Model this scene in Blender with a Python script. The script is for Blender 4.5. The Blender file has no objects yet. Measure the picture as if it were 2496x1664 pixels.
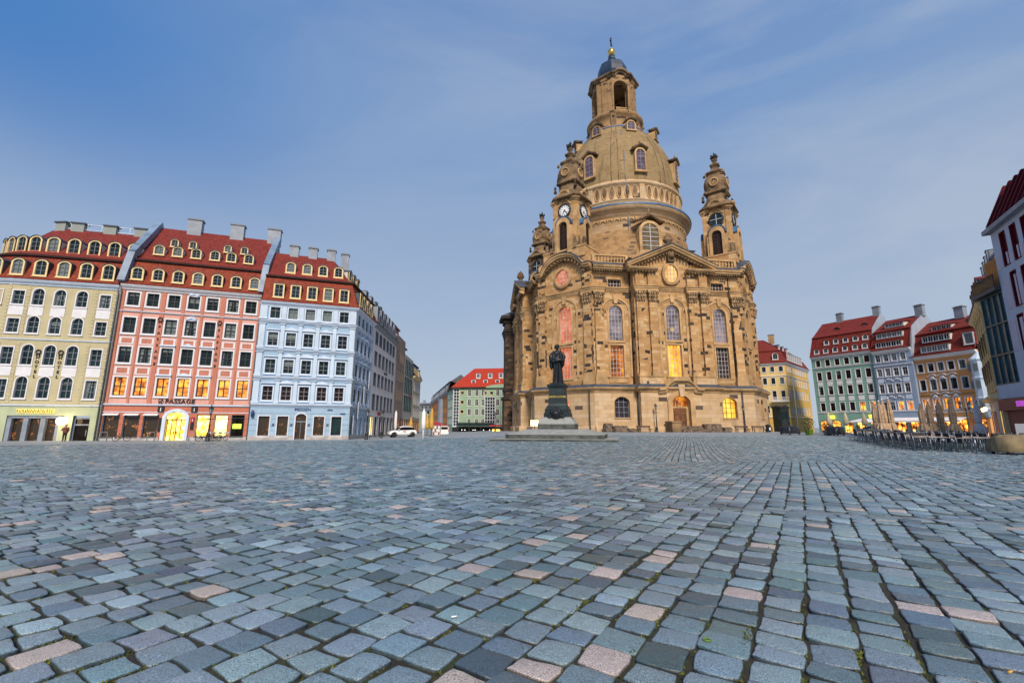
import bpy, math, random
import numpy as np
from mathutils import Vector, Matrix
random.seed(7); rng=np.random.default_rng(7)
PI=math.pi
SC=bpy.context.scene; COL=SC.collection
# ---------------------------------------------------------------- camera
cd=bpy.data.cameras.new('camera'); cam=bpy.data.objects.new('camera',cd); COL.objects.link(cam); SC.camera=cam
cd.lens=16; cd.sensor_width=36; cd.sensor_fit='HORIZONTAL'; cd.clip_start=.05; cd.clip_end=2000
cam.matrix_world=Matrix.Translation((0,0,1.1))@Matrix.Rotation(math.radians(100.6),4,'X')@Matrix.Rotation(math.radians(.1),4,'Z')
# ---------------------------------------------------------------- sky, sun, exposure
SUN_EL,SUN_AZ=math.radians(40),math.radians(176)      # azimuth clockwise from +y
w=bpy.data.worlds.new('World'); SC.world=w; w.use_nodes=True
def sky_world():
    nt=w.node_tree; N=nt.nodes; L=nt.links; N.clear()
    out=N.new('ShaderNodeOutputWorld'); bg=N.new('ShaderNodeBackground'); L.new(bg.outputs[0],out.inputs[0])
    sk=N.new('ShaderNodeTexSky'); sk.sky_type='NISHITA'; sk.sun_disc=False; sk.sun_elevation=SUN_EL; sk.sun_rotation=SUN_AZ
    sk.air_density=1.3; sk.dust_density=1.5; sk.ozone_density=3
    tc=N.new('ShaderNodeTexCoord'); sep=N.new('ShaderNodeSeparateXYZ'); L.new(tc.outputs['Generated'],sep.inputs[0])
    rp=N.new('ShaderNodeValToRGB'); L.new(sep.outputs[2],rp.inputs[0]); cr=rp.color_ramp
    cr.elements[0].position=0; cr.elements[0].color=(3.7,4.25,5.0,1); cr.elements[1].position=1; cr.elements[1].color=(.45,1.3,3.5,1)
    for p,c in((.16,(2.75,3.45,4.5)),(.38,(2.0,2.8,4.25)),(.58,(1.15,2.15,4.1))):
        e=cr.elements.new(p); e.color=(*c,1)
    # streaky overcast: stretched noise over the sky direction
    mp=N.new('ShaderNodeMapping'); mp.inputs['Rotation'].default_value=(.5,.35,.6); mp.inputs['Scale'].default_value=(1.1,2.2,4.2); L.new(tc.outputs['Generated'],mp.inputs[0])
    nz=N.new('ShaderNodeTexNoise'); nz.inputs['Scale'].default_value=1.1; nz.inputs['Detail'].default_value=8; nz.inputs['Roughness'].default_value=.55; nz.inputs['Distortion'].default_value=.6; L.new(mp.outputs[0],nz.inputs['Vector'])
    cl=N.new('ShaderNodeValToRGB'); L.new(nz.outputs[0],cl.inputs[0]); cl.color_ramp.elements[0].position=.38; cl.color_ramp.elements[0].color=(.16,.16,.16,1); cl.color_ramp.elements[1].position=.66; cl.color_ramp.elements[1].color=(1,1,1,1)
    mx=N.new('ShaderNodeMix'); mx.data_type='RGBA'; lr=N.new('ShaderNodeMapRange'); lr.inputs['From Min'].default_value=-.75; lr.inputs['From Max'].default_value=.55; lr.inputs['To Min'].default_value=.1; lr.inputs['To Max'].default_value=1.15; L.new(sep.outputs[0],lr.inputs[0])
    ml=N.new('ShaderNodeMath'); ml.operation='MULTIPLY'; ml.use_clamp=True; L.new(cl.outputs[0],ml.inputs[0]); L.new(lr.outputs[0],ml.inputs[1]); L.new(ml.outputs[0],mx.inputs[0]); L.new(rp.outputs[0],mx.inputs[6])
    sc=N.new('ShaderNodeMix'); sc.data_type='RGBA'; sc.inputs[0].default_value=.62; L.new(rp.outputs[0],sc.inputs[6]); sc.inputs[7].default_value=(3.3,3.8,4.6,1)
    L.new(sc.outputs[2],mx.inputs[7])
    m2=N.new('ShaderNodeMix'); m2.data_type='RGBA'; m2.inputs[0].default_value=.94; L.new(sk.outputs[0],m2.inputs[6]); L.new(mx.outputs[2],m2.inputs[7])
    # darker, deeper blue mixed into the sky colour high on the left
    fx=N.new('ShaderNodeMapRange'); fx.interpolation_type='SMOOTHERSTEP'; fx.inputs['From Min'].default_value=-.2; fx.inputs['From Max'].default_value=-.8; L.new(sep.outputs[0],fx.inputs[0])
    fz=N.new('ShaderNodeMapRange'); fz.interpolation_type='SMOOTHERSTEP'; fz.inputs['From Min'].default_value=.25; fz.inputs['From Max'].default_value=.6; L.new(sep.outputs[2],fz.inputs[0])
    fm=N.new('ShaderNodeMath'); fm.operation='MULTIPLY'; fm.use_clamp=True; L.new(fx.outputs[0],fm.inputs[0]); L.new(fz.outputs[0],fm.inputs[1])
    m3=N.new('ShaderNodeMix'); m3.data_type='RGBA'; L.new(fm.outputs[0],m3.inputs[0]); L.new(m2.outputs[2],m3.inputs[6]); m3.inputs[7].default_value=(.45,1.5,3.75,1)
    L.new(m3.outputs[2],bg.inputs[0]); bg.inputs[1].default_value=.1
sky_world()
sl=bpy.data.lights.new('sun','SUN'); so=bpy.data.objects.new('sun',sl); COL.objects.link(so)
sl.energy=3.15; sl.angle=math.radians(16); sl.color=(1,.86,.70)
sd=Vector((math.sin(SUN_AZ)*math.cos(SUN_EL),math.cos(SUN_AZ)*math.cos(SUN_EL),math.sin(SUN_EL)))
so.rotation_euler=sd.to_track_quat('Z','Y').to_euler(); so.location=(-40,-60,90)
vs=SC.view_settings; vs.view_transform='Standard'; vs.look='None'; vs.gamma=1; vs.use_curve_mapping=False; vs.exposure=.5
SC.cycles.max_bounces=5; SC.cycles.diffuse_bounces=3; SC.cycles.glossy_bounces=2; SC.cycles.use_denoising=True
# ---------------------------------------------------------------- ground height
def ss(t):
    t=np.clip(t,0,1); return t*t*(3-2*t)
def gz(x,y):
    b=ss((x+14)/20.)*(1-ss((x-44)/12.))
    return -.18*ss((y-6)/24.)+.54*ss((y-18)/42.)*b-.18*ss((-x-6)/14.)*ss((y-22)/30.)
# ---------------------------------------------------------------- materials
MATS={}
def newmat(name):
    m=bpy.data.materials.new(name); m.use_nodes=True; MATS[name]=m; nt=m.node_tree
    return m,nt,nt.nodes,nt.links,nt.nodes['Principled BSDF']
def mixc(N,L,f,a,b,mode='MIX'):
    mx=N.new('ShaderNodeMix'); mx.data_type='RGBA'; mx.blend_type=mode
    for i,v in((0,f),(6,a),(7,b)):
        if isinstance(v,(int,float)): mx.inputs[i].default_value=v
        elif isinstance(v,tuple): mx.inputs[i].default_value=(*v[:3],1)
        else: L.new(v,mx.inputs[i])
    return mx.outputs[2]
def mth(N,L,op,*a):
    n=N.new('ShaderNodeMath'); n.operation=op
    for i,v in enumerate(a):
        if isinstance(v,(int,float)): n.inputs[i].default_value=v
        else: L.new(v,n.inputs[i])
    return n.outputs[0]
def ramp(N,L,f,stops,const=False):
    r=N.new('ShaderNodeValToRGB'); L.new(f,r.inputs[0]); cr=r.color_ramp
    if const: cr.interpolation='CONSTANT'
    while len(cr.elements)<len(stops): cr.elements.new(.5)
    for e,(p,c) in zip(cr.elements,stops):
        e.position=p; e.color=(*c,1) if isinstance(c,tuple) else (c,c,c,1)
    return r.outputs[0]
def noise(N,L,vec,scale,detail=3,rough=.55):
    n=N.new('ShaderNodeTexNoise'); n.inputs['Scale'].default_value=scale; n.inputs['Detail'].default_value=detail; n.inputs['Roughness'].default_value=rough
    if vec is not None: L.new(vec,n.inputs['Vector'])
    return n.outputs[0]
def bump(N,L,B,h,strength=.3,dist=.02):
    b=N.new('ShaderNodeBump'); b.inputs['Strength'].default_value=strength; b.inputs['Distance'].default_value=dist
    L.new(h,b.inputs['Height']); L.new(b.outputs[0],B.inputs['Normal'])
def simple(name,col,rough=.7,var=.12,scale=3.,metal=0.,spec=.4,bmp=0.):
    m,nt,N,L,B=newmat(name); tc=N.new('ShaderNodeTexCoord').outputs['Object']
    f=noise(N,L,tc,scale,5); lo=tuple(c*(1-var*1.6) for c in col); hi=tuple(min(1,c*(1+var)) for c in col)
    L.new(ramp(N,L,f,[(.3,lo),(.7,hi)]),B.inputs['Base Color']); B.inputs['Roughness'].default_value=rough; B.inputs['Metallic'].default_value=metal; B.inputs['Specular IOR Level'].default_value=spec
    if bmp: bump(N,L,B,noise(N,L,tc,scale*12,4),bmp,.01)
    return m
def plaster(name,col,bands=None):
    """painted render: faint mottling, faint rain streaks, optional grooves every `bands` metres"""
    m,nt,N,L,B=newmat(name); tc=N.new('ShaderNodeTexCoord').outputs['Object']
    f=noise(N,L,tc,.7,6,.6)
    c=ramp(N,L,f,[(.3,tuple(x*.86 for x in col)),(.7,tuple(min(1,x*1.06) for x in col))])
    mp=N.new('ShaderNodeMapping'); mp.inputs['Scale'].default_value=(3,3,.18); L.new(tc,mp.inputs[0])
    c=mixc(N,L,mth(N,L,'MULTIPLY',ramp(N,L,noise(N,L,mp.outputs[0],1.,4),[(.5,0.),(.8,1.)]),.45),c,tuple(x*.72 for x in col))
    if bands:
        sp=N.new('ShaderNodeSeparateXYZ'); L.new(tc,sp.inputs[0]); fr=mth(N,L,'FRACT',mth(N,L,'DIVIDE',sp.outputs[2],bands)); g=mth(N,L,'LESS_THAN',fr,.07)
        c=mixc(N,L,g,c,tuple(x*.45 for x in col))
    L.new(c,B.inputs['Base Color']); B.inputs['Roughness'].default_value=.85; B.inputs['Specular IOR Level'].default_value=.25
    bump(N,L,B,noise(N,L,tc,25,3),.12,.01)
    return m
def stone(name,tones,bw,bh,dark,darkp,joint=(.2,.14,.08),stain=.35):
    """ashlar in UV metres: every block its own tone, a few blackened old blocks among them"""
    m,nt,N,L,B=newmat(name); uv=N.new('ShaderNodeUVMap').outputs[0]; sp=N.new('ShaderNodeSeparateXYZ'); L.new(uv,sp.inputs[0])
    v=mth(N,L,'DIVIDE',sp.outputs[1],bh); row=mth(N,L,'FLOOR',v)
    wn=N.new('ShaderNodeTexWhiteNoise'); wn.noise_dimensions='1D'; L.new(row,wn.inputs['W'])
    u=mth(N,L,'ADD',mth(N,L,'DIVIDE',sp.outputs[0],bw),mth(N,L,'MULTIPLY',wn.outputs[0],7.)); col=mth(N,L,'FLOOR',u)
    cb=N.new('ShaderNodeCombineXYZ'); L.new(col,cb.inputs[0]); L.new(row,cb.inputs[1])
    w2=N.new('ShaderNodeTexWhiteNoise'); w2.noise_dimensions='2D'; L.new(cb.outputs[0],w2.inputs['Vector'])
    ws=N.new('ShaderNodeSeparateColor'); L.new(w2.outputs['Color'],ws.inputs[0])
    c=ramp(N,L,ws.outputs[0],[(i/(len(tones)),t) for i,t in enumerate(tones)],True)
    tc=N.new('ShaderNodeTexCoord').outputs['Object']
    big=noise(N,L,tc,.13,4,.6)
    c=mixc(N,L,mth(N,L,'MULTIPLY',ramp(N,L,big,[(.42,0.),(.7,1.)]),stain),c,tuple(x*.55 for x in tones[0]))
    c=mixc(N,L,.22,c,ramp(N,L,noise(N,L,tc,2.5,6,.65),[(.25,tuple(x*.6 for x in tones[0])),(.75,tuple(min(1,x*1.25) for x in tones[1]))]))
    mp=N.new('ShaderNodeMapping'); mp.inputs['Scale'].default_value=(1.1,1.1,.09); L.new(tc,mp.inputs[0])
    c=mixc(N,L,mth(N,L,'MULTIPLY',ramp(N,L,noise(N,L,mp.outputs[0],1.,5,.65),[(.52,0.),(.74,1.)]),stain*1.1),c,tuple(x*.38 for x in tones[0]))
    clus=noise(N,L,uv,.12,2); thr=ramp(N,L,clus,[(.40,1.-darkp*.1),(.64,1.-darkp*3.2)])
    dk=mth(N,L,'GREATER_THAN',ws.outputs[1],thr)
    c=mixc(N,L,dk,c,mixc(N,L,ws.outputs[2],dark,tuple(x*2.6 for x in dark)))
    fu=mth(N,L,'FRACT',u); fv=mth(N,L,'FRACT',v)
    j=mth(N,L,'MAXIMUM',mth(N,L,'LESS_THAN',fu,.022/bw),mth(N,L,'LESS_THAN',fv,.026/bh))
    c=mixc(N,L,mth(N,L,'MULTIPLY',j,.6),c,joint)
    L.new(c,B.inputs['Base Color']); B.inputs['Roughness'].default_value=.85; B.inputs['Specular IOR Level'].default_value=.25
    bump(N,L,B,mth(N,L,'ADD',mth(N,L,'MULTIPLY',j,-1.),mth(N,L,'MULTIPLY',noise(N,L,tc,8,5),.6)),.35,.03)
    return m
def tiles(name,c1,c2,rh=.17):
    m,nt,N,L,B=newmat(name); uv=N.new('ShaderNodeUVMap').outputs[0]; sp=N.new('ShaderNodeSeparateXYZ'); L.new(uv,sp.inputs[0])
    v=mth(N,L,'DIVIDE',sp.outputs[1],rh); row=mth(N,L,'FLOOR',v)
    u=mth(N,L,'ADD',mth(N,L,'DIVIDE',sp.outputs[0],.19),mth(N,L,'MULTIPLY',row,.5)); cb=N.new('ShaderNodeCombineXYZ'); L.new(mth(N,L,'FLOOR',u),cb.inputs[0]); L.new(row,cb.inputs[1])
    w2=N.new('ShaderNodeTexWhiteNoise'); w2.noise_dimensions='2D'; L.new(cb.outputs[0],w2.inputs['Vector'])
    tc=N.new('ShaderNodeTexCoord').outputs['Object']
    f=mth(N,L,'ADD',mth(N,L,'MULTIPLY',w2.outputs[0],.55),mth(N,L,'MULTIPLY',noise(N,L,tc,.8,5,.6),.6))
    c=ramp(N,L,f,[(.2,c1),(.85,c2)]); fv=mth(N,L,'FRACT',v)
    c=mixc(N,L,mth(N,L,'MULTIPLY',mth(N,L,'LESS_THAN',fv,.16),.55),c,tuple(x*.35 for x in c1))
    L.new(c,B.inputs['Base Color']); B.inputs['Roughness'].default_value=.75; B.inputs['Specular IOR Level'].default_value=.3
    bump(N,L,B,fv,.5,.03)
    return m
def glass(name,col,rough=.06,curtain=None,spec=.22):
    """window glass over a dark room; the room's tone differs from window to window"""
    m,nt,N,L,B=newmat(name); oi=N.new('ShaderNodeObjectInfo'); tc=N.new('ShaderNodeTexCoord').outputs['Object']
    col=tuple(x*.6 for x in col); c=mixc(N,L,oi.outputs['Random'],tuple(x*.4 for x in col),tuple(x*1.6 for x in col))
    ad=N.new('ShaderNodeVectorMath'); ad.operation='ADD'; L.new(tc,ad.inputs[0]); sc=N.new('ShaderNodeCombineXYZ'); L.new(mth(N,L,'MULTIPLY',oi.outputs['Random'],90.),sc.inputs[0]); L.new(sc.outputs[0],ad.inputs[1])
    c=mixc(N,L,ramp(N,L,noise(N,L,ad.outputs[0],1.1,3),[(.4,0.),(.75,1.)]),c,tuple(x*2.2 for x in col))
    if curtain: c=mixc(N,L,mth(N,L,'MULTIPLY',mth(N,L,'GREATER_THAN',oi.outputs['Random'],.72),.6),c,curtain)
    L.new(c,B.inputs['Base Color']); B.inputs['Roughness'].default_value=rough; B.inputs['Specular IOR Level'].default_value=spec; B.inputs['IOR'].default_value=1.45
    bump(N,L,B,noise(N,L,ad.outputs[0],.9,2),.05,.05)
    return m
def lit(name,stops,strength,scale=1.2,base=(.03,.02,.01),lamps=0.):
    """a window lit from inside: furniture and curtains as noise, lamps as bright blobs"""
    m,nt,N,L,B=newmat(name); oi=N.new('ShaderNodeObjectInfo'); tc=N.new('ShaderNodeTexCoord').outputs['Object']
    ad=N.new('ShaderNodeVectorMath'); ad.operation='ADD'; L.new(tc,ad.inputs[0]); sc=N.new('ShaderNodeCombineXYZ'); L.new(mth(N,L,'MULTIPLY',oi.outputs['Random'],70.),sc.inputs[0]); L.new(mth(N,L,'MULTIPLY',oi.outputs['Random'],31.),sc.inputs[2]); L.new(sc.outputs[0],ad.inputs[1])
    c=ramp(N,L,noise(N,L,ad.outputs[0],scale,4,.6),stops)
    if lamps:
        vo=N.new('ShaderNodeTexVoronoi'); vo.inputs['Scale'].default_value=lamps; L.new(ad.outputs[0],vo.inputs['Vector'])
        c=mixc(N,L,ramp(N,L,vo.outputs['Distance'],[(.12,1.),(.24,0.)]),c,(1.,.62,.18))
    L.new(c,B.inputs['Emission Color']); B.inputs['Emission Strength'].default_value=strength
    B.inputs['Base Color'].default_value=(*base,1); B.inputs['Roughness'].default_value=.08
    return m
def glow(name,col,strength):
    m,nt,N,L,B=newmat(name); B.inputs['Base Color'].default_value=(*col,1); B.inputs['Emission Color'].default_value=(*col,1); B.inputs['Emission Strength'].default_value=strength
    return m
SAND=[(.45,.265,.115),(.54,.335,.155),(.37,.20,.08),(.49,.31,.16),(.58,.41,.23),(.41,.235,.095)]
stone('sandstone',SAND,1.05,.52,(.03,.023,.02),.05)
stone('sandstone_clean',[(.53,.375,.225),(.58,.42,.26),(.47,.32,.18),(.56,.42,.28),(.50,.33,.17)],1.4,.62,(.06,.045,.035),.012,stain=.25)
stone('sandstone_dome',[(.31,.215,.105),(.35,.25,.125),(.27,.185,.085),(.33,.24,.13)],1.3,.42,(.12,.08,.045),.03,joint=(.15,.11,.06),stain=.8)
stone('sandstone_patched',SAND,1.0,.5,(.03,.023,.02),.2)
stone('sandstone_high',[(.33,.20,.09),(.37,.23,.11),(.28,.165,.075),(.35,.22,.11)],1.0,.5,(.05,.035,.028),.05,stain=.7)
simple('dark_copper',(.022,.04,.075),.4,.3,.8,spec=.5)
stone('sandstone_old',[(.075,.05,.036),(.11,.075,.05),(.05,.035,.028),(.19,.12,.07)],1.0,.55,(.02,.016,.014),.1,joint=(.16,.12,.08))
simple('sandstone_trim',(.48,.31,.15),.85,.28,.5,bmp=.15)
simple('sandstone_weathered',(.20,.13,.07),.9,.5,.6,bmp=.25)
simple('sandstone_carved',(.34,.225,.12),.9,.5,1.8,bmp=.3); simple('sandstone_black',(.035,.029,.026),.9,.4,1.5,bmp=.3)
simple('lead_roof',(.05,.065,.09),.5,.25,.8,spec=.5)
simple('copper_blue',(.055,.14,.28),.45,.3,.8,spec=.5)
simple('firewall_metal',(.17,.25,.36),.45,.2,.8,spec=.5)
simple('zinc',(.22,.26,.32),.5,.15,1.,spec=.5)
simple('white_trim',(.66,.66,.70),.7,.06,1.5); simple('bluewhite_trim',(.58,.67,.80),.75,.08,1.2)
simple('cream_trim',(.74,.58,.30),.7,.1,1.5); simple('black_metal',(.018,.019,.022),.45,.2,3,spec=.5)
simple('dark_sash',(.022,.025,.03),.5,.2,3); simple('blind_cloth',(.16,.20,.20),.8,.3,3); simple('beige_sash',(.48,.43,.38),.6,.1,3); simple('white_sash',(.58,.60,.62),.6,.1,3); simple('grey_sash',(.17,.19,.22),.55,.1,3)
simple('louvre_wood',(.055,.03,.026),.8,.3,2); simple('oak_door',(.17,.07,.03),.6,.4,1.5,bmp=.3); simple('gold',(.85,.55,.12),.28,.1,2,metal=1.)
simple('bronze',(.008,.012,.018),.45,.6,1.6,spec=.4,bmp=.2); simple('bronze_green',(.013,.025,.029),.5,.45,1.2,spec=.35)
simple('granite_step',(.27,.285,.275),.7,.12,2.5,bmp=.1); simple('granite_riser',(.085,.095,.09),.8,.4,2.,bmp=.2); simple('granite_plinth',(.40,.38,.37),.8,.25,1.2,bmp=.2)
simple('chair_black',(.012,.012,.016),.6,.3,8); simple('aluminium',(.26,.31,.37),.35,.08,4,metal=.7)
simple('table_top',(.42,.33,.27),.4,.15,6); simple('parasol_cloth',(.48,.34,.22),.9,.25,2.5,bmp=.2); simple('parasol_ochre',(.55,.33,.07),.85,.2,2.5); simple('parasol_cream',(.60,.52,.33),.85,.2,2.5); simple('parasol_pale',(.72,.64,.63),.9,.2,2.5,bmp=.2); simple('cover_black',(.012,.013,.02),.45,.4,3,spec=.5,bmp=.4); simple('cover_brown',(.2,.155,.085),.75,.35,2,bmp=.3)
simple('planter_green',(.12,.22,.02),.5,.15,3); simple('leaf',(.05,.085,.025),.7,.5,9); simple('leaf_dark',(.03,.05,.022),.7,.5,9); simple('bark',(.09,.065,.045),.9,.3,8)
simple('tyre',(.013,.013,.014),.8,.2,6); simple('car_white',(.78,.79,.80),.2,.02,1,spec=.6); simple('chrome',(.6,.62,.65),.2,.1,5,metal=1.)
simple('sign_black',(.012,.012,.014),.5,.1,4); simple('sign_dark_gold',(.03,.02,.004),.5,.2,4); simple('sign_red',(.42,.01,.035),.5,.1,4); simple('sign_white',(.8,.8,.8),.6,.05,4); simple('sign_navy',(.02,.05,.16),.5,.1,4); simple('sign_brown',(.25,.085,.07),.6,.1,4)
simple('jacket_rust',(.16,.06,.04),.85,.3,9); simple('trouser_black',(.015,.014,.018),.85,.3,9); simple('skin',(.5,.3,.22),.6,.08,6); simple('hair_dark',(.05,.03,.02),.7,.3,20)
simple('awning_white',(.75,.75,.77),.8,.08,2); simple('awning_red',(.55,.02,.03),.8,.1,2); simple('rubble',(.17,.125,.09),.95,.5,2.5,bmp=.5); simple('teal_metal',(.025,.08,.10),.4,.3,1,spec=.6); simple('orange_wall',(.42,.19,.05),.8,.2,1)
plaster('yellow_green_plaster',(.48,.43,.27)); plaster('pale_green_plaster',(.42,.47,.31)); plaster('pink_plaster',(.50,.195,.135)); plaster('pink_light_plaster',(.66,.36,.30)); plaster('pink_rustic',(.50,.175,.115),.62)
plaster('blue_plaster',(.31,.45,.60)); plaster('blue_rustic',(.33,.47,.61),.62); plaster('bluewhite_plaster',(.52,.63,.76)); plaster('white_plaster',(.74,.72,.73)); plaster('grey_panel',(.56,.58,.62)); plaster('brown_stone',(.34,.27,.22)); plaster('pale_stone',(.60,.56,.50)); plaster('cream_stone',(.56,.47,.33))
plaster('hotel_green',(.30,.42,.29)); plaster('street_orange',(.42,.18,.07)); plaster('street_green',(.22,.27,.19)); plaster('mint_plaster',(.20,.37,.32)); plaster('greyblue_plaster',(.27,.36,.50)); plaster('apricot_plaster',(.62,.31,.12)); plaster('ochre_plaster',(.60,.38,.10)); plaster('pale_yellow_plaster',(.72,.55,.25)); plaster('ornate_yellow',(.66,.50,.25)); plaster('modern_white',(.46,.54,.68)); plaster('modern_lilac',(.52,.52,.64),.11); plaster('modern_red',(.13,.007,.014)); plaster('gable_grey',(.32,.37,.46)); plaster('cheek_white',(.62,.60,.56)); plaster('pedestal_grey',(.28,.31,.30))
tiles('red_tile',(.15,.022,.01),(.29,.05,.022)); tiles('deep_red_tile',(.11,.012,.01),(.22,.03,.02)); tiles('bright_red_tile',(.33,.022,.012),(.46,.05,.02)); simple('standing_seam',(.30,.055,.045),.6,.2,1); simple('dark_eave',(.035,.018,.016),.8,.2,2); simple('slate',(.10,.10,.115),.6,.35,2)
glass('glass_church2',(.16,.12,.07),.12); glass('glass_dark',(.018,.034,.04),curtain=(.25,.3,.3)); glass('glass_teal',(.016,.036,.042)); glass('glass_brown',(.028,.012,.008)); glass('glass_church',(.035,.03,.04)); glass('glass_curtain_wall',(.05,.12,.16),.03,spec=.9); glass('glass_shop',(.012,.008,.006)); glass('glass_violet',(.16,.11,.16),.15)
lit('lit_amber',[(.30,(.06,.012,.002)),(.47,(.5,.14,.012)),(.62,(1.,.42,.05))],1.5,1.3); lit('lit_shop_dim',[(.58,(.006,.004,.003)),(.67,(.25,.08,.02)),(.78,(1.,.6,.2))],1.1,2.4); lit('lit_gold',[(.3,(.35,.12,.01)),(.5,(.95,.55,.05)),(.68,(1.,.85,.4))],2.5,2.2); lit('lit_bright',[(.3,(.9,.6,.12)),(.6,(1.,.85,.4))],2.2,.9); lit('lit_cafe',[(.42,(.03,.01,.004)),(.54,(.75,.22,.02)),(.68,(1.,.65,.15))],3.,1.3)
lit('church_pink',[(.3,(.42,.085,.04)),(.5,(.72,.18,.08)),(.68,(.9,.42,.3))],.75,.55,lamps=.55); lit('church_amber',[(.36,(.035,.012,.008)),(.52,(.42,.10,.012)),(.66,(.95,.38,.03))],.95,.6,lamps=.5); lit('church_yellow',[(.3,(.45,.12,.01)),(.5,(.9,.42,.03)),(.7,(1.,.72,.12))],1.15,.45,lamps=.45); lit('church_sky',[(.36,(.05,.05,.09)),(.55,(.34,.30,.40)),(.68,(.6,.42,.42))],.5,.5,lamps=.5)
glow('lamp_warm',(1.,.58,.22),4.); glow('lamp_soft',(1.,.72,.42),8.); glow('lamp_white',(1.,.9,.78),4.); glow('neon_yellow',(1.,.7,.15),1.1); glow('neon_purple',(.42,.07,.5),.6); glow('screen_green',(.5,.9,.05),1.3); glow('lamp_yellow',(1.,.66,.03),2.5); glow('flood_face',(1.,.66,.30),2.6); glow('lit_panel',(.6,.57,.58),.3)
def stone_setts():
    m,nt,N,L,B=newmat('granite_setts'); at=N.new('ShaderNodeAttribute'); at.attribute_name='col'; tc=N.new('ShaderNodeTexCoord').outputs['Object']
    sp=noise(N,L,tc,190,2,.7); c=mixc(N,L,.75,at.outputs['Color'],ramp(N,L,sp,[(.36,.1),(.5,.5),(.64,1.)]),'OVERLAY')
    c=mixc(N,L,mth(N,L,'MULTIPLY',ramp(N,L,noise(N,L,tc,9,5,.7),[(.5,0.),(.75,1.)]),.3),c,(.07,.085,.09))
    L.new(c,B.inputs['Base Color']); L.new(ramp(N,L,noise(N,L,tc,30,3),[(.3,.3),(.7,.5)]),B.inputs['Roughness']); B.inputs['Specular IOR Level'].default_value=.6
    bump(N,L,B,mth(N,L,'ADD',mth(N,L,'MULTIPLY',noise(N,L,tc,70,4,.7),.6),noise(N,L,tc,14,3)),.5,.012)
def ground_mat():
    m,nt,N,L,B=newmat('joint_soil'); tc=N.new('ShaderNodeTexCoord').outputs['Object']
    c=ramp(N,L,noise(N,L,tc,5,6,.7),[(.32,(.016,.013,.009)),(.5,(.028,.023,.012)),(.58,(.034,.042,.009)),(.75,(.065,.08,.016))])
    # beyond the modelled setts the same paving as a brick pattern
    mp=N.new('ShaderNodeMapping'); mp.inputs['Rotation'].default_value=(0,0,math.radians(-58)); L.new(tc,mp.inputs[0])
    br=N.new('ShaderNodeTexBrick'); br.inputs['Scale'].default_value=1; br.inputs['Brick Width'].default_value=.21; br.inputs['Row Height'].default_value=.235; br.inputs['Mortar Size'].default_value=.012; br.inputs['Color1'].default_value=(.20,.24,.27,1); br.inputs['Color2'].default_value=(.34,.38,.41,1); br.inputs['Mortar'].default_value=(.05,.05,.04,1); br.inputs['Bias'].default_value=-.1; L.new(mp.outputs[0],br.inputs[0])
    ln=N.new('ShaderNodeVectorMath'); ln.operation='LENGTH'; L.new(tc,ln.inputs[0])
    f=mth(N,L,'GREATER_THAN',ln.outputs['Value'],47.5)
    far=mixc(N,L,.35,br.outputs[0],ramp(N,L,noise(N,L,tc,.35,6,.65),[(.3,(.17,.21,.24)),(.7,(.36,.40,.42))]))
    L.new(mixc(N,L,f,c,far),B.inputs['Base Color']); B.inputs['Roughness'].default_value=.75
    bump(N,L,B,noise(N,L,tc,60,4,.7),.8,.02)
stone_setts(); ground_mat()
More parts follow.
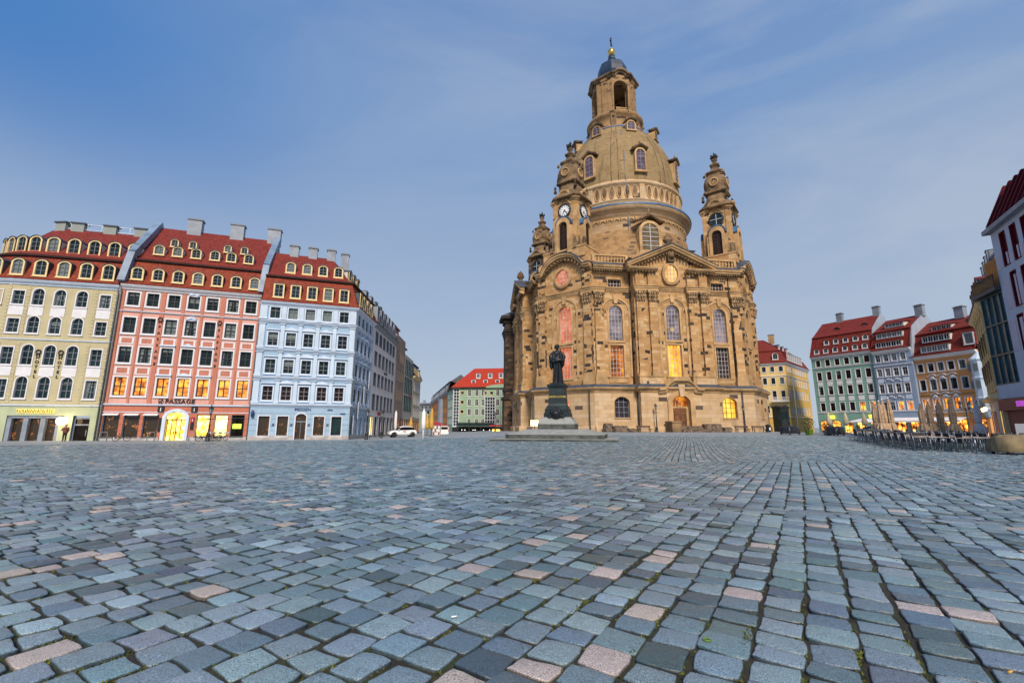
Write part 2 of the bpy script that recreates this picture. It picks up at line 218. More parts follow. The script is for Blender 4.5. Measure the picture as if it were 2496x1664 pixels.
# ---------------------------------------------------------------- mesh builder
class MB:
    def __init__(s): s.v=[]; s.f=[]; s.m=[]; s.uv=[]; s.sm=[]; s.X=None
    def vs(s,pts):
        b=len(s.v)
        if s.X is not None: pts=[s.X@Vector(p) for p in pts]
        s.v.extend(tuple(p) for p in pts); return b
    def face(s,idx,m=0,uv=None,smooth=False): s.f.append(tuple(idx)); s.m.append(m); s.uv.append(uv); s.sm.append(smooth)
    def poly(s,pts,m=0,uv=None):
        b=s.vs(pts); s.face(range(b,b+len(pts)),m,uv)
    def box(s,x0,x1,y0,y1,z0,z1,m=0):
        b=s.vs([(x,y,z) for z in(z0,z1) for x,y in((x0,y0),(x1,y0),(x1,y1),(x0,y1))])
        for q in((0,1,5,4),(1,2,6,5),(2,3,7,6),(3,0,4,7),(4,5,6,7),(3,2,1,0)): s.face([b+i for i in q],m)
    def prism(s,pts,ax,d0,d1,m=0,mside=None):
        """extrude a polygon: ax 'y': pts (x,z) from y=d0 to d1; ax 'z': pts (x,y); ax 'x': pts (y,z)"""
        f={'y':lambda p,d:(p[0],d,p[1]),'z':lambda p,d:(p[0],p[1],d),'x':lambda p,d:(d,p[0],p[1])}[ax]
        n=len(pts); b=s.vs([f(p,d0) for p in pts]+[f(p,d1) for p in pts])
        s.face([b+i for i in range(n)],m); s.face([b+n+i for i in reversed(range(n))],m)
        for i in range(n):
            j=(i+1)%n; s.face((b+j,b+i,b+n+i,b+n+j),m if mside is None else mside)
    def lathe(s,prof,n=16,m=0,c=(0,0),a0=0,a1=2*PI,sq=0,smooth=True,rot=0,cap=True):
        """revolve (r,z); sq>0 squares the section"""
        full=abs(a1-a0-2*PI)<1e-6; k=n if full else n+1; rows=[]
        def rad(a):
            if not sq: return 1
            e=2+sq; ca,sa=abs(math.cos(a)),abs(math.sin(a)); return (ca**e+sa**e)**(-1/e)
        for r,z in prof:
            rows.append(s.vs([(c[0]+r*rad(a0+(a1-a0)*i/n)*math.cos(a0+(a1-a0)*i/n+rot),c[1]+r*rad(a0+(a1-a0)*i/n)*math.sin(a0+(a1-a0)*i/n+rot),z) for i in range(k)]))
        L=0
        for q in range(len(prof)-1):
            dl=math.hypot(prof[q+1][0]-prof[q][0],prof[q+1][1]-prof[q][1])
            for i in range(n):
                j=(i+1)%k if full else i+1
                ra=prof[q][0]; rb=prof[q+1][0]; R=max(ra,rb); u0=(a1-a0)*i/n*R; u1=(a1-a0)*(i+1)/n*R
                s.face((rows[q]+i,rows[q]+j,rows[q+1]+j,rows[q+1]+i),m,[(u0,L),(u1,L),(u1,L+dl),(u0,L+dl)],smooth)
            L+=dl
        if cap and full:
            if prof[0][0]>.01: s.face([rows[0]+i for i in reversed(range(n))],m)
            if prof[-1][0]>.01: s.face([rows[-1]+i for i in range(n)],m)
    def tube(s,pts,r,n=8,m=0,smooth=True):
        pts=[Vector(p) for p in pts]; rs=r if isinstance(r,(list,tuple)) else [r]*len(pts); rows=[]; up=None
        for i,p in enumerate(pts):
            d=(pts[min(i+1,len(pts)-1)]-pts[max(i-1,0)]).normalized()
            a=Vector((0,0,1)) if abs(d.z)<.95 else Vector((1,0,0)); u=d.cross(a).normalized(); v=d.cross(u)
            rows.append(s.vs([p+(u*math.cos(2*PI*k/n)+v*math.sin(2*PI*k/n))*rs[i] for k in range(n)]))
        for q in range(len(pts)-1):
            for k in range(n): s.face((rows[q]+k,rows[q+1]+k,rows[q+1]+(k+1)%n,rows[q]+(k+1)%n),m,None,smooth)
        s.face([rows[0]+k for k in range(n)],m); s.face([rows[-1]+k for k in reversed(range(n))],m)
    def ball(s,c,r,n=10,m=0,sz=1.):
        s.lathe([(max(.001,r*math.sin(PI*i/n)),c[2]-r*sz*math.cos(PI*i/n)) for i in range(n+1)],max(8,n),m,(c[0],c[1]))
    def sweep_plan(s,path,z,prof,m=0,closed=False):
        """moulding: prof (out,dz) swept along a plan path (outside on the right hand when walking), mitred"""
        P=[Vector(p) for p in path]; n=len(P); O=[]
        for i in range(n):
            a=P[i-1] if (i>0 or closed) else None; c=P[(i+1)%n] if (i<n-1 or closed) else None
            d0=(P[i]-a).normalized() if a is not None else None; d1=(c-P[i]).normalized() if c is not None else None
            d0=d0 or d1; d1=d1 or d0; n0=Vector((d0.y,-d0.x)); n1=Vector((d1.y,-d1.x)); b=(n0+n1); l=b.length
            O.append(b/l/(max(.3,(b/l).dot(n0))) if l>1e-4 else n0)
        rows=[s.vs([(P[i].x+O[i].x*o,P[i].y+O[i].y*o,z+dz) for o,dz in prof]) for i in range(n)]; k=len(prof)
        for i in range(n if closed else n-1):
            j=(i+1)%n
            for q in range(k-1): s.face((rows[i]+q,rows[j]+q,rows[j]+q+1,rows[i]+q+1),m)
        if not closed:
            s.face([rows[0]+q for q in range(k)],m); s.face([rows[-1]+q for q in reversed(range(k))],m)
    def sweep_wall(s,path,y,prof,m=0):
        """moulding on a wall plane: path (x,z) left to right; prof (out,up) up = to the left of travel"""
        P=[Vector(p) for p in path]; n=len(P); rows=[]
        for i in range(n):
            d0=(P[i]-P[i-1]).normalized() if i else (P[1]-P[0]).normalized(); d1=(P[i+1]-P[i]).normalized() if i<n-1 else d0
            n0=Vector((-d0.y,d0.x)); n1=Vector((-d1.y,d1.x)); b=(n0+n1).normalized(); b=b/max(.35,b.dot(n0))
            rows.append(s.vs([(P[i].x+b.x*h,y-o,P[i].y+b.y*h) for o,h in prof]))
        k=len(prof)
        for i in range(n-1):
            for q in range(k-1): s.face((rows[i]+q,rows[i+1]+q,rows[i+1]+q+1,rows[i]+q+1),m)
        s.face([rows[0]+q for q in range(k)],m); s.face([rows[-1]+q for q in reversed(range(k))],m)
    def panel(s,x0,x1,z0,z1,y,ops=(),m=0,mr=None,depth=.25):
        """wall face looking to -y with openings (a,b,c,d,rise); reveals run back by depth"""
        mr=m if mr is None else mr
        xs=sorted({x0,x1,*[o[0] for o in ops],*[o[1] for o in ops]}); zs=sorted({z0,z1,*[o[2] for o in ops],*[o[3] for o in ops]})
        xs=[x for x in xs if x0-1e-6<=x<=x1+1e-6]; zs=[z for z in zs if z0-1e-6<=z<=z1+1e-6]
        for c,d in zip(zs,zs[1:]):
            run=None
            for a,b in zip(xs,xs[1:]):
                mx,mz=(a+b)/2,(c+d)/2
                hole=any(o[0]<mx<o[1] and o[2]<mz<o[3] for o in ops)
                if hole:
                    if run is not None: s.poly([(run,y,c),(a,y,c),(a,y,d),(run,y,d)],m); run=None
                elif run is None: run=a
            if run is not None: s.poly([(run,y,c),(xs[-1],y,c),(xs[-1],y,d),(run,y,d)],m)
        for o in ops:
            a,b,c,d=o[:4]; r=o[4] if len(o)>4 else 0; top=arc(a,b,d-r,r)
            out=[(a,c)]+top+[(b,c)]
            if r:
                k=len(top)//2
                s.poly([(a,y,d)]+[(p[0],y,p[1]) for p in top[:k+1]],m); s.poly([(p[0],y,p[1]) for p in top[k:]]+[(b,y,d)],m)
            for p,q in zip(out,out[1:]): s.poly([(p[0],y,p[1]),(q[0],y,q[1]),(q[0],y+depth,q[1]),(p[0],y+depth,p[1])],mr)
            s.poly([(a,y,c),(a,y+depth,c),(b,y+depth,c),(b,y,c)],mr)
    def build(s,name,mats,parent=None,loc=(0,0,0),rz=0):
        return link(name,s.mesh(name,mats),parent,loc,rz)
    def mesh(s,name,mats):
        me=bpy.data.meshes.new(name); me.from_pydata(s.v,[],s.f)
        for m in mats: me.materials.append(MATS[m])
        nf=len(s.f); me.polygons.foreach_set('material_index',np.array(s.m,dtype=np.int32)); me.polygons.foreach_set('use_smooth',np.array(s.sm,dtype=bool))
        ul=me.uv_layers.new(name='UVMap'); co=np.array(s.v,dtype=float).reshape(-1,3); data=np.zeros((len(me.loops),2))
        nr=np.zeros(nf*3); me.polygons.foreach_get('normal',nr); nr=nr.reshape(-1,3); k=0
        for i,f in enumerate(s.f):
            n=len(f); P=co[list(f)]
            if s.uv[i] is not None: data[k:k+n]=s.uv[i]
            elif abs(nr[i][2])>.93: data[k:k+n]=P[:,:2]
            else:
                t=np.array([-nr[i][1],nr[i][0]]); t/=np.hypot(*t)+1e-9; data[k:k+n,0]=P[:,:2]@t; data[k:k+n,1]=P[:,2]/max(.4,math.sqrt(max(0,1-nr[i][2]**2)))
            k+=n
        ul.data.foreach_set('uv',data.ravel()); me.update(); return me
def link(name,me,parent=None,loc=(0,0,0),rz=0):
    o=bpy.data.objects.new(name,me); COL.objects.link(o); o.location=loc; o.rotation_euler=(0,0,rz)
    if parent is not None: o.parent=parent
    return o
def empty(name,loc,rz=0):
    o=bpy.data.objects.new(name,None); COL.objects.link(o); o.location=loc; o.rotation_euler=(0,0,rz); return o
def tag(o,label=None,cat=None,group=None,kind=None):
    for k,v in(('label',label),('category',cat),('group',group),('kind',kind)):
        if v: o[k]=v
    return o
def copy_tree(o,parent=None):
    kids=list(o.children); c=o.copy(); COL.objects.link(c); c.parent=parent
    for h in kids: copy_tree(h,c)
    return c
def arc(a,b,z,r,n=10):
    """points left to right along an arch of rise r springing from z"""
    if not r: return [(a,z),(b,z)]
    w=(b-a)/2
    if r>=w*.97: return [((a+b)/2-w*math.cos(PI*i/n),z+r*math.sin(PI*i/n)) for i in range(n+1)]
    R=(w*w+r*r)/(2*r); t=math.asin(w/R)
    return [((a+b)/2+R*math.sin(-t+2*t*i/n),z+R*math.cos(-t+2*t*i/n)-R+r) for i in range(n+1)]
def outline(w,h,r,grow=0,foot=None):
    f=grow if foot is None else foot
    return [(-w/2-grow,-f)]+arc(-w/2-grow,w/2+grow,h-r,r+grow if r else 0,10) + [(w/2+grow,-f)] if r else [(-w/2-grow,-f),(-w/2-grow,h+grow),(w/2+grow,h+grow),(w/2+grow,-f)]
def ring(mb,pin,pout,y0,y1,m):
    """frame between two open outlines of equal length plus a bottom bar"""
    n=len(pin)
    for i in range(n):
        j=(i+1)%n; a,b,c,d=pin[i],pin[j],pout[j],pout[i]
        mb.poly([(a[0],y0,a[1]),(d[0],y0,d[1]),(c[0],y0,c[1]),(b[0],y0,b[1])],m)
        mb.poly([(d[0],y0,d[1]),(d[0],y1,d[1]),(c[0],y1,c[1]),(c[0],y0,c[1])],m)
        mb.poly([(a[0],y0,a[1]),(b[0],y0,b[1]),(b[0],y1,b[1]),(a[0],y1,a[1])],m)
WCACHE={}
def window_mesh(w,h,rise=0,trim=.16,proud=.06,cols=2,rows=(.62,),sash='dark_sash',tmat='white_trim',gmat='glass_dark',sill=.06,bar=.05,inset=.17,minor=0,door=False):
    key=(round(w,3),round(h,3),round(rise,3),trim,proud,cols,tuple(rows),sash,tmat,gmat,sill,bar,inset,minor)
    if key in WCACHE: return WCACHE[key]
    f=MB(); o0=outline(w,h,rise)
    if trim: ring(f,o0,outline(w,h,rise,trim),-proud,.0,0)
    if sill: f.box(-w/2-trim-.05,w/2+trim+.05,-proud-sill,0.,-trim-.07,-trim,0)
    ring(f,[(x,z+bar) for x,z in outline(w-2*bar,h-2*bar,max(.02,rise-bar) if rise else 0)],o0,inset-.03,inset+.04,1)
    for k in range(1,cols): x=-w/2+w*k/cols; f.box(x-bar*.65,x+bar*.65,inset-.045,inset+.03,.02,h-(rise*(1-math.sqrt(max(0,1-(2*x/w)**2))) if rise else 0)-.02,1)
    for t in rows: f.box(-w/2+.01,w/2-.01,inset-.04,inset+.03,h*t-bar*.6,h*t+bar*.6,1)
    if minor:
        for k in range(1,minor+1):
            zz=h*k/(minor+1)
            if zz<h-rise*.6: f.box(-w/2+.01,w/2-.01,inset-.015,inset+.03,zz-.013,zz+.013,1)
    fm=f.mesh('window',[tmat,sash])
    p=MB(); P=outline(w,h,rise); p.poly([(x,inset+.035,z) for x,z in P]); pm=p.mesh('pane',[gmat])
    WCACHE[key]=(fm,pm); return WCACHE[key]
WR=random.Random(21)
def add_window(parent,x,y,z,rz=0,name='window',**k):
    fm,pm=window_mesh(**k); o=link(name,fm,parent,(x,y,z),rz); link('pane',pm,o)
    if name=='window' and 'lit' not in k.get('gmat','') and WR.random()<.34:      # a blind or curtain behind some panes
        key=('blind',k['w'],k['h'],k.get('inset',.17),WR.randrange(4))
        if key not in WCACHE:
            b=MB(); w,h,i=k['w'],k['h'],k.get('inset',.17)+.028; t=key[4]
            if t<2: b.box(-w/2+.04,w/2-.04,i,i+.004,h*(.72-.22*t),h-.05-k.get('rise',0)*.9,0)
            else:
                for s in(-1,1): b.poly([(s*w*.47,i,.05),(s*w*(.47-.1*(t-1)),i,.05),(s*w*(.47-.16*(t-1)),i,h-.05-k.get('rise',0)),(s*w*.47,i,h-.05-k.get('rise',0))],0)
            WCACHE[key]=b.mesh('blind',['blind_cloth'])
        link('blind',WCACHE[key],o)
    return o
def text(body,size,parent,loc,rot=(PI/2,0,0),mat='sign_black',ext=.02,name='sign_lettering',align='CENTER',sx=1.,spacing=1.,shear=0,bold=.012):
    cu=bpy.data.curves.new(name,'FONT'); cu.body=body; cu.size=size; cu.extrude=ext; cu.align_x=align; cu.space_character=spacing; cu.shear=shear; cu.resolution_u=3; cu.offset=bold
    t=bpy.data.objects.new(name,cu); COL.objects.link(t); dg=bpy.context.evaluated_depsgraph_get(); me=bpy.data.meshes.new_from_object(t.evaluated_get(dg)); bpy.data.objects.remove(t)
    me.materials.clear(); me.materials.append(MATS[mat]); o=bpy.data.objects.new(name,me); COL.objects.link(o); o.location=loc; o.rotation_euler=rot; o.scale=(sx,1,1)
    if parent is not None: o.parent=parent
    return o
def remesh(mb,voxel,name,mat,parent=None,smooth=3,loc=(0,0,0),rz=0):
    """fuse the shapes in mb into one continuous skin"""
    o=mb.build(name,[mat]); md=o.modifiers.new('r','REMESH'); md.mode='VOXEL'; md.voxel_size=voxel; sm=o.modifiers.new('s','SMOOTH'); sm.iterations=smooth; sm.factor=.5
    dg=bpy.context.evaluated_depsgraph_get(); me=bpy.data.meshes.new_from_object(o.evaluated_get(dg)); bpy.data.objects.remove(o)
    me.materials.clear(); me.materials.append(MATS[mat]); me.polygons.foreach_set('use_smooth',np.ones(len(me.polygons),dtype=bool))
    return link(name,me,parent,loc,rz)
# ---------------------------------------------------------------- ground and setts
def grid_ground():
    xs=np.concatenate([np.linspace(-900,-120,12),np.linspace(-100,100,101),np.linspace(120,900,12)]); ys=np.concatenate([np.linspace(-300,-10,8),np.linspace(-6,120,64),np.linspace(130,1200,16)])
    X,Y=np.meshgrid(xs,ys); Z=gz(X,Y)-.015; n=len(xs); v=np.stack([X.ravel(),Y.ravel(),Z.ravel()],1)
    f=[(r*n+c,r*n+c+1,(r+1)*n+c+1,(r+1)*n+c) for r in range(len(ys)-1) for c in range(n-1)]
    me=bpy.data.meshes.new('ground'); me.from_pydata(v.tolist(),[],f); me.materials.append(MATS['joint_soil']); me.polygons.foreach_set('use_smooth',np.ones(len(f),dtype=bool))
    return tag(link('ground',me),kind='structure')
grid_ground()
AZ=math.radians(32); PD=np.array([math.sin(AZ),math.cos(AZ)]); QD=np.array([math.cos(AZ),-math.sin(AZ)])
GU0,GU1=np.array([-1.3,8.16]),np.array([9.2,4.35]); GUD=(GU1-GU0)/np.hypot(*(GU1-GU0)); GUN=np.array([-GUD[1],GUD[0]])
def setts():
    C=[];HX=[];HY=[];ANG=[]
    def field(dirp,ok,pitch=.235):
        a=math.atan2(dirp[0],dirp[1]); pd=np.array(dirp); qd=np.array([dirp[1],-dirp[0]])
        for j in range(-190,420):
            w=pitch*(.94,.915,.935,.945,.925,.94,.905)[j%7]
            ln=rng.uniform(.165,.265,260); p=np.cumsum(ln)-ln/2+rng.uniform(0,.2)-3.
            q=j*pitch+.05*np.sin(p*.21+j*.013)+.0035*np.sin(p*.9+j*2.1)+rng.normal(0,.0035,260)
            c=p[:,None]*pd+q[:,None]*qd; k=ok(c); C.append(c[k]); HX.append(np.full(k.sum(),w/2)+rng.normal(0,.005,k.sum())); HY.append((ln*.5-.0105)[k]); ANG.append(np.full(k.sum(),-a)+rng.normal(0,.03,k.sum()))
    def vis(c): return (c[:,1]>1.5)&(c[:,1]<47)&(np.abs(c[:,0])<1.17*c[:,1]+.9)
    def edge(c): return c[:,1]-(15.3+1.1*np.sin(c[:,0]*.14+.4)+np.where(c[:,0]<2,(2-c[:,0])*4.5,0))   # the next field of setts starts here
    def gut(c): return np.where((c-GU0)@GUD>-.1,np.abs((c-GU0)@GUN),9.)
    field(PD,lambda c: vis(c)&(edge(c)<0)&(gut(c)>.19))
    a2=math.radians(20.7); field((math.sin(a2),math.cos(a2)),lambda c: vis(c)&(edge(c)>-.02),.225)
    # two courses along the drain
    L=np.hypot(*(GU1-GU0)); ga=math.atan2(GUD[0],GUD[1])
    for off in(-.1,.1):
        s=0
        while s<L:
            l=random.uniform(.24,.42); C.append((GU0+GUD*(s+l/2)+GUN*off)[None]); HX.append(np.array([.072])); HY.append(np.array([l/2-.008])); ANG.append(np.array([-ga])); s+=l
    C=np.concatenate(C); HX=np.concatenate(HX); HY=np.concatenate(HY); ANG=np.concatenate(ANG); n=len(C)
    t=rng.uniform(0,1,n); base=np.stack([.085+.115*t,.143+.14*t,.182+.15*t],1)
    base+=rng.normal(0,.006,(n,3)); k=rng.uniform(0,1,n)
    warm=k<.05; t2=rng.uniform(0,1,warm.sum()); base[warm]=np.stack([.33+.12*t2,.29+.11*t2,.265+.11*t2],1)
    pale=(k>.05)&(k<.11); base[pale]*=1.45; dk=k>.86; base[dk]*=.55; base=np.clip(base,.03,.7)
    tint=rng.uniform(-.012,.014,n); base[:,2]+=tint; base[:,1]-=tint*.4
    Z=gz(C[:,0],C[:,1])+rng.normal(0,.0045,n); tilt=rng.normal(0,.018,(n,2)); d=C[:,1]
    V=[];F=[];CL=[];SM=[];off=0
    def emit(sel,u,vv,zz,quads,rough):
        nonlocal off
        m=sel.sum(); K=len(u)
        U=u[None]*HX[sel][:,None]; W=vv[None]*HY[sel][:,None]
        if rough:
            cu=[rng.normal(0,.0048,(m,1)) for _ in range(8)]; wq=[((1+sa_*u)*(1+sb_*vv)/4)[None] for sa_ in(-1,1) for sb_ in(-1,1)]
            U=U+sum(c_*q_ for c_,q_ in zip(cu[:4],wq)); W=W+sum(c_*q_ for c_,q_ in zip(cu[4:],wq))
            ph=rng.uniform(0,6.28,(m,4)); U=U+.0035*np.sin(3.1*vv[None]+ph[:,:1])*u[None]+.002*np.sin(8*vv[None]+ph[:,1:2]); W=W+.0035*np.sin(3.3*u[None]+ph[:,2:3])*vv[None]+.002*np.sin(8*u[None]+ph[:,3:4])
        ca,sa=np.cos(ANG[sel])[:,None],np.sin(ANG[sel])[:,None]
        x=C[sel][:,0:1]+U*ca-W*sa; y=C[sel][:,1:2]+U*sa+W*ca
        z=Z[sel][:,None]+zz[None]+tilt[sel][:,0:1]*U+tilt[sel][:,1:2]*W
        if rough: z=z+.0016*np.sin(2.3*u[None]+ph[:,:1])*np.cos(2.*vv[None]+ph[:,1:2])*(zz>-.02)[None]
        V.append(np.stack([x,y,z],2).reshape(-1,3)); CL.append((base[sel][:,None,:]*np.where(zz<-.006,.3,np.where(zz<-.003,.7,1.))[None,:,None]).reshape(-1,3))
        q=np.array(quads); F.append((q[None]+off+(np.arange(m)*K)[:,None,None]).reshape(-1,4)); SM.append(np.full(m*len(q),rough,dtype=bool)); off+=m*K
    t=np.array([-1,-.993,-.972,-.945,-.9,-.35,.35,.9,.945,.972,.993,1.]); G=len(t); uu,ww=[a.ravel() for a in np.meshgrid(t,t)]
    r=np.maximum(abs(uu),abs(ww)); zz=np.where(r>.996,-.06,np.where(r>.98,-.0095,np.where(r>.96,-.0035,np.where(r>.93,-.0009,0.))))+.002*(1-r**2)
    cor=1-.02*(abs(uu)>.8)*(abs(ww)>.8)-.035*((abs(uu)>.93)&(abs(ww)>.93))-.03*((abs(uu)>.98)&(abs(ww)>.98)); u1,w1=uu*cor,ww*cor
    Q=[(a*G+b,a*G+b+1,(a+1)*G+b+1,(a+1)*G+b) for a in range(G-1) for b in range(G-1)]
    emit(d<12,u1,w1,zz,Q,True)
    t=np.array([-1,-.93,.93,1.]); uu,ww=[a.ravel() for a in np.meshgrid(t,t)]; r=np.maximum(abs(uu),abs(ww)); zz=np.where(r>.97,-.05,0.)+0*r
    cor=1-.05*(abs(uu)>.9)*(abs(ww)>.9)
    Q=[(a*4+b,a*4+b+1,(a+1)*4+b+1,(a+1)*4+b) for a in range(3) for b in range(3)]
    emit(d>=12,uu*cor,ww*cor,zz,Q,False)
    V=np.concatenate(V); F=np.concatenate(F); CL=np.concatenate(CL); SM=np.concatenate(SM)
    me=bpy.data.meshes.new('cobblestone_pavement'); me.vertices.add(len(V)); me.vertices.foreach_set('co',V.ravel()); me.loops.add(F.size); me.loops.foreach_set('vertex_index',F.ravel().astype(np.int32)); me.polygons.add(len(F)); me.polygons.foreach_set('loop_start',np.arange(0,F.size,4,dtype=np.int32)); me.polygons.foreach_set('use_smooth',SM); me.update(calc_edges=True)
    ca=me.color_attributes.new('col','FLOAT_COLOR','POINT'); ca.data.foreach_set('color',np.concatenate([CL,np.ones((len(CL),1))],1).ravel())
    me.materials.append(MATS['granite_setts']); tag(link('cobblestone_pavement',me),kind='structure')
    b=MB(); a=GU0-GUD*.0; e=GU1
    for s0 in np.arange(0,L,1.):
        p0=GU0+GUD*s0; p1=GU0+GUD*(s0+.985); z0=float(gz(*p0))
        for o0,o1,h in((-.021,-.012,.008),(.012,.021,.008),(-.012,.012,-.012)):
            q=[p0+GUN*o0,p1+GUN*o0,p1+GUN*o1,p0+GUN*o1]; k=b.vs([(x,y,z0-.05) for x,y in q]+[(x,y,z0+h) for x,y in q])
            for f in((4,5,6,7),(0,1,5,4),(2,3,7,6),(1,2,6,5),(3,0,4,7)): b.face([k+i for i in f],0 if h>0 else 1)
    tag(b.build('pavement_drain',['aluminium','black_metal']),kind='structure')
setts()
def moss():
    """tufts in the joints of the nearest setts"""
    b=MB(); r=random.Random(3)
    for i in range(9000):
        y=1.7+r.random()**1.7*6; x=r.uniform(-1.15,1.15)*(y+.4); p=np.array([x,y]); q=p@QD; j=round((q-.1175)/.235); p=p+QD*(j*.235+.1175-q+r.gauss(0,.004))
        if r.random()>.55+.45*math.sin(x*1.3+y*2.1): continue
        for k in range(3):
            a=r.uniform(0,2*PI); l=r.uniform(.005,.014); c=p+np.array([r.gauss(0,.012),r.gauss(0,.012)]); z=float(gz(*c))-.016; h=r.uniform(.006,.02)
            b.poly([(c[0]-l*math.cos(a),c[1]-l*math.sin(a),z),(c[0]+l*math.cos(a),c[1]+l*math.sin(a),z),(c[0]+r.gauss(0,.006),c[1]+r.gauss(0,.006),z+h)],r.choice((0,0,1)))
    tag(b.build('moss',['moss_light','moss_dark']),kind='stuff')
simple('moss_light',(.12,.14,.02),.9,.3,20); simple('moss_dark',(.045,.055,.014),.9,.3,20)
moss()
# ---------------------------------------------------------------- houses: local x along the front, -y to the street, z up
def root_of(name,P0,P1,label,cat='house',group=None):
    a=math.atan2(P1[1]-P0[1],P1[0]-P0[0]); r=empty(name,(P0[0],P0[1],0),a); tag(r,label,cat,group); return r,math.hypot(P1[0]-P0[0],P1[1]-P0[1])
DC={}
def dormer(root,x,y,z,w=.95,h=1.25,rise=.22,D=2.2,frame='cream_trim',cheek='cheek_white',roof='lead_roof',rz=0,trim=.15,sash='grey_sash',gmat='glass_dark',cols=2):
    key=(w,h,rise,D,frame,cheek,roof,trim,sash,gmat,cols)
    if key not in DC:
        b=MB(); o0=outline(w,h,rise); ring(b,o0,outline(w,h,rise,trim),-.05,.14,0)
        o1=outline(w,h,rise,trim,trim); n=len(o1)
        for i in range(n-1):
            p,q=o1[i],o1[i+1]; top=abs(q[0]-p[0])>.02
            if top: p=(p[0]*1.07,p[1]+.05); q=(q[0]*1.07,q[1]+.05)
            y0=-.12 if top else .02
            b.poly([(p[0],y0,p[1]),(q[0],y0,q[1]),(q[0],D,q[1]),(p[0],D,p[1])],2 if top else 1)
            if top: b.poly([(p[0],y0,p[1]-.06),(q[0],y0,q[1]-.06),(q[0],y0,q[1]),(p[0],y0,p[1])],2)
        b.box(-w/2-trim-.06,w/2+trim+.06,-.12,.02,-trim-.06,-trim,0)
        g=MB(); g.poly([(px,.12,pz) for px,pz in o0],1); 
        ring(g,[(px,pz+.05) for px,pz in outline(w-.1,h-.1,max(.02,rise-.05) if rise else 0)],o0,.04,.11,0)
        for k in range(1,cols): g.box(-w/2+w*k/cols-.03,-w/2+w*k/cols+.03,.04,.11,.02,h-.04,0)
        for t in(.33,.64): g.box(-w/2,w/2,.05,.11,h*t-.02,h*t+.02,0)
        DC[key]=(b.mesh('dormer',[frame,cheek,roof]),g.mesh('window',[sash,gmat]))
    m,g=DC[key]; o=link('dormer',m,root,(x+.14*math.sin(rz),y-.14*math.cos(rz),z),rz); link('window',g,o); return o
def chimney(root,x,y,z0,z1,w=1.2,d=.8,mat='zinc',cap='grey_sash'):
    b=MB(); b.box(x-w/2,x+w/2,y-d/2,y+d/2,z0,z1-.25,0); b.box(x-w/2-.1,x+w/2+.1,y-d/2-.1,y+d/2+.1,z1-.25,z1-.12,1); b.box(x-w/2+.08,x+w/2-.08,y-d/2+.08,y+d/2-.08,z1-.12,z1,1)
    return b.build('chimney',[mat,cap],root)
def courses(r,path,m,*zp):
    for z,prof in zp:
        b=MB(); b.sweep_plan(path,z,prof,0); b.build('string_course',[m],r)
EAVE=[(0,-.55),(.12,-.5),(.14,-.38),(.30,-.28),(.42,-.12),(.46,0),(.0,.02)]
def mansard(root,path,H,y1,z1,y2,z2,depth,tile='red_tile',upper='deep_red_tile',eave='white_trim',lip=.22,back=True,edge='dark_eave'):
    """lower steep slope up to (y1,z1), a dark lip, upper slope up to (y2,z2)"""
    e=MB(); e.sweep_plan(path,H,EAVE,0); e.build('eave_cornice',[eave],root)
    b=MB(); b.sweep_plan(path,0,[(.5,H),(.52,H+.1),(.14,H+.3),(-.06,H+.62),(-y1+.05,z1-.12)],0)
    if lip: b.sweep_plan(path,0,[(-y1+.0,z1-.2),(-y1+lip+.08,z1-.12),(-y1+lip+.12,z1+.06),(-y1-.2,z1+.14)],1)
    b.sweep_plan(path,0,[(-y1+lip*.5,z1+.1),(-y1-.5,z1+.42),(-y2,z2),(-depth,H+.5)],2)
    return b.build('roof',[tile,edge,upper],root)
def gable(root,x,pts,mat,name='gable_wall',t=.12):
    b=MB(); b.prism(pts,'x',x-t,x+t,0); return b.build(name,[mat],root)
def coping(root,x,pts,mat='firewall_metal',w=.34):
    """metal covered fire wall standing proud of the roofs"""
    b=MB()
    for (ya,za),(yb,zb) in zip(pts,pts[1:]):
        n=Vector((-(zb-za),yb-ya)).normalized(); q=[(ya-n.x*.3,za-n.y*.3),(ya+n.x*.42,za+n.y*.42),(yb+n.x*.42,zb+n.y*.42),(yb-n.x*.3,zb-n.y*.3)]
        b.prism(q,'x',x-w,x+w,0)
    return b.build('fire_wall',[mat],root)
def side_walls(mb,L,z0,H,depth,m=0):
    for x in(0,L): mb.poly([(x,0,z0),(x,depth,z0),(x,depth,H),(x,0,H)],m)
    mb.poly([(0,depth,z0),(L,depth,z0),(L,depth,H),(0,depth,H)],m)
def downpipe(root,x,z0,z1,mat='grey_sash',y=-.12):
    b=MB(); b.tube([(x,y,z0),(x,y,z1-.5),(x-.1,y-.15,z1)],.07,8,0); b.build('downpipe',[mat],root)
def shopfit(root,x,z,w,h,rise=0,gm='lit_shop_dim',tm='white_trim',trim=.1,cols=1,rows=(),sash='dark_sash',name='shop_window',rz=0,y=0):
    return add_window(root,x,y,z,rz,name=name,w=w,h=h,rise=rise,trim=trim,proud=.04,cols=cols,rows=rows,sash=sash,tmat=tm,gmat=gm,sill=.03,bar=.06,inset=.2)
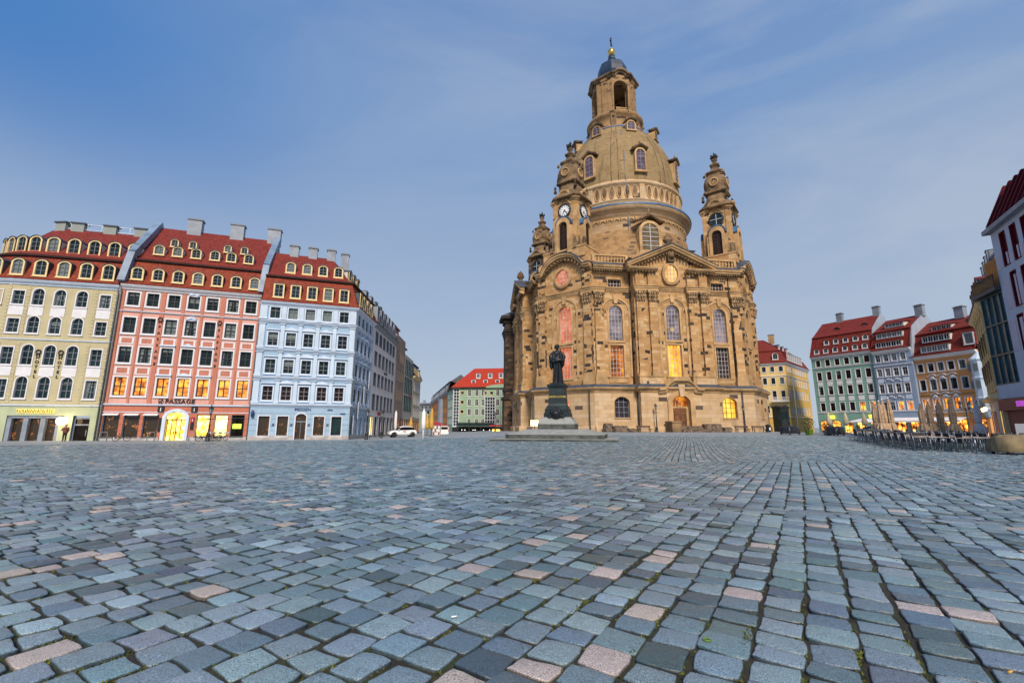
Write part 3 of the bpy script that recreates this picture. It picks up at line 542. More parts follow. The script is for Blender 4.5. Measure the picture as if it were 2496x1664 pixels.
# ---- hotel with the rounded corner, far left
def yellow_house():
    r,_=root_of('corner_hotel',(-41.9,46.9),(-41.9+.97,46.9+.2425),'olive yellow hotel with arched window bays, rounded corner and glowing sign over its entrance','hotel')
    SC0,R=-8.5,9.
    def bend(x,y):
        if x>=SC0: return (x,y,0.)
        a=(SC0-x)/R; return (SC0-math.sin(a)*(R-y),R-math.cos(a)*(R-y),-a)
    cols=[(-1.2,0),(-3.27,1),(-5.17,1),(-7.02,1),(-8.68,0)]; rows=[(13.3,1.4),(10.37,1.42),(7.14,1.72),(3.82,1.82)]
    ops=[]
    for cx,ar in cols:
        for z,h in rows: ops.append((cx-.48,cx+.48,z,z+h+(.3 if ar else 0),.48 if ar else 0))
    ent=(-7.65,-3.35,-1,2.1); door=(-2.25,-.8,-1,2.12)
    b=MB(); b.panel(-9.6,0,3.1,15.8,0,ops,0,1,.22); b.build('wall',['yellow_green_plaster','white_trim'],r)
    b=MB(); b.panel(-9.6,0,-1,3.1,0,[ent,door],0,1,.5)
    b.poly([(0,0,-1),(0,12,-1),(0,12,15.8),(0,0,15.8)],0); b.build('ground_floor_wall',['pale_green_plaster','zinc'],r)
    # rounded part: curved wall out of the picture's edge
    b=MB(); pts=[bend(-9.6-i*.7,0)[:2] for i in range(14)]
    for p,q in zip(pts,pts[1:]): b.poly([(q[0],q[1],-1),(p[0],p[1],-1),(p[0],p[1],15.8),(q[0],q[1],15.8)],0)
    b.build('curved_wall',['yellow_green_plaster'],r)
    for cx,ar in cols:
        for z,h in rows: add_window(r,cx,0,z,w=.96,h=h+(.3 if ar else 0),rise=.48 if ar else 0,trim=.1,proud=.05,sash='grey_sash',minor=0,rows=(.66,.36),gmat='glass_teal')
        for z0,z1 in((12.15,13.15),(6.0,7.0)):
            b=MB(); b.box(cx-.62,cx+.62,-.04,0,z0,z1,0); b.build('spandrel_panel',['white_trim'],r)
    for x in(-10.6,-12.7):
        for z,h in rows:
            px,py,a=bend(x,0); add_window(r,px,py,z,rz=a,w=.96,h=h,rise=0,trim=.1,proud=.05,sash='grey_sash',rows=(.66,.36),gmat='glass_teal')
    # quoined lesenes beside the square windows
    for cx in(-.38,-2.05,-7.88,-9.5):
        for lo in(0,1):
            b=MB()
            for i in range(34):
                z=3.3+i*.36
                if 9.2<z<9.9 or (z>9.5)!=bool(lo): continue
                b.box(cx-.16+(i%2)*.05,cx+.16-(i%2)*.05,-.035,0,z,z+.31,0)
            b.build('quoin_strip',['yellow_green_plaster'],r)
    path=[bend(-22+i*.75,0)[:2] for i in range(18)]+[(SC0,0),(0,0)]
    courses(r,path,'bluewhite_trim',(3.02,[(0,0),(.1,.02),(.14,.12),(0,.16)]),(9.62,[(0,0),(.09,.02),(.13,.12),(0,.16)]))
    mansard(r,path,15.85,1.0,18.85,5.2,23.6,11,eave='bluewhite_trim')
    for i in range(6):
        x,y,a=bend(-1.45-i*1.98+.15,.05); dormer(r,x,y,16.45,.9,1.55,.25,1.6,rz=a,cheek='lead_roof')
    for i in range(9):
        x,y,a=bend(-.3-i*1.88,2.0); dormer(r,x,y,19.65,.92,1.6,.3,3.0,rz=a,cheek='cheek_white')
    b=MB()                                                # roof terrace railing
    top=[bend(-14+i,5.3)[:2] for i in range(6)]+[(SC0+i*1.42,5.3) for i in range(7)]
    for z in(23.75,24.4): b.tube([(p[0],p[1],z) for p in top],.05,6,0)
    for p in top: b.tube([(p[0],p[1],23.4),(p[0],p[1],24.45)],.04,6,0)
    for p,q in zip(top[::2],top[1::2]):
        c=((p[0]+q[0])/2,(p[1]+q[1])/2); b.tube([(c[0]+.28*math.cos(t),c[1],24.07+.28*math.sin(t)) for t in np.linspace(0,2*PI,11)],.03,5,0)
    b.build('roof_railing',['bluewhite_trim'],r)
    for x in(-1.6,-4.7,-7.9,-11.2):
        px,py,a=bend(x,5.3); b=MB(); b.box(-.62,.62,-.3,.3,23.2,24.35,0); b.box(-.75,.75,-.42,.42,24.35,24.5,1); b.build('roof_pedestal',['pedestal_grey','lead_roof'],r,(px,py,0),a)
    # entrance: steel frame with three dark bays
    b=MB()
    for x in(-7.5,-6.15,-4.75,-3.45): b.box(x-.2,x+.2,.1,.45,-1,1.95,0)
    b.box(-7.65,-3.35,.1,.45,1.85,2.1,0); b.build('entrance_frame',['zinc'],r)
    b=MB(); b.poly([(-7.65,.48,-1),(-3.35,.48,-1),(-3.35,.48,2.1),(-7.65,.48,2.1)],0); b.build('entrance_glass',['lit_shop_dim'],r)
    d=MB(); ring(d,outline(1.25,2.2,0),outline(1.45,2.35,0,0,0),.28,.4,0); d.box(-.62,.62,.3,.36,1.55,1.68,0); d.box(.42,.47,.2,.3,.5,1.1,0); dd=d.build('door',['zinc'],r,(-1.52,0,-.4))
    d=MB(); d.poly([(-.7,.37,0),(.7,.37,0),(.7,.37,2.3),(-.7,.37,2.3)],0); d.build('pane',['glass_shop'],dd)
    text('TOWNHOUSE',.46,r,(-5.45,-.05,2.38),mat='neon_yellow',ext=.01,spacing=1.05,shear=.15,bold=.036,name='sign_halo'); text('TOWNHOUSE',.46,r,(-5.45,-.09,2.38),mat='sign_dark_gold',ext=.015,spacing=1.05,shear=.15,bold=.004)
    pl=bpy.data.lights.new('ball_lamp_light','POINT'); pl.energy=55; pl.color=(1,.66,.35); pl.shadow_soft_size=.43; po=bpy.data.objects.new('ball_lamp_light',pl); COL.objects.link(po); po.parent=r; po.location=(-2.83,-1.02,1.55)
    for cx in(-4.2,-6.08):
        for i,c in enumerate('HOTEL'): text(c,.42,r,(cx,-.03,7.75-i*.48),mat='sign_black')
        b=MB(); b.tube([(cx+.2*math.cos(t),-.1,8.45+.2*math.sin(t)) for t in np.linspace(0,2*PI,13)],.055,6,0); b.tube([(cx-.08,-.1,8.25),(cx-.16,-.1,8.08)],.05,6,0); b.tube([(cx+.08,-.1,8.25),(cx+.16,-.1,8.05)],.05,6,0); b.build('ring_emblem',['sign_black'],r)
    b=MB(); b.box(-.03,.03,-.75,0,.34,.40,1); b.ball((0,0,0),.42,14,0); b.lathe([(.2,.36),(.22,.42),(.05,.5)],10,1)
    b.build('ball_lamp',['lamp_soft','black_metal'],r,(-2.83,-.55,1.6))
    b=MB(); b.box(-2.62,-2.4,-.03,0,.55,.95,0); b.build('menu_board',['sign_black'],r)
    downpipe(r,-.12,-1,15.5)
    return r
yellow_house()
# ---- pink hotel
def pink_house():
    r,L=root_of('pink_hotel',(-41.8,46.9),(-29.1,51.2),'salmon pink hotel with red mansard roof and dark vertical lettering between its window columns','hotel')
    cols=[1.14,2.9,4.86,6.72,8.53,10.55,12.36]; rows=[(13.84,1.42),(10.84,1.66),(7.66,1.68),(4.22,1.9)]; ww=1.08
    b=MB(); xs=[0]
    for c in cols: xs+=[c-.78,c+.78]
    xs.append(L)
    for i in range(len(xs)-1):
        if xs[i+1]<=xs[i]: continue
        if i%2: c=cols[i//2]; b.panel(xs[i],xs[i+1],3.3,16,.05,[(c-ww/2,c+ww/2,z,z+h,0) for z,h in rows],1,2,.22)
        else: b.box(xs[i],xs[i+1],-.03,.3,3.3,16,0)
    side_walls(b,L,-1,16,12,0); b.build('wall',['pink_plaster','pink_light_plaster','white_trim'],r)
    gw=[(.9,1.28),(2.62,1.28),(4.3,1.26),(9.02,1.24),(10.7,1.24),(12.3,1.2)]
    b=MB(); b.panel(0,L,-1,3.3,-.03,[(c-w/2,c+w/2,0.,2.3,0) for c,w in gw]+[(5.62,7.42,-1,2.62,.5)],0,1,.3); b.build('ground_floor_wall',['pink_rustic','bluewhite_trim'],r)
    b=MB()
    for a,e in((0,5.2),(7.8,L)): b.box(a,e,-.09,-.03,-1,-.02,0)
    b.build('plinth',['granite_plinth'],r)
    for j,(z,h) in enumerate(rows):
        for i,c in enumerate(cols): add_window(r,c,.05,z,w=ww,h=h,trim=.14,proud=.07,sash='dark_sash',rows=(.5,),gmat='lit_amber' if j==3 else 'glass_dark',bar=.075,minor=3)
    for z0,z1 in((9.62,10.36),(6.42,7.2)):
        for i,c in enumerate(cols):
            b=MB(); ring(b,[(c-.46,z0+.1),(c-.46,z1-.1),(c+.46,z1-.1),(c+.46,z0+.1)],[(c-.64,z0),(c-.64,z1),(c+.64,z1),(c+.64,z0)],.0,.05,0); b.poly([(c-.46,.03,z0+.1),(c+.46,.03,z0+.1),(c+.46,.03,z1-.1),(c-.46,.03,z1-.1)],1); b.build('spandrel_panel',['white_trim','pink_plaster'],r)
    for z in(9.58,6.38):
        for c in cols[2:5]: 
            b=MB()
            if c==cols[3]: b.prism([(c-.72,z),(c,z+.38),(c+.72,z)] if z>9 else arc(c-.72,c+.72,z,.32,8),'y',-.16,0,0)
            else: b.box(c-.72,c+.72,-.16,0,z-.02,z+.14,0)
            b.build('window_hood',['bluewhite_trim'],r)
    for z in(15.42,12.66):                                # shell ornaments over the middle windows
        b=MB()
        for k in range(7): t=PI*k/6; b.tube([(6.72,-.02,z),(6.72+.5*math.cos(t),-.1,z+.34*math.sin(t))],[.05,.09],6,0)
        b.build('shell_ornament',['bluewhite_trim'],r)
    courses(r,[(0,0),(L,0)],'bluewhite_trim',(3.2,[(.03,0),(.16,.03),(.2,.16),(.03,.2)]),(13.12,[(.03,0),(.1,.02),(.13,.1),(.03,.13)]),(2.48,[(.03,0),(.08,.02),(.08,.07),(.03,.09)]))
    mansard(r,[(0,0),(L,0)],16.05,1.05,19.25,6.4,25.3,13)
    for c in np.linspace(1.18,12.46,7): dormer(r,c+.02,.05,16.78,.84,1.2,.2,1.7,cheek='lead_roof')
    for c in(2.05,3.85,5.7,7.6,9.3,11.15): dormer(r,c,2.1,20.45,.82,1.0,.2,1.9,trim=.12)
    for c in(3.0,4.85,8.5,10.3): dormer(r,c,3.35,22.0,.62,.78,.16,1.4,trim=.1)
    for c in(3.9,8.6,12.9): chimney(r,c,6.3,24.6,26.9,1.5,.9)
    for x in(.05,L-.05): coping(r,x,[(-.35,16.2),(.85,19.5),(1.0,19.9),(6.5,25.7)])
    for a,e in((0,0),):
        gable(r,.0,[(.1,15.5),(1.,19.2),(6.4,25.2),(12,16)],'gable_grey'); gable(r,L,[(.1,15.5),(1.,19.2),(6.4,25.2),(12,16)],'gable_grey')
    for i,(c,w) in enumerate(gw): 
        o=shopfit(r,c,0.,w,2.3,gm=('lit_shop_dim','lit_shop_dim','lit_shop_dim','lit_gold','lit_bright','glass_shop')[i],tm='dark_sash',trim=.03,rows=(.82,) if i<5 else (.86,),y=-.03)
        if i<3:
            b=MB(); b.prism([(0,0),(-.35,-.12),(-.35,-.2),(0,-.14)],'x',-w/2,w/2,0); b.build('awning',['awning_white'],r,(c,-.05,2.38))
    b=MB(); b.box(-.42,.4,.1,.14,.85,1.35,0); b.build('screen',['screen_green'],r,(12.25,0,0))
    d=MB(); ring(d,outline(1.8,3.4,.5),outline(1.8,3.4,.5,.3,0),-.14,.05,0); d.build('portal_surround',['bluewhite_trim'],r,(6.52,-.03,-.78))
    d=MB(); d.poly([(x,.3,z) for x,z in outline(1.8,3.4,.5)],1)
    for x in(-.82,-.42,0,.42,.82): d.box(x-.03,x+.03,.2,.3,0,2.55,0)
    d.box(-.9,.9,.18,.3,2.5,2.62,0); d.box(-.16,-.1,.12,.2,1.,1.35,0); d.box(.1,.16,.12,.2,1.,1.35,0); d.build('door',['dark_sash','lit_gold'],r,(6.52,0,-.78))
    text('PASSAGE',.66,r,(5.32,-.05,3.47),align='LEFT',sx=1.0,mat='sign_black',ext=.015,spacing=1.04)
    for cx,cz,k in((4.95,3.72,.9),(3.88,12.4,1.),(9.46,12.45,1.)):
        b=MB(); b.tube([(cx+.2*k*math.cos(t),-.14,cz+.05+.2*k*math.sin(t)) for t in np.linspace(0,2*PI,13)],.05,6,0); b.tube([(cx-.08,-.14,cz-.14),(cx-.14,-.14,cz-.32)],.045,6,0); b.tube([(cx+.08,-.14,cz-.14),(cx+.14,-.14,cz-.34)],.045,6,0); b.build('ring_emblem',['sign_black'],r)
    for cx in(3.88,9.46):
        for i,c in enumerate('PASSAGE'): text(c,.4,r,(cx,-.06,11.5-i*.67),mat='sign_black')
    for cx in(5.08,8.1):
        b=MB(); b.box(cx-.28,cx+.28,-.16,-.05,2.56,3.14,0); b.build('info_sign',['sign_black'],r); text('i',.52,r,(cx,-.17,2.66),mat='sign_white')
    b=MB(); b.box(5.02,5.3,-.12,-.04,.55,1.95,0); b.build('notice_board',['sign_black'],r)
    b=MB(); b.box(7.9,8.2,-.12,-.04,1.5,2.05,0); b.box(7.9,8.2,-.12,-.04,.75,1.45,1); b.build('notice_board',['sign_red','sign_black'],r); text('i',.34,r,(8.05,-.13,1.62),mat='sign_white')
    for x in(.05,L-.05): downpipe(r,x,-1,15.7,y=-.16)
pink_house()
# ---- pale blue porcelain shop, corner house
def blue_house():
    P0,P1=(-28.6,50.3),(-18.9,53.7)
    r,L=root_of('blue_corner_house',P0,P1,'pale blue corner house with pilasters and a porcelain shop on the ground floor','house')
    a2=math.atan2(62.1-53.7,-19.35+18.9)-math.atan2(3.4,9.7); S=8.4; ca,sa=math.cos(a2),math.sin(a2)
    cols=[1.5,3.36,5.2,7.06,8.93]; rows=[(13.3,1.28),(10.12,1.52),(7.0,1.53),(3.97,1.54)]; ww=1.0; sc=[1.35,3.1,4.95,6.8]
    def P(mb): mb.X=Matrix.Translation((L,0,0))@Matrix.Rotation(a2,4,'Z')
    b=MB(); b.panel(0,L,3.45,15.2,0,[(c-ww/2,c+ww/2,z,z+h,0) for c in cols for z,h in rows],0,1,.2)
    P(b); b.panel(0,S,3.45,15.2,0,[(c-ww/2,c+ww/2,z,z+h,0) for c in sc for z,h in rows],0,1,.2); b.X=None
    b.poly([(0,0,-1),(0,12,-1),(0,12,15.2),(0,0,15.2)],0); b.build('wall',['blue_plaster','bluewhite_trim'],r)
    gw=[1.44,3.3,7.02,8.88]
    b=MB(); b.panel(0,L,-1,3.45,-.04,[(c-.54,c+.54,.1,2.2,0) for c in gw]+[(4.6,5.68,-1,2.5,.3)],0,1,.25); P(b); b.panel(0,S,-1,3.45,-.04,[(c-.5,c+.5,.1,2.15,0) for c in sc],0,1,.25); b.build('ground_floor_wall',['blue_rustic','bluewhite_trim'],r)
    path=[(0,0),(L,0),(L+S*ca,S*sa)]
    b=MB()
    b.sweep_plan([(0,-.04),(4.45,-.04)],-1,[(0,0),(.06,0),(.06,1.06),(0,1.1)],0); b.sweep_plan([(5.83,-.04),(L,-.04),(L+S*ca,S*sa)],-1,[(0,0),(.06,0),(.06,1.06),(0,1.1)],0); b.build('plinth',['granite_plinth'],r)
    courses(r,path,'bluewhite_trim',*[(z,[(0,-.12*k),(.1*k,-.08*k),(.12*k,0),(.22*k,.05),(.25*k,.15*k),(0,.2*k)]) for z,k in((3.38,1.2),(6.4,1.),(9.56,1.),(12.82,1.1))])
    for side,cs,Lx in((0,cols,L),(1,sc,S)):
        rz=a2*side
        def at(x,y): return (L+x*ca-y*sa,x*sa+y*ca) if side else (x,y)
        for c in cs:
            for j,(z,h) in enumerate(rows):
                px,py=at(c,0); add_window(r,px,py,z,rz,w=ww,h=h,trim=.13 if not side else .1,proud=.07 if not side else .02,sash='grey_sash',tmat='bluewhite_trim',rows=(.64,.33) if j else (.7,),inset=.05 if side else .17,gmat='glass_dark' if j<2 else 'glass_brown' if j==3 else 'glass_teal')
        px_=[.32]+[(u+v)/2 for u,v in zip(cs,cs[1:])]+[Lx-.32]
        for j,(z0,z1) in enumerate(((3.62,6.25),(6.62,9.42),(9.78,12.68),(13.1,15.))):
            for x in px_:
                b=MB()
                if side: P(b)
                w=.3 if x in(px_[0],px_[-1]) else .2
                if j==3: w*=1.25
                b.box(x-w,x+w,-.1,0,z0,z1,0); b.box(x-w-.06,x+w+.06,-.15,0,z0,z0+.25,0); b.box(x-w-.05,x+w+.05,-.15,0,z1-.14,z1,0)
                if j<3: b.box(x-w-.09,x+w+.09,-.19,0,z1-.1,z1-.02,0)
                b.build('pilaster',['bluewhite_plaster'],r)
        for c in cs:
            for j,z in enumerate((11.9,8.82,5.8)):
                b=MB()
                if side: P(b)
                b.box(c-.72,c+.72,-.2,0,z,z+.09,0)
                if c not in(cs[0],cs[-1]): 
                    q=[(c-.72,z+.09),(c,z+.38),(c+.72,z+.09)] if j==2 or c!=cs[2] else arc(c-.72,c+.72,z+.09,.3,8); b.prism(q,'y',-.2,0,0)
                b.build('window_hood',['bluewhite_trim'],r)
    mansard(r,path,15.2,1.0,18.55,4.6,22.7,8.,eave='bluewhite_trim')
    for c in(1.65,3.42,5.2,6.98,8.75): dormer(r,c,.05,15.85,.85,1.4,0,1.7,cheek='lead_roof')
    for c in(2.4,4.25,6.05,7.85): dormer(r,c,2.0,19.5,.82,1.15,.22,2.)
    for c in sc: dormer(r,L+c*ca-.05*sa,c*sa+.05*ca,15.85,.8,1.4,0,1.6,rz=a2,cheek='lead_roof')
    for c in(2.6,4.4,6.2): dormer(r,L+c*ca-2.*sa,c*sa+2.*ca,19.5,.82,1.2,.22,1.9,rz=a2)
    for x in(2.3,4.5,6.7): chimney(r,x,4.7,22.2,24.0,1.0,.8)
    chimney(r,8.4,6.2,21.8,24.2,.9,.9)
    b=MB(); b.poly([(.3,4.6,22.7),(6.5,4.6,22.7),(6.5,9,21),(.3,9,21)],0); b.build('roof_deck',['lead_roof'],r)
    for i,c in enumerate(gw): shopfit(r,c,.1,1.08,2.1,gm='lit_shop_dim' if i!=3 else 'glass_teal',tm='white_trim',trim=.1,y=-.04,rows=(.93,))
    for c in sc: shopfit(r,L+c*ca+.04*sa,c*sa-.04*ca,.1,1.,2.05,gm='glass_shop',tm='white_trim',trim=.08,rz=a2,rows=(.93,))
    d=MB(); ring(d,outline(1.08,3.,.3),outline(1.08,3.,.3,.13,0),-.06,.05,0); d.build('portal_surround',['white_trim'],r,(5.14,-.04,-.5))
    d=MB(); d.poly([(x,.22,z) for x,z in outline(1.08,3.,.3)],1); d.box(-.54,.54,.16,.22,2.05,2.2,0); d.box(-.03,.03,.16,.22,.2,2.05,0); d.box(-.54,.54,.14,.22,0,.22,0); d.build('door',['grey_sash','lit_shop_dim'],r,(5.14,0,-.5))
    text('MEISSEN',.46,r,(5.25,-.06,2.82),mat='sign_navy',ext=.012); text('alma',.32,r,(8.1,-.06,2.86),mat='sign_navy',ext=.012,shear=.2)
    b=MB(); b.box(9.25,9.8,-.09,-.04,2.45,2.6,0); b.build('street_sign',['sign_navy'],r)
    b=MB(); b.box(L+1.5*ca+.1*sa-.3,L+1.5*ca+.1*sa,1.5*sa-.1,1.5*sa+.5,2.75,3.0,0); b.build('shop_plate',['sign_black'],r)
    b=MB(); b.lathe([(0,-.45),(.14,-.3),(.17,0),(.14,.3),(0,.45)],10,0,(.28,-.22)); b.build('oval_sign',['sign_navy'],r,(.0,0,2.45))
    for x in(2.37,4.2,6.,7.95):
        b=MB(); b.tube([(x-.12,-.09,1.1),(x+.1,-.09,1.42)],.03,6,0); b.tube([(x+.12,-.09,1.1),(x-.1,-.09,1.42)],.03,6,0); b.tube([(x-.1,-.09,1.2),(x+.1,-.09,1.2)],.025,6,0); b.build('crossed_swords',['sign_navy'],r)
    downpipe(r,L+.1,-1,14.9)
blue_house()
# ---- street running back beside the blue house
SD=Vector((-19.35+18.9,62.1-53.7)).normalized(); SP=Vector((-18.9,53.7))
def street(s): p=SP+SD*s; return (p.x,p.y)
def row_house(name,s0,s1,label,H,wall,rows,cols,ww,sash='grey_sash',gm='glass_dark',tm='white_trim',gf='brown_stone',trim=.1,cat='house',sill=.05):
    r,L=root_of(name,street(s0),street(s1),label,cat)
    b=MB(); b.panel(0,L,3.,H,0,[(c-ww/2,c+ww/2,z,z+h,0) for c in cols for z,h in rows],0,1,.25); side_walls(b,L,-1,H,12); b.build('wall',[wall,tm],r)
    for c in cols:
        for z,h in rows: add_window(r,c,0,z,w=ww,h=h,trim=trim,proud=.06,sash=sash,tmat=tm,rows=(.65,) if ww>1 else (),gmat=gm,cols=2 if ww>1 else 1,sill=sill)
    n=len(cols); dw=L/n
    b=MB(); b.panel(0,L,-1,3.,-.03,[(dw*(i+.5)-.75,dw*(i+.5)+.75,-.1,2.45,0) for i in range(n)],0,None,.3); b.build('ground_floor_wall',[gf],r)
    return r,L,[dw*(i+.5) for i in range(n)]
def street_houses():
    r,L,g=row_house('white_street_house',8.75,24.9,'white street house with dark window stripes and slate roof, adjoining the blue corner house',15.4,'white_plaster',[(12.75,1.7),(9.75,1.85),(6.85,1.7),(3.45,2.1)],[1.9,4.3,6.65,9.05,11.4,13.8],1.35,gf='white_plaster',tm='grey_sash',trim=.07)
    mansard(r,[(0,0),(L,0)],15.4,1.,18.6,5,21.6,11,'slate','slate',eave='zinc')
    for i in range(6): dormer(r,1.9+i*2.4,.1,16.1,1.0,1.9,0,1.6,frame='zinc',cheek='zinc')
    for i in range(4): dormer(r,3+i*3.,2.2,19.3,1.,1.3,0,2.,frame='zinc',cheek='zinc')
    for i,x in enumerate(g): shopfit(r,x,-.1,1.5,2.55,gm='lit_bright' if i==0 else 'glass_brown',tm='dark_sash',trim=.05,y=-.03)
    text('ROSSI',.7,r,(5.4,-.1,2.7),mat='sign_red',name='shop_lettering'); text('Juwelier',.6,r,(8.5,-.1,9.0),mat='sign_black',name='shop_lettering')
    r,L,g=row_house('brown_street_building',25.,33.4,'brown stone fronted modern building with stepped set-back top storeys',17.2,'brown_stone',[(12.6,2.),(9.2,2.1),(5.8,2.1)],[2.1,4.2,6.3],.85,gf='brown_stone',tm='brown_stone',trim=.05,cat='building')
    b=MB(); b.box(1.2,L,1.4,12,17.2,19.3,0); b.box(2.6,L,3.2,12,19.3,21,0); b.box(1.,L,1.1,12,19.3,19.5,1); b.build('set_back_storey',['brown_stone','standing_seam'],r)
    for x in g: shopfit(r,x,-.1,1.5,2.55,gm='lit_cafe',tm='dark_sash',trim=.05,y=-.03)
    r,L,g=row_house('green_window_building',33.5,43.6,'pale stone modern building with tall narrow green windows and a flat roof',14.9,'pale_stone',[(11.1,3.),(7.6,3.),(4.1,2.9)],[1.3,3.2,5.1,7.,8.9],1.0,gf='pale_stone',gm='glass_teal',tm='teal_metal',trim=.06,cat='building')
    b=MB(); b.box(.0,L-.2,1.8,12,14.9,17.2,0); b.box(-.2,L,1.4,12,17.2,17.5,1); b.build('set_back_storey',['glass_teal','standing_seam'],r)
    for x in g: shopfit(r,x,-.1,1.5,2.55,gm='lit_cafe',tm='dark_sash',trim=.05,y=-.03)
    text('MODE',.6,r,(7.4,-.1,7.0),mat='sign_red',name='shop_lettering')
    r,L,g=row_house('beige_street_house',44.5,55.,'beige old house with dark mansard, the last one of the street row',11.9,'cream_stone',[(8.9,1.9),(5.9,1.9),(3.2,1.8)],[1.7,4.2,6.7,9.],1.15,gf='cream_stone')
    mansard(r,[(0,0),(L,0)],11.9,.8,14.9,4.,16.2,10,'slate','slate',eave='cream_trim')
    for i in range(3): dormer(r,2+i*3.,.1,12.5,.9,1.4,.2,1.5,frame='cream_trim',cheek='lead_roof')
    for x in g: shopfit(r,x,-.1,1.4,2.4,gm='lit_cafe',tm='dark_sash',trim=.05,y=-.03)
street_houses()
# ---- hotel and street behind the square, left of the church
def green_hotel():
    r,L=root_of('green_hotel',(-22.5,131),(-1.2,127.6),'pale green hotel block with bright red hipped roof and white glazed stair bays','hotel')
    L2=L+9; H=12.0
    X0=5.85; small=[(8.55,10.55),(8.55,7.9),(8.55,5.25),(15.2,10.4),(17.0,10.4)]
    bc=[10.62,12.75,14.55,18.75,20.4,23.,25.,27.5,29.5]; rz=[(9.6,1.7),(6.9,1.7),(4.25,1.7),(2.0,1.2)]
    ops=[(x-.45,x+.45,z-.4,z+.4,0) for x,z in small]+[(c-.45,c+.45,z,z+h,0) for c in bc for z,h in rz if not(c==14.55 and False)]+[(6.0,7.6,1.2,11.7,0),(15.1,18.0,1.2,9.2,0)]
    b=MB(); b.panel(X0,L2,1.,H,0,[o for o in ops if not(o[0]>15.2 and o[1]<18. and o[3]<9.3 and o[2]>1.3)],0,None,.2); b.poly([(X0,0,-2),(.19,13.4,-2),(.19,13.4,H),(X0,0,H)],0); b.build('wall',['hotel_green'],r)
    sa=math.atan2(13.4,.19-X0)+PI
    for k in range(4):
        for z,h in rz: t=(k+.6)/4.4; add_window(r,X0+(.19-X0)*t,13.4*t,z,sa,w=.9,h=h,trim=.1,proud=.03,cols=2,rows=(.7,),gmat='glass_brown',sash='white_sash')
    for x,z in small: add_window(r,x,0,z-.4,w=.9,h=.8,trim=.08,proud=.03,cols=1,rows=(),gmat='glass_brown',sash='grey_sash',tmat='cream_trim')
    for c in bc:
        for z,h in rz: add_window(r,c,0,z,w=.9,h=h,trim=.1,proud=.03,cols=2,rows=(.72,.35),gmat='glass_brown',sash='white_sash')
    for x0,x1,z0,z1,nc,nz in((6.0,7.6,1.2,11.7,2,12),(15.1,18.0,1.2,9.2,4,9)):
        add_window(r,(x0+x1)/2,0,z0,name='stair_glazing',w=x1-x0,h=z1-z0,trim=.12,proud=.08,cols=nc,rows=tuple((i+1)/nz for i in range(nz-1)),sash='white_sash',gmat='glass_teal',bar=.12)
    b=MB(); e=.5; A=[(X0-e,-e),(L2+e,-e),(L2+e,14),(-.3,14)]; z0=H+.1; zr=18.2
    T=[(10.3,6.5),(L2-4,6.5)]
    b.poly([(*A[0],z0),(*A[1],z0),(*T[1],zr),(*T[0],zr)],0); b.poly([(*A[3],z0),(*A[0],z0),(*T[0],zr)],0); b.poly([(*A[1],z0),(*A[2],z0),(*T[1],zr)],0); b.poly([(*A[2],z0),(*A[3],z0),(*T[0],zr),(*T[1],zr)],0); b.prism(A,'z',H-.25,H+.09,1); b.build('roof',['bright_red_tile','dark_eave'],r)
    b=MB(); b.prism(arc(15.5,24,12.2,.6,10)+[(24,11.8),(15.5,11.8)],'y',-.58,-.2,0); b.build('curved_gable',['hotel_green'],r)
    for x in(12.9,16.4,19.6,21.7,25): dormer(r,x-.4,2.7,15.0,.85,1.1,0,1.8,frame='white_trim',trim=.2)
    for x in(11.9,15.4,18.9,22.4,26): dormer(r,x-.4,1.15,12.95,.85,1.1,0,1.8,frame='white_trim',trim=.2)
    b=MB(); b.box(X0,L2,-.05,.3,-2,1.05,0)
    b.build('ground_floor_wall',['sign_black'],r)
    t=MB(); t.box(8.,18.4,-3.4,0,1.,1.2,0)
    for i in range(27): x=8+i*.4; t.box(x-.03,x+.03,-3.4,-3.34,1.2,2.2,1)
    t.box(8,18.4,-3.42,-3.32,2.15,2.25,1); t.box(8.,18.4,-3.36,-3.34,1.25,2.1,2)
    for x in(8.2,11.5,14.8,18.2): t.box(x-.12,x+.12,-3.3,-3.06,-1.2,1.,1)
    t.build('terrace',['bronze_green','black_metal','glass_teal'],r)
    for x in(8.7,9.6,11.9,12.5,14.9,16.6):
        b=MB(); b.ball((x,-.3,.2),.09,8,0); b.build('wall_lamp',['lamp_white'],r)
    ax=math.atan2(1,-.24)
    q,L=root_of('orange_street_row_house',(-38,216),(-20.2,144.2),'orange brown house with grey dormers down the narrow street','house'); 
    b=MB(); b.panel(0,L,-2,12,0,[(2+i*3.1-.6,2+i*3.1+.6,z,z+1.8,0) for i in range(23) for z in(2.5,5.6,8.8)],0,None,.2); b.poly([(0,.25,-2),(L,.25,-2),(L,.25,12),(0,.25,12)],1); side_walls(b,L,-2,12,12); b.build('wall',['street_orange','glass_brown'],q)
    mansard(q,[(0,0),(L,0)],12,.8,15.2,4,17.5,10,'slate','slate',eave='zinc')
    g=MB(); g.box(44,47.5,-.4,0,-1,12.5,0); g.build('glazed_bay',['zinc'],q); g=MB(); g.box(57,58.8,-.9,0,0,10.5,0); g.build('glazed_bay',['zinc'],q)
    for i in range(20): dormer(q,2+i*3.5,.1,12.6,1.,1.5,0,1.5,frame='zinc',cheek='zinc')
    q,L=root_of('far_green_house',(-47.4,240),(-41.6,240),'dull green gabled house closing the narrow street','house'); 
    b=MB(); b.panel(-1,L+3,-2,9.6,0,[(1.2+i*2.6-.6,1.2+i*2.6+.6,z,z+1.8,0) for i in range(2) for z in(2,5,7.5)],0,None,.2); b.poly([(-1,.25,-2),(L+3,.25,-2),(L+3,.25,9.6),(-1,.25,9.6)],1); side_walls(b,L+3,-2,9.6,12); b.build('wall',['street_green','glass_dark'],q)
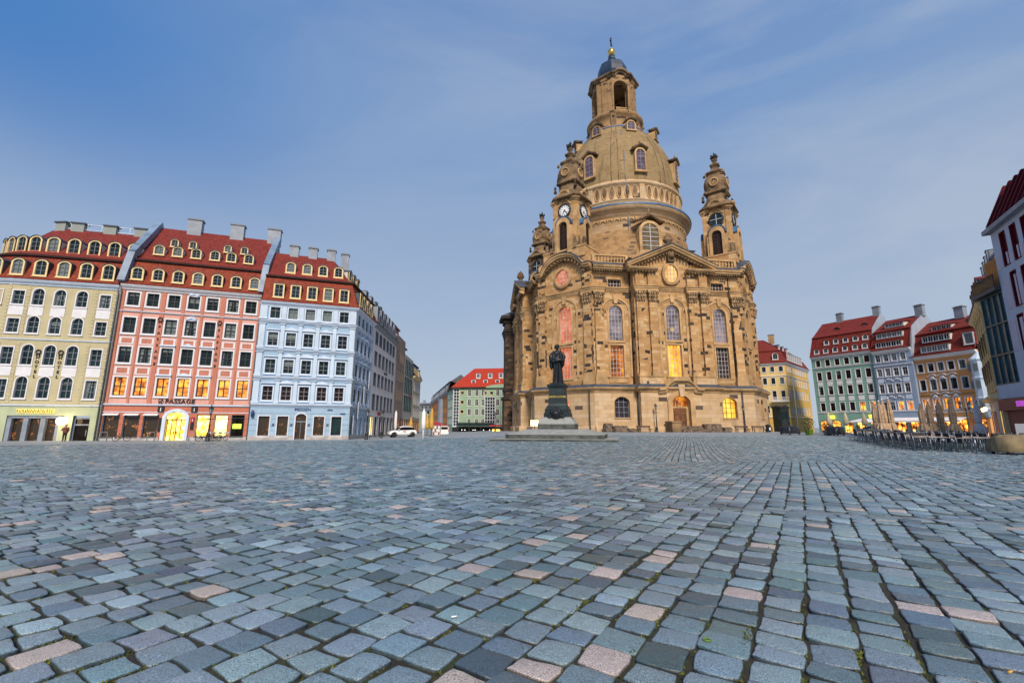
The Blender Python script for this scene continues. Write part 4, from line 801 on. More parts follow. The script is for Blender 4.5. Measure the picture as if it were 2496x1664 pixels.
    mansard(q,[(-1,0),(L+3,0)],9.6,.8,12.2,3,13.4,8,'slate','slate',eave='zinc')
    for i in range(4): dormer(q,.6+i*2.,.1,10.1,1.,1.4,0,1.5,frame='zinc',cheek='zinc')
    chimney(q,1,3,13,14.8)
    q,L=root_of('distant_red_roof_house',(-56,250),(-40,252),'distant low house with red roof at the end of the street','house')
    b=MB(); b.panel(0,L,-2,5,0,[(2+i*3-.5,2+i*3+.5,1.5,3.2,0) for i in range(5)],0,None,.2); b.poly([(0,.25,-2),(L,.25,-2),(L,.25,5),(0,.25,5)],1); b.build('wall',['cream_stone','glass_brown'],q); b=MB(); b.prism([(-.5,5),(4,9.5),(8.5,5)],'x',-.4,L+.4,0); b.build('roof',['red_tile'],q)
green_hotel()
# ---------------------------------------------------------------- houses right of the church
def plain_house(name,P0,P1,label,H,wall,rows,cols,ww,X0=0,trim=.1,sash='dark_sash',gm='glass_brown',tm='white_trim',litset=(),gf=None,gfh=3.7,depth=12,cat='house',rows_frac=(.6,)):
    r,L=root_of(name,P0,P1,label,cat)
    b=MB(); b.panel(X0,L,gfh,H,0,[(c-ww/2,c+ww/2,z,z+h,0) for c in cols for z,h in rows],0,1,.2); side_walls(b,L,-1,H,depth); b.build('wall',[wall,tm],r)
    for i,c in enumerate(cols):
        for j,(z,h) in enumerate(rows): add_window(r,c,0,z,w=ww,h=h,trim=trim,proud=.05,sash=sash,tmat=tm,rows=rows_frac,gmat='lit_amber' if (i,j) in litset else gm)
    return r,L
def band_dormer(r,x0,x1,y,z,h,n,D=2.,frame='white_trim',roof='deep_red_tile'):
    y-=.34; D+=.4
    b=MB(); w=(x1-x0)/n
    b.panel(x0-.12,x1+.12,z-.12,z+h+.1,y,[(x0+i*w+.07,x0+(i+1)*w-.07,z,z+h,0) for i in range(n)],0,0,.12)
    for x in(x0-.12,x1+.12): b.poly([(x,y,z-.12),(x,y+D,z-.12),(x,y+D,z+h+.1),(x,y,z+h+.1)],1)
    b.poly([(x0-.3,y-.25,z+h+.06),(x1+.3,y-.25,z+h+.06),(x1+.3,y+D,z+h+.42),(x0-.3,y+D,z+h+.42)],2); b.poly([(x0-.3,y-.25,z+h+.06),(x1+.3,y-.25,z+h+.06),(x1+.3,y-.25,z+h+.16),(x0-.3,y-.25,z+h+.16)],2)
    o=b.build('band_dormer',[frame,'cheek_white',roof],r); g=MB()
    for i in range(n):
        a,e=x0+i*w+.07,x0+(i+1)*w-.07; g.poly([(a,y+.1,z),(e,y+.1,z),(e,y+.1,z+h),(a,y+.1,z+h)],0); g.box((a+e)/2-.03,(a+e)/2+.03,y+.04,y+.1,z,z+h,1)
    g.build('pane',['glass_dark',frame],o)
def cafe_front(r,L,wall,n,gfh=3.7,gm='lit_cafe',awn=None,arch=0):
    dw=L/n; b=MB(); b.panel(0,L,-1,gfh,-.05,[(dw*(i+.5)-dw*.34,dw*(i+.5)+dw*.34,-.6,2.35,arch) for i in range(n)],0,None,.3); b.build('ground_floor_wall',[wall],r)
    for i in range(n): shopfit(r,dw*(i+.5),-.6,dw*.68,2.95,rise=arch,gm=gm,tm='dark_sash',trim=.04,cols=2,rows=(.75,),y=-.05)
    if awn:
        b=MB(); a,e=awn; b.prism([(-.05,2.75),(-2.2,2.2),(-2.2,1.95),(-2.16,1.95),(-2.16,2.16),(-.05,2.68)],'x',a,e,0); b.build('awning',['awning_white'],r)
def right_houses():
    L=10.57; cols=[1.2,2.95,4.65,6.3,7.95,9.6]
    r,L=plain_house('mint_house',(60.8,91.6),(66.0,82.4),'mint green house with deep red roof, white panels and two rows of small dormers',15.0,'mint_plaster',[(12.95,1.25),(10.2,1.6),(7.35,1.6),(4.2,1.55)],cols,.85,litset=((4,3),(5,3)))
    for c in cols:
        for z0,z1 in((9.15,9.95),(6.1,6.95)):
            b=MB(); b.box(c-.48,c+.48,-.05,0,z0,z1,0); b.build('spandrel_panel',['white_trim'],r)
    courses(r,[(0,0),(L,0)],'white_trim',*[(z,[(0,0),(.12,.03),(.16,.16),(0,.2)]) for z in(3.75,12.5)])
    mansard(r,[(0,0),(L,0)],15.,1.3,19.0,6,22.6,12,'deep_red_tile','deep_red_tile',lip=.1,edge='deep_red_tile')
    for z,y,xs in((15.6,.1,[1.3,3.,4.7,6.4,8.1,9.7]),(17.3,.75,[3.,4.7,6.4,8.1,9.7])):
        for x in xs: dormer(r,x-.1,y,z,.7,.8,.25,1.4,frame='white_trim',cheek='deep_red_tile',roof='deep_red_tile',trim=.12)
    for x in(4.,8.8): dormer(r,x,3.2,20.3,.9,.45,.25,1.5,frame='dark_sash',cheek='deep_red_tile',roof='deep_red_tile',trim=.08)
    gable(r,L,[(0,14.5),(1.3,19.05),(6,22.75),(12,17),(12,14.5)],'gable_grey')
    for x in(3.5,9.9): chimney(r,x,6,22.2,24.3,1.1,.8)
    cafe_front(r,L,'mint_plaster',5,arch=.3)
    for x in(2.6,9.3):
        b=MB(); b.box(x-.45,x+.45,-.35,-.06,2.75,3.3,0); b.build('lit_sign',['lamp_yellow'],r)
    r,L=plain_house('grey_blue_house',(65.75,82.1),(67.9,76.45),'narrow grey blue house with stucco ornaments between mint and apricot houses',14.6,'greyblue_plaster',[(12.6,1.3),(10.,1.35),(7.05,1.55),(4.05,1.45)],[.8,2.1,3.4,4.75],.8,sash='white_sash',gm='glass_dark',litset=((2,3),(3,3)))
    for z in(9.1,6.1):
        b=MB()
        for c in(2.1,3.4):
            for k in range(6): t=PI*k/5; b.tube([(c+.5*math.cos(t),-.05,z+.0+.25*math.sin(t)),(c+.62*math.cos(t),-.12,z+.36*math.sin(t))],[.05,.08],6,0)
            b.prism([(c-.3,z+.5),(c+.3,z+.5),(c,z+.2)],'y',-.12,0,0)
        b.build('stucco_ornament',['white_trim'],r)
    for z in(9.,6.05):
        for c in(.8,4.75):
            b=MB(); b.box(c-.45,c+.45,-.04,0,z-.15,z+.6,0); b.build('spandrel_panel',['bluewhite_trim'],r)
    courses(r,[(0,0),(L,0)],'white_trim',*[(z,[(0,0),(.12,.03),(.16,.16),(0,.2)]) for z in(3.75,11.75)])
    mansard(r,[(0,0),(L,0)],14.6,1.1,18.1,5.5,20.9,12,'deep_red_tile','deep_red_tile',lip=.1,edge='deep_red_tile')
    for z,y in((15.2,.25),(16.9,.85)): band_dormer(r,.9,4.9,y,z,.75,5)
    band_dormer(r,1.8,4.6,2.1,18.9,.5,5,1.6); gable(r,L,[(0,13.),(1.1,18.2),(5.5,21.1),(12,15),(12,13.)],'gable_grey'); chimney(r,L-.3,5,20.4,22.6,1.2,.8)
    cafe_front(r,L,'greyblue_plaster',3,awn=(.2,L-.2))
    b=MB(); b.box(1.7,3.4,-2.9,-2.3,.2,1.25,0); b.box(1.7,3.4,-2.9,-2.3,.2,.5,1); b.build('counter_front',['awning_red','sign_white'],r)
    cols=[1.3,2.85,4.3,5.72,7.25]
    r,L=plain_house('apricot_house',(68.2,77.1),(70.4,68.0),'apricot orange house with lit first floor windows and a white corner oriel',12.75,'apricot_plaster',[(10.15,1.3),(7.1,1.7),(4.0,1.7)],cols,.85,litset=tuple((i,2) for i in range(5)),trim=.13,gm='glass_dark')
    for z in(6.35,9.3):
        b=MB()
        for c in cols[1:4]:
            p=[(c-.75,z)]+arc(c-.5,c+.5,z,.28,8)+[(c+.75,z)]; b.sweep_wall(p,0,[(0,0),(.14,0),(.14,.09),(0,.12)],0)
            for k in range(5): t=PI*k/4; b.tube([(c,-.04,z-.35),(c+.34*math.cos(t),-.12,z-.35+.3*math.sin(t))],[.07,.1],6,0)
        b.build('stucco_ornament',['bluewhite_trim'],r)
    courses(r,[(0,0),(L,0)],'white_trim',(3.4,[(0,0),(.15,.03),(.2,.16),(0,.22)])); courses(r,[(0,0),(L,0)],'sandstone_weathered',(6.2,[(0,0),(.08,.02),(.08,.1),(0,.12)]))
    mansard(r,[(0,0),(L,0)],12.75,1.3,16.6,5.5,19.2,12,'deep_red_tile','deep_red_tile',lip=.12,edge='deep_red_tile')
    for z,y in((13.35,.15),(15.1,.8)): band_dormer(r,2.,5.9,y,z,.85,5)
    band_dormer(r,2.7,5.4,2.3,17.1,.5,4,1.5); dormer(r,8.6,.2,13.8,1.1,1.6,0,1.6,frame='white_trim',cheek='deep_red_tile'); chimney(r,5.2,5,18.8,20.9,1.3,.9)
    b=MB()                                                   # corner oriel
    b.lathe([(.3,2.6),(.9,3.6),(1.,3.7),(1.,5.2),(1.1,5.3),(1.1,5.5),(1.,5.6),(1.,8.2),(1.12,8.3),(1.12,8.5),(1.,8.6),(1.,11.),(1.15,11.1),(1.15,11.3),(.1,12.4)],10,0,(L,.1),smooth=False)
    for z in(4.,6.9,9.5):
        for a in(-PI*.5,-PI*.9,-PI*.1): b.box(L+1.02*math.cos(a)-.3,L+1.02*math.cos(a)+.3,.1+.98*math.sin(a)-.08,.1+.98*math.sin(a)+.3,z,z+1.1,1)
    b.build('oriel',['bluewhite_plaster','glass_dark'],r); cafe_front(r,L,'apricot_plaster',4,gfh=3.7,awn=(.3,7.),arch=0)
    # ochre house behind the mint one
    r,L=plain_house('yellow_corner_house',(58.2,102.7),(61.,100.9),'yellow corner house with white balcony and red mansard roof, behind the green cabin',15.3,'pale_yellow_plaster',[(13.4,1.15),(10.6,1.4),(7.2,1.9),(4.2,1.6)],[-6,-4.3,-2.6,-.9,.75,2.45],.75,X0=-8,gm='glass_dark',gfh=3.2)
    M=Matrix.Rotation(math.atan2(117.3-100.9,77-61)-math.atan2(100.9-102.7,61-58.2),4,'Z'); a2=math.atan2(16.4,16)-math.atan2(-1.8,2.8); ca,sa=math.cos(a2),math.sin(a2); S=21
    cs=[1.9,4.0,7.0,9.0,11.,13.2,15.5,18.]; rw=[(13.4,1.3),(10.5,1.7),(7.5,1.8),(4.,1.6)]
    b=MB(); b.X=Matrix.Translation((L,0,0))@Matrix.Rotation(a2,4,'Z'); b.panel(0,S,-1,15.3,0,[(c-.38,c+.38,z,z+h,0) for c in cs for z,h in rw],0,1,.2); b.X=None; b.panel(-8,L,-1,3.2,0,[(.9,2.3,-1,2.2,0)],0,1,.3); b.poly([(.9,.3,-1),(2.3,.3,-1),(2.3,.3,2.2),(.9,.3,2.2)],2); b.build('street_wing_wall',['ochre_plaster','white_trim','glass_dark'],r)
    for c in cs:
        for z,h in rw: add_window(r,L+c*ca,c*sa,z,a2,w=.76,h=h,trim=.07,proud=.04,sash='grey_sash',rows=(.6,),gmat='glass_dark')
    path=[(-8,0),(L,0),(L+S*ca,S*sa)]
    courses(r,path,'white_trim',(3.2,[(0,0),(.15,.03),(.18,.15),(0,.2)]),(12.3,[(0,0),(.12,.03),(.15,.15),(0,.2)]))
    mansard(r,path,15.3,1.2,18.3,5.,21.6,9,'deep_red_tile','deep_red_tile',lip=.1,edge='deep_red_tile')
    dormer(r,1.6,.1,16.2,.9,1.3,.3,1.6,frame='white_trim',cheek='deep_red_tile')
    for c in(3,4.7,6.4,8.1,9.8,11.5,13.2,15.): dormer(r,L+c*ca-.1*sa,c*sa+.1*ca,16.2,.9,1.4,0,1.6,rz=a2,frame='white_trim',cheek='deep_red_tile')
    for c in(5,8.5,12.): dormer(r,L+c*ca-2.2*sa,c*sa+2.2*ca,19.3,.8,.8,.2,1.6,rz=a2,frame='white_trim',cheek='deep_red_tile')
    b=MB(); b.box(.2,3.5,-1.2,0,6.6,6.85,0)
    for i in range(12): b.box(.25+i*.28,.33+i*.28,-1.18,-1.1,6.85,7.55,0)
    b.box(.2,3.5,-1.2,-1.08,7.5,7.62,0); b.build('balcony',['white_trim'],r); chimney(r,1.,4,20.5,22.6,1.2,.9,'sandstone_trim')
right_houses()
def ornate_house():
    r,L=root_of('ornate_yellow_house',(50.,48.),(42.2,39.5),'ornate yellow house with carved garlands and dark mansard gable, beside the modern glass facade','house')
    b=MB(); b.panel(0,L,3.9,12.2,0,[(c-.4,c+.4,z,z+h,0) for c in(1.6,3.9,6.2,8.6,10.6) for z,h in((4.6,1.9),(7.4,1.8),(9.9,1.5))],0,None,.2); side_walls(b,L,-1,12.2,12); b.build('wall',['ornate_yellow'],r)
    for c in(1.6,3.9,6.2,8.6,10.6):
        for z,h in((4.6,1.9),(7.4,1.8),(9.9,1.5)): add_window(r,c,0,z,w=.8,h=h,trim=.12,proud=.08,sash='white_sash',tmat='cream_trim',rows=(.6,),gmat='glass_brown')
    for c in(2.7,5.,7.4,9.6):
        b=MB(); b.box(c-.3,c+.3,-.16,0,4.2,11.8,0); b.box(c-.38,c+.38,-.24,0,11.2,11.8,0); b.build('pilaster',['ornate_yellow'],r)
    for c in(2.7,5.,7.4,9.6):
        for z in(6.7,9.2):
            b=MB()
            for k in range(9): t=2*PI*k/9; b.ball((c+.22*math.cos(t),-.2,z+.3*math.sin(t)),.09,6,0)
            b.tube([(c,-.19,z-.2),(c,-.2,z-.7),(c,-.19,z-1.5)],[.09,.08,.03],6,0)
            b.build('carved_garland',['sandstone_weathered'],r)
    b=MB(); b.sweep_plan([(0,0),(L,0)],3.55,[(0,0),(.3,.05),(.55,.2),(.55,.4),(0,.5)],0); b.build('ground_cornice',['cream_trim'],r)
    b=MB(); b.panel(0,L,-1,3.6,-.03,[(1,2.6,-1,2.6,0),(4.2,5.6,-1,2.6,0),(9.0,10.6,-1,2.7,0)],0,None,.4); b.build('ground_floor_wall',['pale_stone'],r)
    for c,w in((1.8,1.6),(4.9,1.4),(9.8,1.6)): shopfit(r,c,-.9,w,3.5 if c<9 else 3.6,gm='lit_cafe' if c<9 else 'lit_gold',tm='dark_sash',trim=.04,y=-.03)
    for x in(.4,3.4): b=MB(); b.tube([(x,-.1,3.2),(x,-.6,3.4),(x,-.6,3.1)],.03,6,1); b.lathe([(.04,2.7),(.12,2.76),(.15,3.02),(.06,3.12)],8,0,(x,-.6)); b.build('wall_lantern',['lamp_warm','black_metal'],r)
    e=MB(); e.sweep_plan([(0,0),(L,0)],12.2,EAVE,0); e.build('eave_cornice',['cream_trim'],r)
    pr=[(-.5,12.3),(-.45,12.6),(.6,13.4),(.9,15.2),(1.9,17.6),(4.6,19.6),(9,14),(9,12.3)]
    b=MB(); b.prism(pr,'x',-.3,L-1.6,1,0); b.build('roof',['slate','orange_wall'],r)
    b=MB(); b.prism([(y-.12 if y<5 else y,z+.12) for y,z in pr],'x',-.5,-.25,0); b.build('gable_coping',['standing_seam'],r)
    for i in range(5): dormer(r,1.4+i*2.,.2,13.2,.8,1.6,.2,1.8,frame='zinc',cheek='zinc',roof='standing_seam')
    for i in range(4): dormer(r,2.+i*2.1,1.3,16.2,.7,1.2,0,2.,frame='zinc',cheek='zinc',roof='standing_seam')
    chimney(r,3.,4.,19,21,1.2,.9,'standing_seam','standing_seam')
ornate_house()
def modern_house():
    r,L=root_of('modern_gallery_building',(40.7,36.4),(34.4,24.0),'modern white and lilac clad building with red window slots, glass curtain corner and purple neon','building')
    wins=[]
    for j,z in enumerate((14.0,10.55,7.1)):
        for i in range(7): wins.append((1.75+i*1.65+(0.45 if j==1 else .1*j),z))
    b=MB(); b.panel(0,L,4.6,17.3,0,[(x-.36,x+.36,z,z+2.7,0) for x,z in wins],0,1,.3); side_walls(b,L,-1,17.3,12,0); b.build('wall',['modern_white','modern_red'],r)
    b=MB()
    for z in(13.0,9.6,6.2):
        xs=[0]+sorted(x for x,zz in wins)[:0]
        for i in range(9):
            x=.15+i*1.65+(.45 if z==9.6 else 0)
            if x+1.0<L: b.box(x,x+1.0,-.03,0,z+.95,z+3.4 if z<13 else z+2.0,0)
    b.build('ribbed_panels',['modern_lilac'],r)
    for x,z in wins: add_window(r,x,0,z,w=.72,h=2.7,trim=.08,proud=.05,cols=1,rows=(),sash='modern_red',tmat='modern_red',gmat='glass_dark',sill=0,inset=.26)
    b=MB(); b.box(-.12,L,-.5,.1,17.2,17.55,0); b.build('eave_cornice',['zinc'],r)
    b=MB(); b.prism([(-.15,17.55),(1.4,21.),(3.2,21.3),(3.2,17.55)],'x',-.1,L,0); b.build('roof',['lead_roof'],r)
    for i in range(14):
        b=MB(); x=.5+i*.95; b.prism([(-.42,17.7),(1.1,21.1),(1.5,21.1),(-.05,17.7)],'x',x,x+.22,0); b.build('roof_fin',['modern_red'],r)
    b=MB(); b.box(4.4,L,1.8,9,20.4,24.,0); 
    for i in range(8): b.box(4.5+i*1.1,5.0+i*1.1,1.72,1.8,20.5,23.8,1)
    b.build('roof_storey',['lead_roof','modern_red'],r)
    # curtain wall corner, set back between the two facades
    g=MB(); x0=-3.44
    g.poly([(x0,-.02,4.7),(-.02,.3,4.7),(-.02,.3,12.4),(x0,-.02,12.4)],0); g.build('curtain_glass',['glass_curtain_wall'],r)
    b=MB()
    for i in range(5): t=i/4; x=x0+(-.05-x0)*t; y=-.05+.32*t; b.box(x-.06,x+.06,y-.12,y+.05,4.7,12.4,0)
    for z in(4.7,7.2,9.8,12.3): b.prism([(x0,-.15),(0,.15),(0,.4),(x0,.1)],'z',z-.08,z+.08,0)
    b.build('curtain_frame',['teal_metal'],r)
    b=MB(); b.prism([(x0-.5,-.6),(0,-.4),(0,1.2),(x0-.5,1.2)],'z',12.4,12.7,0); b.build('canopy_roof',['lead_roof'],r)
    b=MB(); b.prism([(x0-.2,-.55),(0,-.4),(0,-.34),(x0-.2,-.48)],'z',12.75,13.8,0); b.build('glass_balustrade',['glass_teal'],r)
    b=MB(); b.prism([(x0,.5),(0,.8),(0,3),(x0,3)],'z',12.7,15.6,0); b.build('set_back_storey',['orange_wall'],r)
    b=MB(); b.prism([(x0,-.2),(0,-.1),(L,-.1),(L,.2),(0,.2),(x0,.3)],'z',3.5,4.65,0); b.build('balcony_band',['modern_white'],r)
    b=MB(); b.prism([(x0,-.3),(0,-.25),(L,-.25),(L,.1),(0,.1),(x0,.3)],'z',2.5,3.45,0); b.build('sign_fascia',['sign_brown'],r)
    o=text('STEIN',.6,r,(-.4,-.32,2.78),mat='neon_purple',ext=.04,align='LEFT')
    b=MB(); b.panel(-3.4,L,-1,2.5,.15,[(.2+i*2.4,2.2+i*2.4,-.5,2.2,0) for i in range(5)],0,None,.3); b.poly([(-3.4,.5,-1),(L,.5,-1),(L,.5,2.5),(-3.4,.5,2.5)],1); b.build('ground_floor_wall',['sign_brown','glass_shop'],r)
    b=MB(); b.box(.5,2.1,-1.,-.9,.3,1.4,0); b.build('menu_panel',['lit_panel'],r)
modern_house()
# ---------------------------------------------------------------- street furniture and props
def G(x,y): return float(gz(np.float64(x),np.float64(y)))
def lamp_post(x,y,h,label,on=False,name='street_lamp',arms=False,sc=1.,group=None):
    r=empty(name,(x,y,G(x,y))); tag(r,label,'street lamp',group)
    b=MB(); b.lathe([(.2*sc,0),(.22*sc,.1),(.17*sc,.16),(.16*sc,.6),(.19*sc,.66),(.1*sc,.78),(.075*sc,h*.45),(.1*sc,h*.46),(.065*sc,h*.48),(.05*sc,h-.85),(.1*sc,h-.8),(.05*sc,h-.72)],10,0); b.tube([(-.35,0,h-1.25),(.35,0,h-1.25)],.025,6,0); b.build('post',['black_metal'],r)
    def head(cx,z):
        m=MB(); m.lathe([(.09,z),(.11,z+.03),(.2,z+.5),(.23,z+.52)],6,0,(cx,0),smooth=False,cap=False); m.lathe([(.27,z+.5),(.2,z+.62),(.1,z+.74),(.06,z+.76),(.06,z+.82),(0,z+.95)],6,1,(cx,0),smooth=False)
        for k in range(6): a=2*PI*k/6; m.tube([(cx+.1*math.cos(a),.1*math.sin(a),z),(cx+.215*math.cos(a),.215*math.sin(a),z+.52)],.016,5,1)
        m.lathe([(.1,z-.08),(.1,z)],8,1,(cx,0)); o=m.build('lantern',['glass_lantern_on' if on else 'glass_lantern','black_metal'],r)
        q=MB(); q.lathe([(.02,z+.05),(.05,z+.15),(.05,z+.3),(.01,z+.4)],8,0,(cx,0)); q.build('bulb',['lamp_soft' if on else 'sign_white'],o)
    if arms:
        a=MB()
        for s in(-1,1): a.tube([(0,0,h-.9),(s*.35,0,h-.75),(s*.6,0,h-.95),(s*.62,0,h-.72)],.035,6,0); 
        a.build('arm',['black_metal'],r); head(-.62,h-.65); head(.62,h-.65)
    else: head(0,h-.72)
    return r
glass('glass_lantern',(.25,.3,.33),.1); glow('glass_lantern_on',(1.,.7,.35),1.4)
lamp_post(21.7,69.3,4.1,'black lantern post in front of the church, left of its door'); lamp_post(35.45,70.5,3.95,'black lantern post in front of the church beside the yellow lit window')
lamp_post(-29.6,45.3,3.35,'black lantern post in front of the pink hotel entrance side'); lamp_post(-16.4,52.4,3.3,'black lantern post at the corner of the pale blue house')
lamp_post(-3.6,100,4.,'dark lantern post in front of the green hotel terrace'); lamp_post(-17.,60.5,3.4,'dark lantern post before the white rendered street house')
lamp_post(61.4,62.2,4.6,'black lantern post before the apricot house, nearer the parasols',arms=True); lamp_post(64.2,63.8,4.1,'slimmer black twin lantern post right behind the first at the apricot house',arms=True)
def car():
    x,y=-15.,63.5; r=empty('parked_car',(x,y,G(x,y)),math.radians(180+26)); tag(r,'white compact suv parked at the mouth of the side street','car')
    S=.93
    st=[(-2.05,.50,.66,.62,.62),(-1.98,.36,.82,.78,.74),(-1.75,.28,.88,1.02,.82),(-1.45,.27,.9,1.03,1.46),(-.9,.27,.92,1.01,1.55),(0,.27,.92,.98,1.57),(.55,.27,.92,.97,1.42),(1.0,.27,.91,.95,1.0),(1.6,.28,.88,.86,.89),(1.95,.3,.8,.72,.75),(2.1,.42,.62,.56,.57)]
    b=MB(); rows=[]
    for X,zs,hw,zb,zt in st:
        cab=zt-zb>.2; wr=hw*.72 if cab else hw*.8
        half=[(hw*.88,zs),(hw,zs+.12),(hw*1.01,(zs+zb)/2),(hw*.97,zb),(wr+.06,zb+(zt-zb)*.82) if cab else (hw*.92,zb+(zt-zb)*.6),(wr*.8,zt),(0,zt+.02)]
        rows.append(b.vs([(X,-a,z) for a,z in half]+[(X,a,z) for a,z in reversed(half[:-1])]))
    k=13
    for i in range(len(st)-1):
        for q in range(k-1):
            g=0
            if q in(3,8) and 2<=i<=6: g=1
            if q in(4,5,6,7) and (i in(6,) or i==2): g=1
            b.face((rows[i]+q,rows[i+1]+q,rows[i+1]+q+1,rows[i]+q+1),g,None,True)
        b.face((rows[i]+k-1,rows[i+1]+k-1,rows[i+1],rows[i]),2)
    b.face([rows[0]+q for q in range(k)],0); b.face([rows[-1]+q for q in reversed(range(k))],0)
    o=b.build('body',['car_white','glass_shop','tyre'],r); o.scale=(S,S,S)
    for X in(-1.3,1.32):
        for s in(-1,1):
            t=MB(); t.X=Matrix.Translation((X*S,s*.8*S,.33*S))@Matrix.Rotation(PI/2,4,'X'); t.lathe([(.2,-.11),(.31,-.11),(.34,-.07),(.34,.07),(.31,.11),(.2,.11)],20,0); o=t.build('wheel',['tyre'],r)
            t=MB(); t.X=Matrix.Translation((X*S,s*.8*S,.33*S))@Matrix.Rotation(PI/2,4,'X'); t.lathe([(.02,-.09),(.21,-.1),(.21,.1),(.02,.09)],10,0,smooth=False); t.build('rim',['grey_sash'],o)
            a=MB(); a.tube([(X*S+.4*S*math.cos(u),s*.9*S,.33*S+.4*S*math.sin(u)) for u in np.linspace(-.1,PI+.1,11)],.045,6,0); a.build('wheel_arch',['tyre'],r)
    for s in(-1,1):
        t=MB(); t.box(1.9*S,2.03*S,s*.62*S-.14,s*.62*S+.14,.6*S,.7*S,0); t.build('headlight',['glass_lantern'],r)
        t=MB(); t.box(-2.04*S,-1.9*S,s*.64*S-.13,s*.64*S+.13,.82*S,.95*S,0); t.build('tail_light',['sign_red'],r)
        t=MB(); t.box(.62*S,.8*S,s*1.0*S-.07,s*1.0*S+.07,1.0*S,1.13*S,0); t.build('wing_mirror',['car_white'],r)
    text('TAXI',.2,r,(.1,-.865,.68),mat='sign_red',ext=.005,name='door_lettering',shear=.2); text('TAXI',.2,r,(-.1,.865,.68),rot=(PI/2,0,PI),mat='sign_red',ext=.005,name='door_lettering',shear=.2)
car()
def bike(x,y,rz,label,group=None,sc=.85,basket=False):
    r=empty('bicycle',(x,y,G(x,y)),rz); tag(r,label,'bicycle',group)
    for X in(-.52*sc,.52*sc):
        b=MB(); b.tube([(X+.33*sc*math.cos(t),0,.34*sc+.33*sc*math.sin(t)) for t in np.linspace(0,2*PI,17)],.026,6,0)
        for k in range(6): t=PI*k/6; b.tube([(X-.32*sc*math.cos(t),0,.34*sc-.32*sc*math.sin(t)),(X+.32*sc*math.cos(t),0,.34*sc+.32*sc*math.sin(t))],.005,3,1)
        b.build('wheel',['tyre','chrome'],r)
    P=lambda a,c:(a*sc,0,c*sc); b=MB()
    for p,q in((P(-.52,.34),P(-.1,.3)),(P(-.1,.3),P(-.22,.82)),(P(-.52,.34),P(-.18,.68)),(P(-.18,.68),P(.36,.76)),(P(-.1,.3),P(.38,.66)),(P(.52,.34),P(.33,.95))): b.tube([p,q],.02,6,0)
    b.build('frame',['black_metal'],r)
    b=MB(); b.tube([(.33*sc,-.28*sc,1.0*sc),(.36*sc,0,.97*sc),(.33*sc,.28*sc,1.0*sc)],.02,6,0); b.build('handlebar',['black_metal'],r)
    b=MB(); b.ball((-.24*sc,0,.86*sc),.1*sc,8,0,.5); b.build('saddle',['black_metal'],r)
    if basket: b=MB(); b.box(.4*sc,.7*sc,-.16*sc,.16*sc,.82*sc,1.05*sc,0); b.build('basket',['sign_white'],r)
    return r
bike(-37.6,44.8,math.radians(60),'dark bicycle parked alone before the pink hotel shop windows')
for i in range(4): bike(-30.75+i*.52,46.35+i*.16,math.radians(62+i*5),'dark rental bicycle with pale basket in the row of four by the lit shop windows','rental bicycles in a row',basket=True)
def bollard(x,y,label,group):
    r=empty('bike_stand',(x,y,G(x,y)),math.radians(18)); tag(r,label,'bike stand',group); b=MB(); b.tube([(-.3,0,-.05),(-.3,0,.75),(-.22,0,.85),(.22,0,.85),(.3,0,.75),(.3,0,-.05)],.035,6,0); b.build('hoop',['grey_sash'],r)
for x,y in((-39.2,44.6),(-35.4,45.6),(-32.,46.6)): bollard(x,y,'grey steel bike hoop set in the paving before the pink hotel','steel bike hoops')
def person():
    x,y=-43.05,44.75; r=empty('person',(x,y,G(x,y)-.02),math.radians(14)); tag(r,'person in rust jacket and black trousers standing at the dark hotel entrance','person')
    b=MB(); b.tube([(0,0,1.28),(0,-.01,1.4)],.05,8,0); b.ball((0,-.03,1.5),.095,12,0,1.25); b.ball((0,-.125,1.5),.02,6,0,1.4)
    for s in(-1,1):
        b.ball((s*.095,-.02,1.5),.022,6,0,1.4)
        h=Vector((s*.05,-.2,1.33)); b.ball(h,.04,8,0,1.3)
        for k in range(4): b.tube([h+Vector((s*(.03-.018*k),-.01,.03)),h+Vector((s*(.02-.018*k),-.03,.075+.008*(k%3))),h+Vector((s*(.005-.015*k),-.015,.1))],[.011,.01,.008],6,0)
        b.tube([h+Vector((-s*.02,0,0)),h+Vector((-s*.045,-.02,.05))],.011,6,0)
    remesh(b,.012,'body','skin',r,2)
    b=MB(); b.lathe([(.12,.78),(.2,.8),(.2,1.0),(.21,1.15),(.2,1.24),(.13,1.31),(.07,1.34)],12,0)
    for s in(-1,1): b.tube([(s*.2,0,1.25),(s*.3,-.04,1.02),(s*.16,-.17,1.2),(s*.06,-.19,1.29)],[.075,.065,.055,.045],8,0)
    remesh(b,.022,'jacket','jacket_rust',r,3)
    b=MB(); b.ball((0,0,.82),.17,10,0,.7)
    for s in(-1,1): b.tube([(s*.085,0,.82),(s*.1,-.01,.45),(s*.1,.01,.08)],[.095,.075,.06],8,0); b.ball((s*.1,-.06,.045),.06,8,0,.7); b.ball((s*.1,-.12,.035),.05,8,0,.7)
    remesh(b,.02,'trousers','trouser_black',r,2)
    b=MB(); b.ball((0,.0,1.535),.1,12,0,1.15); b.build('hair',['hair_dark'],r)
person()
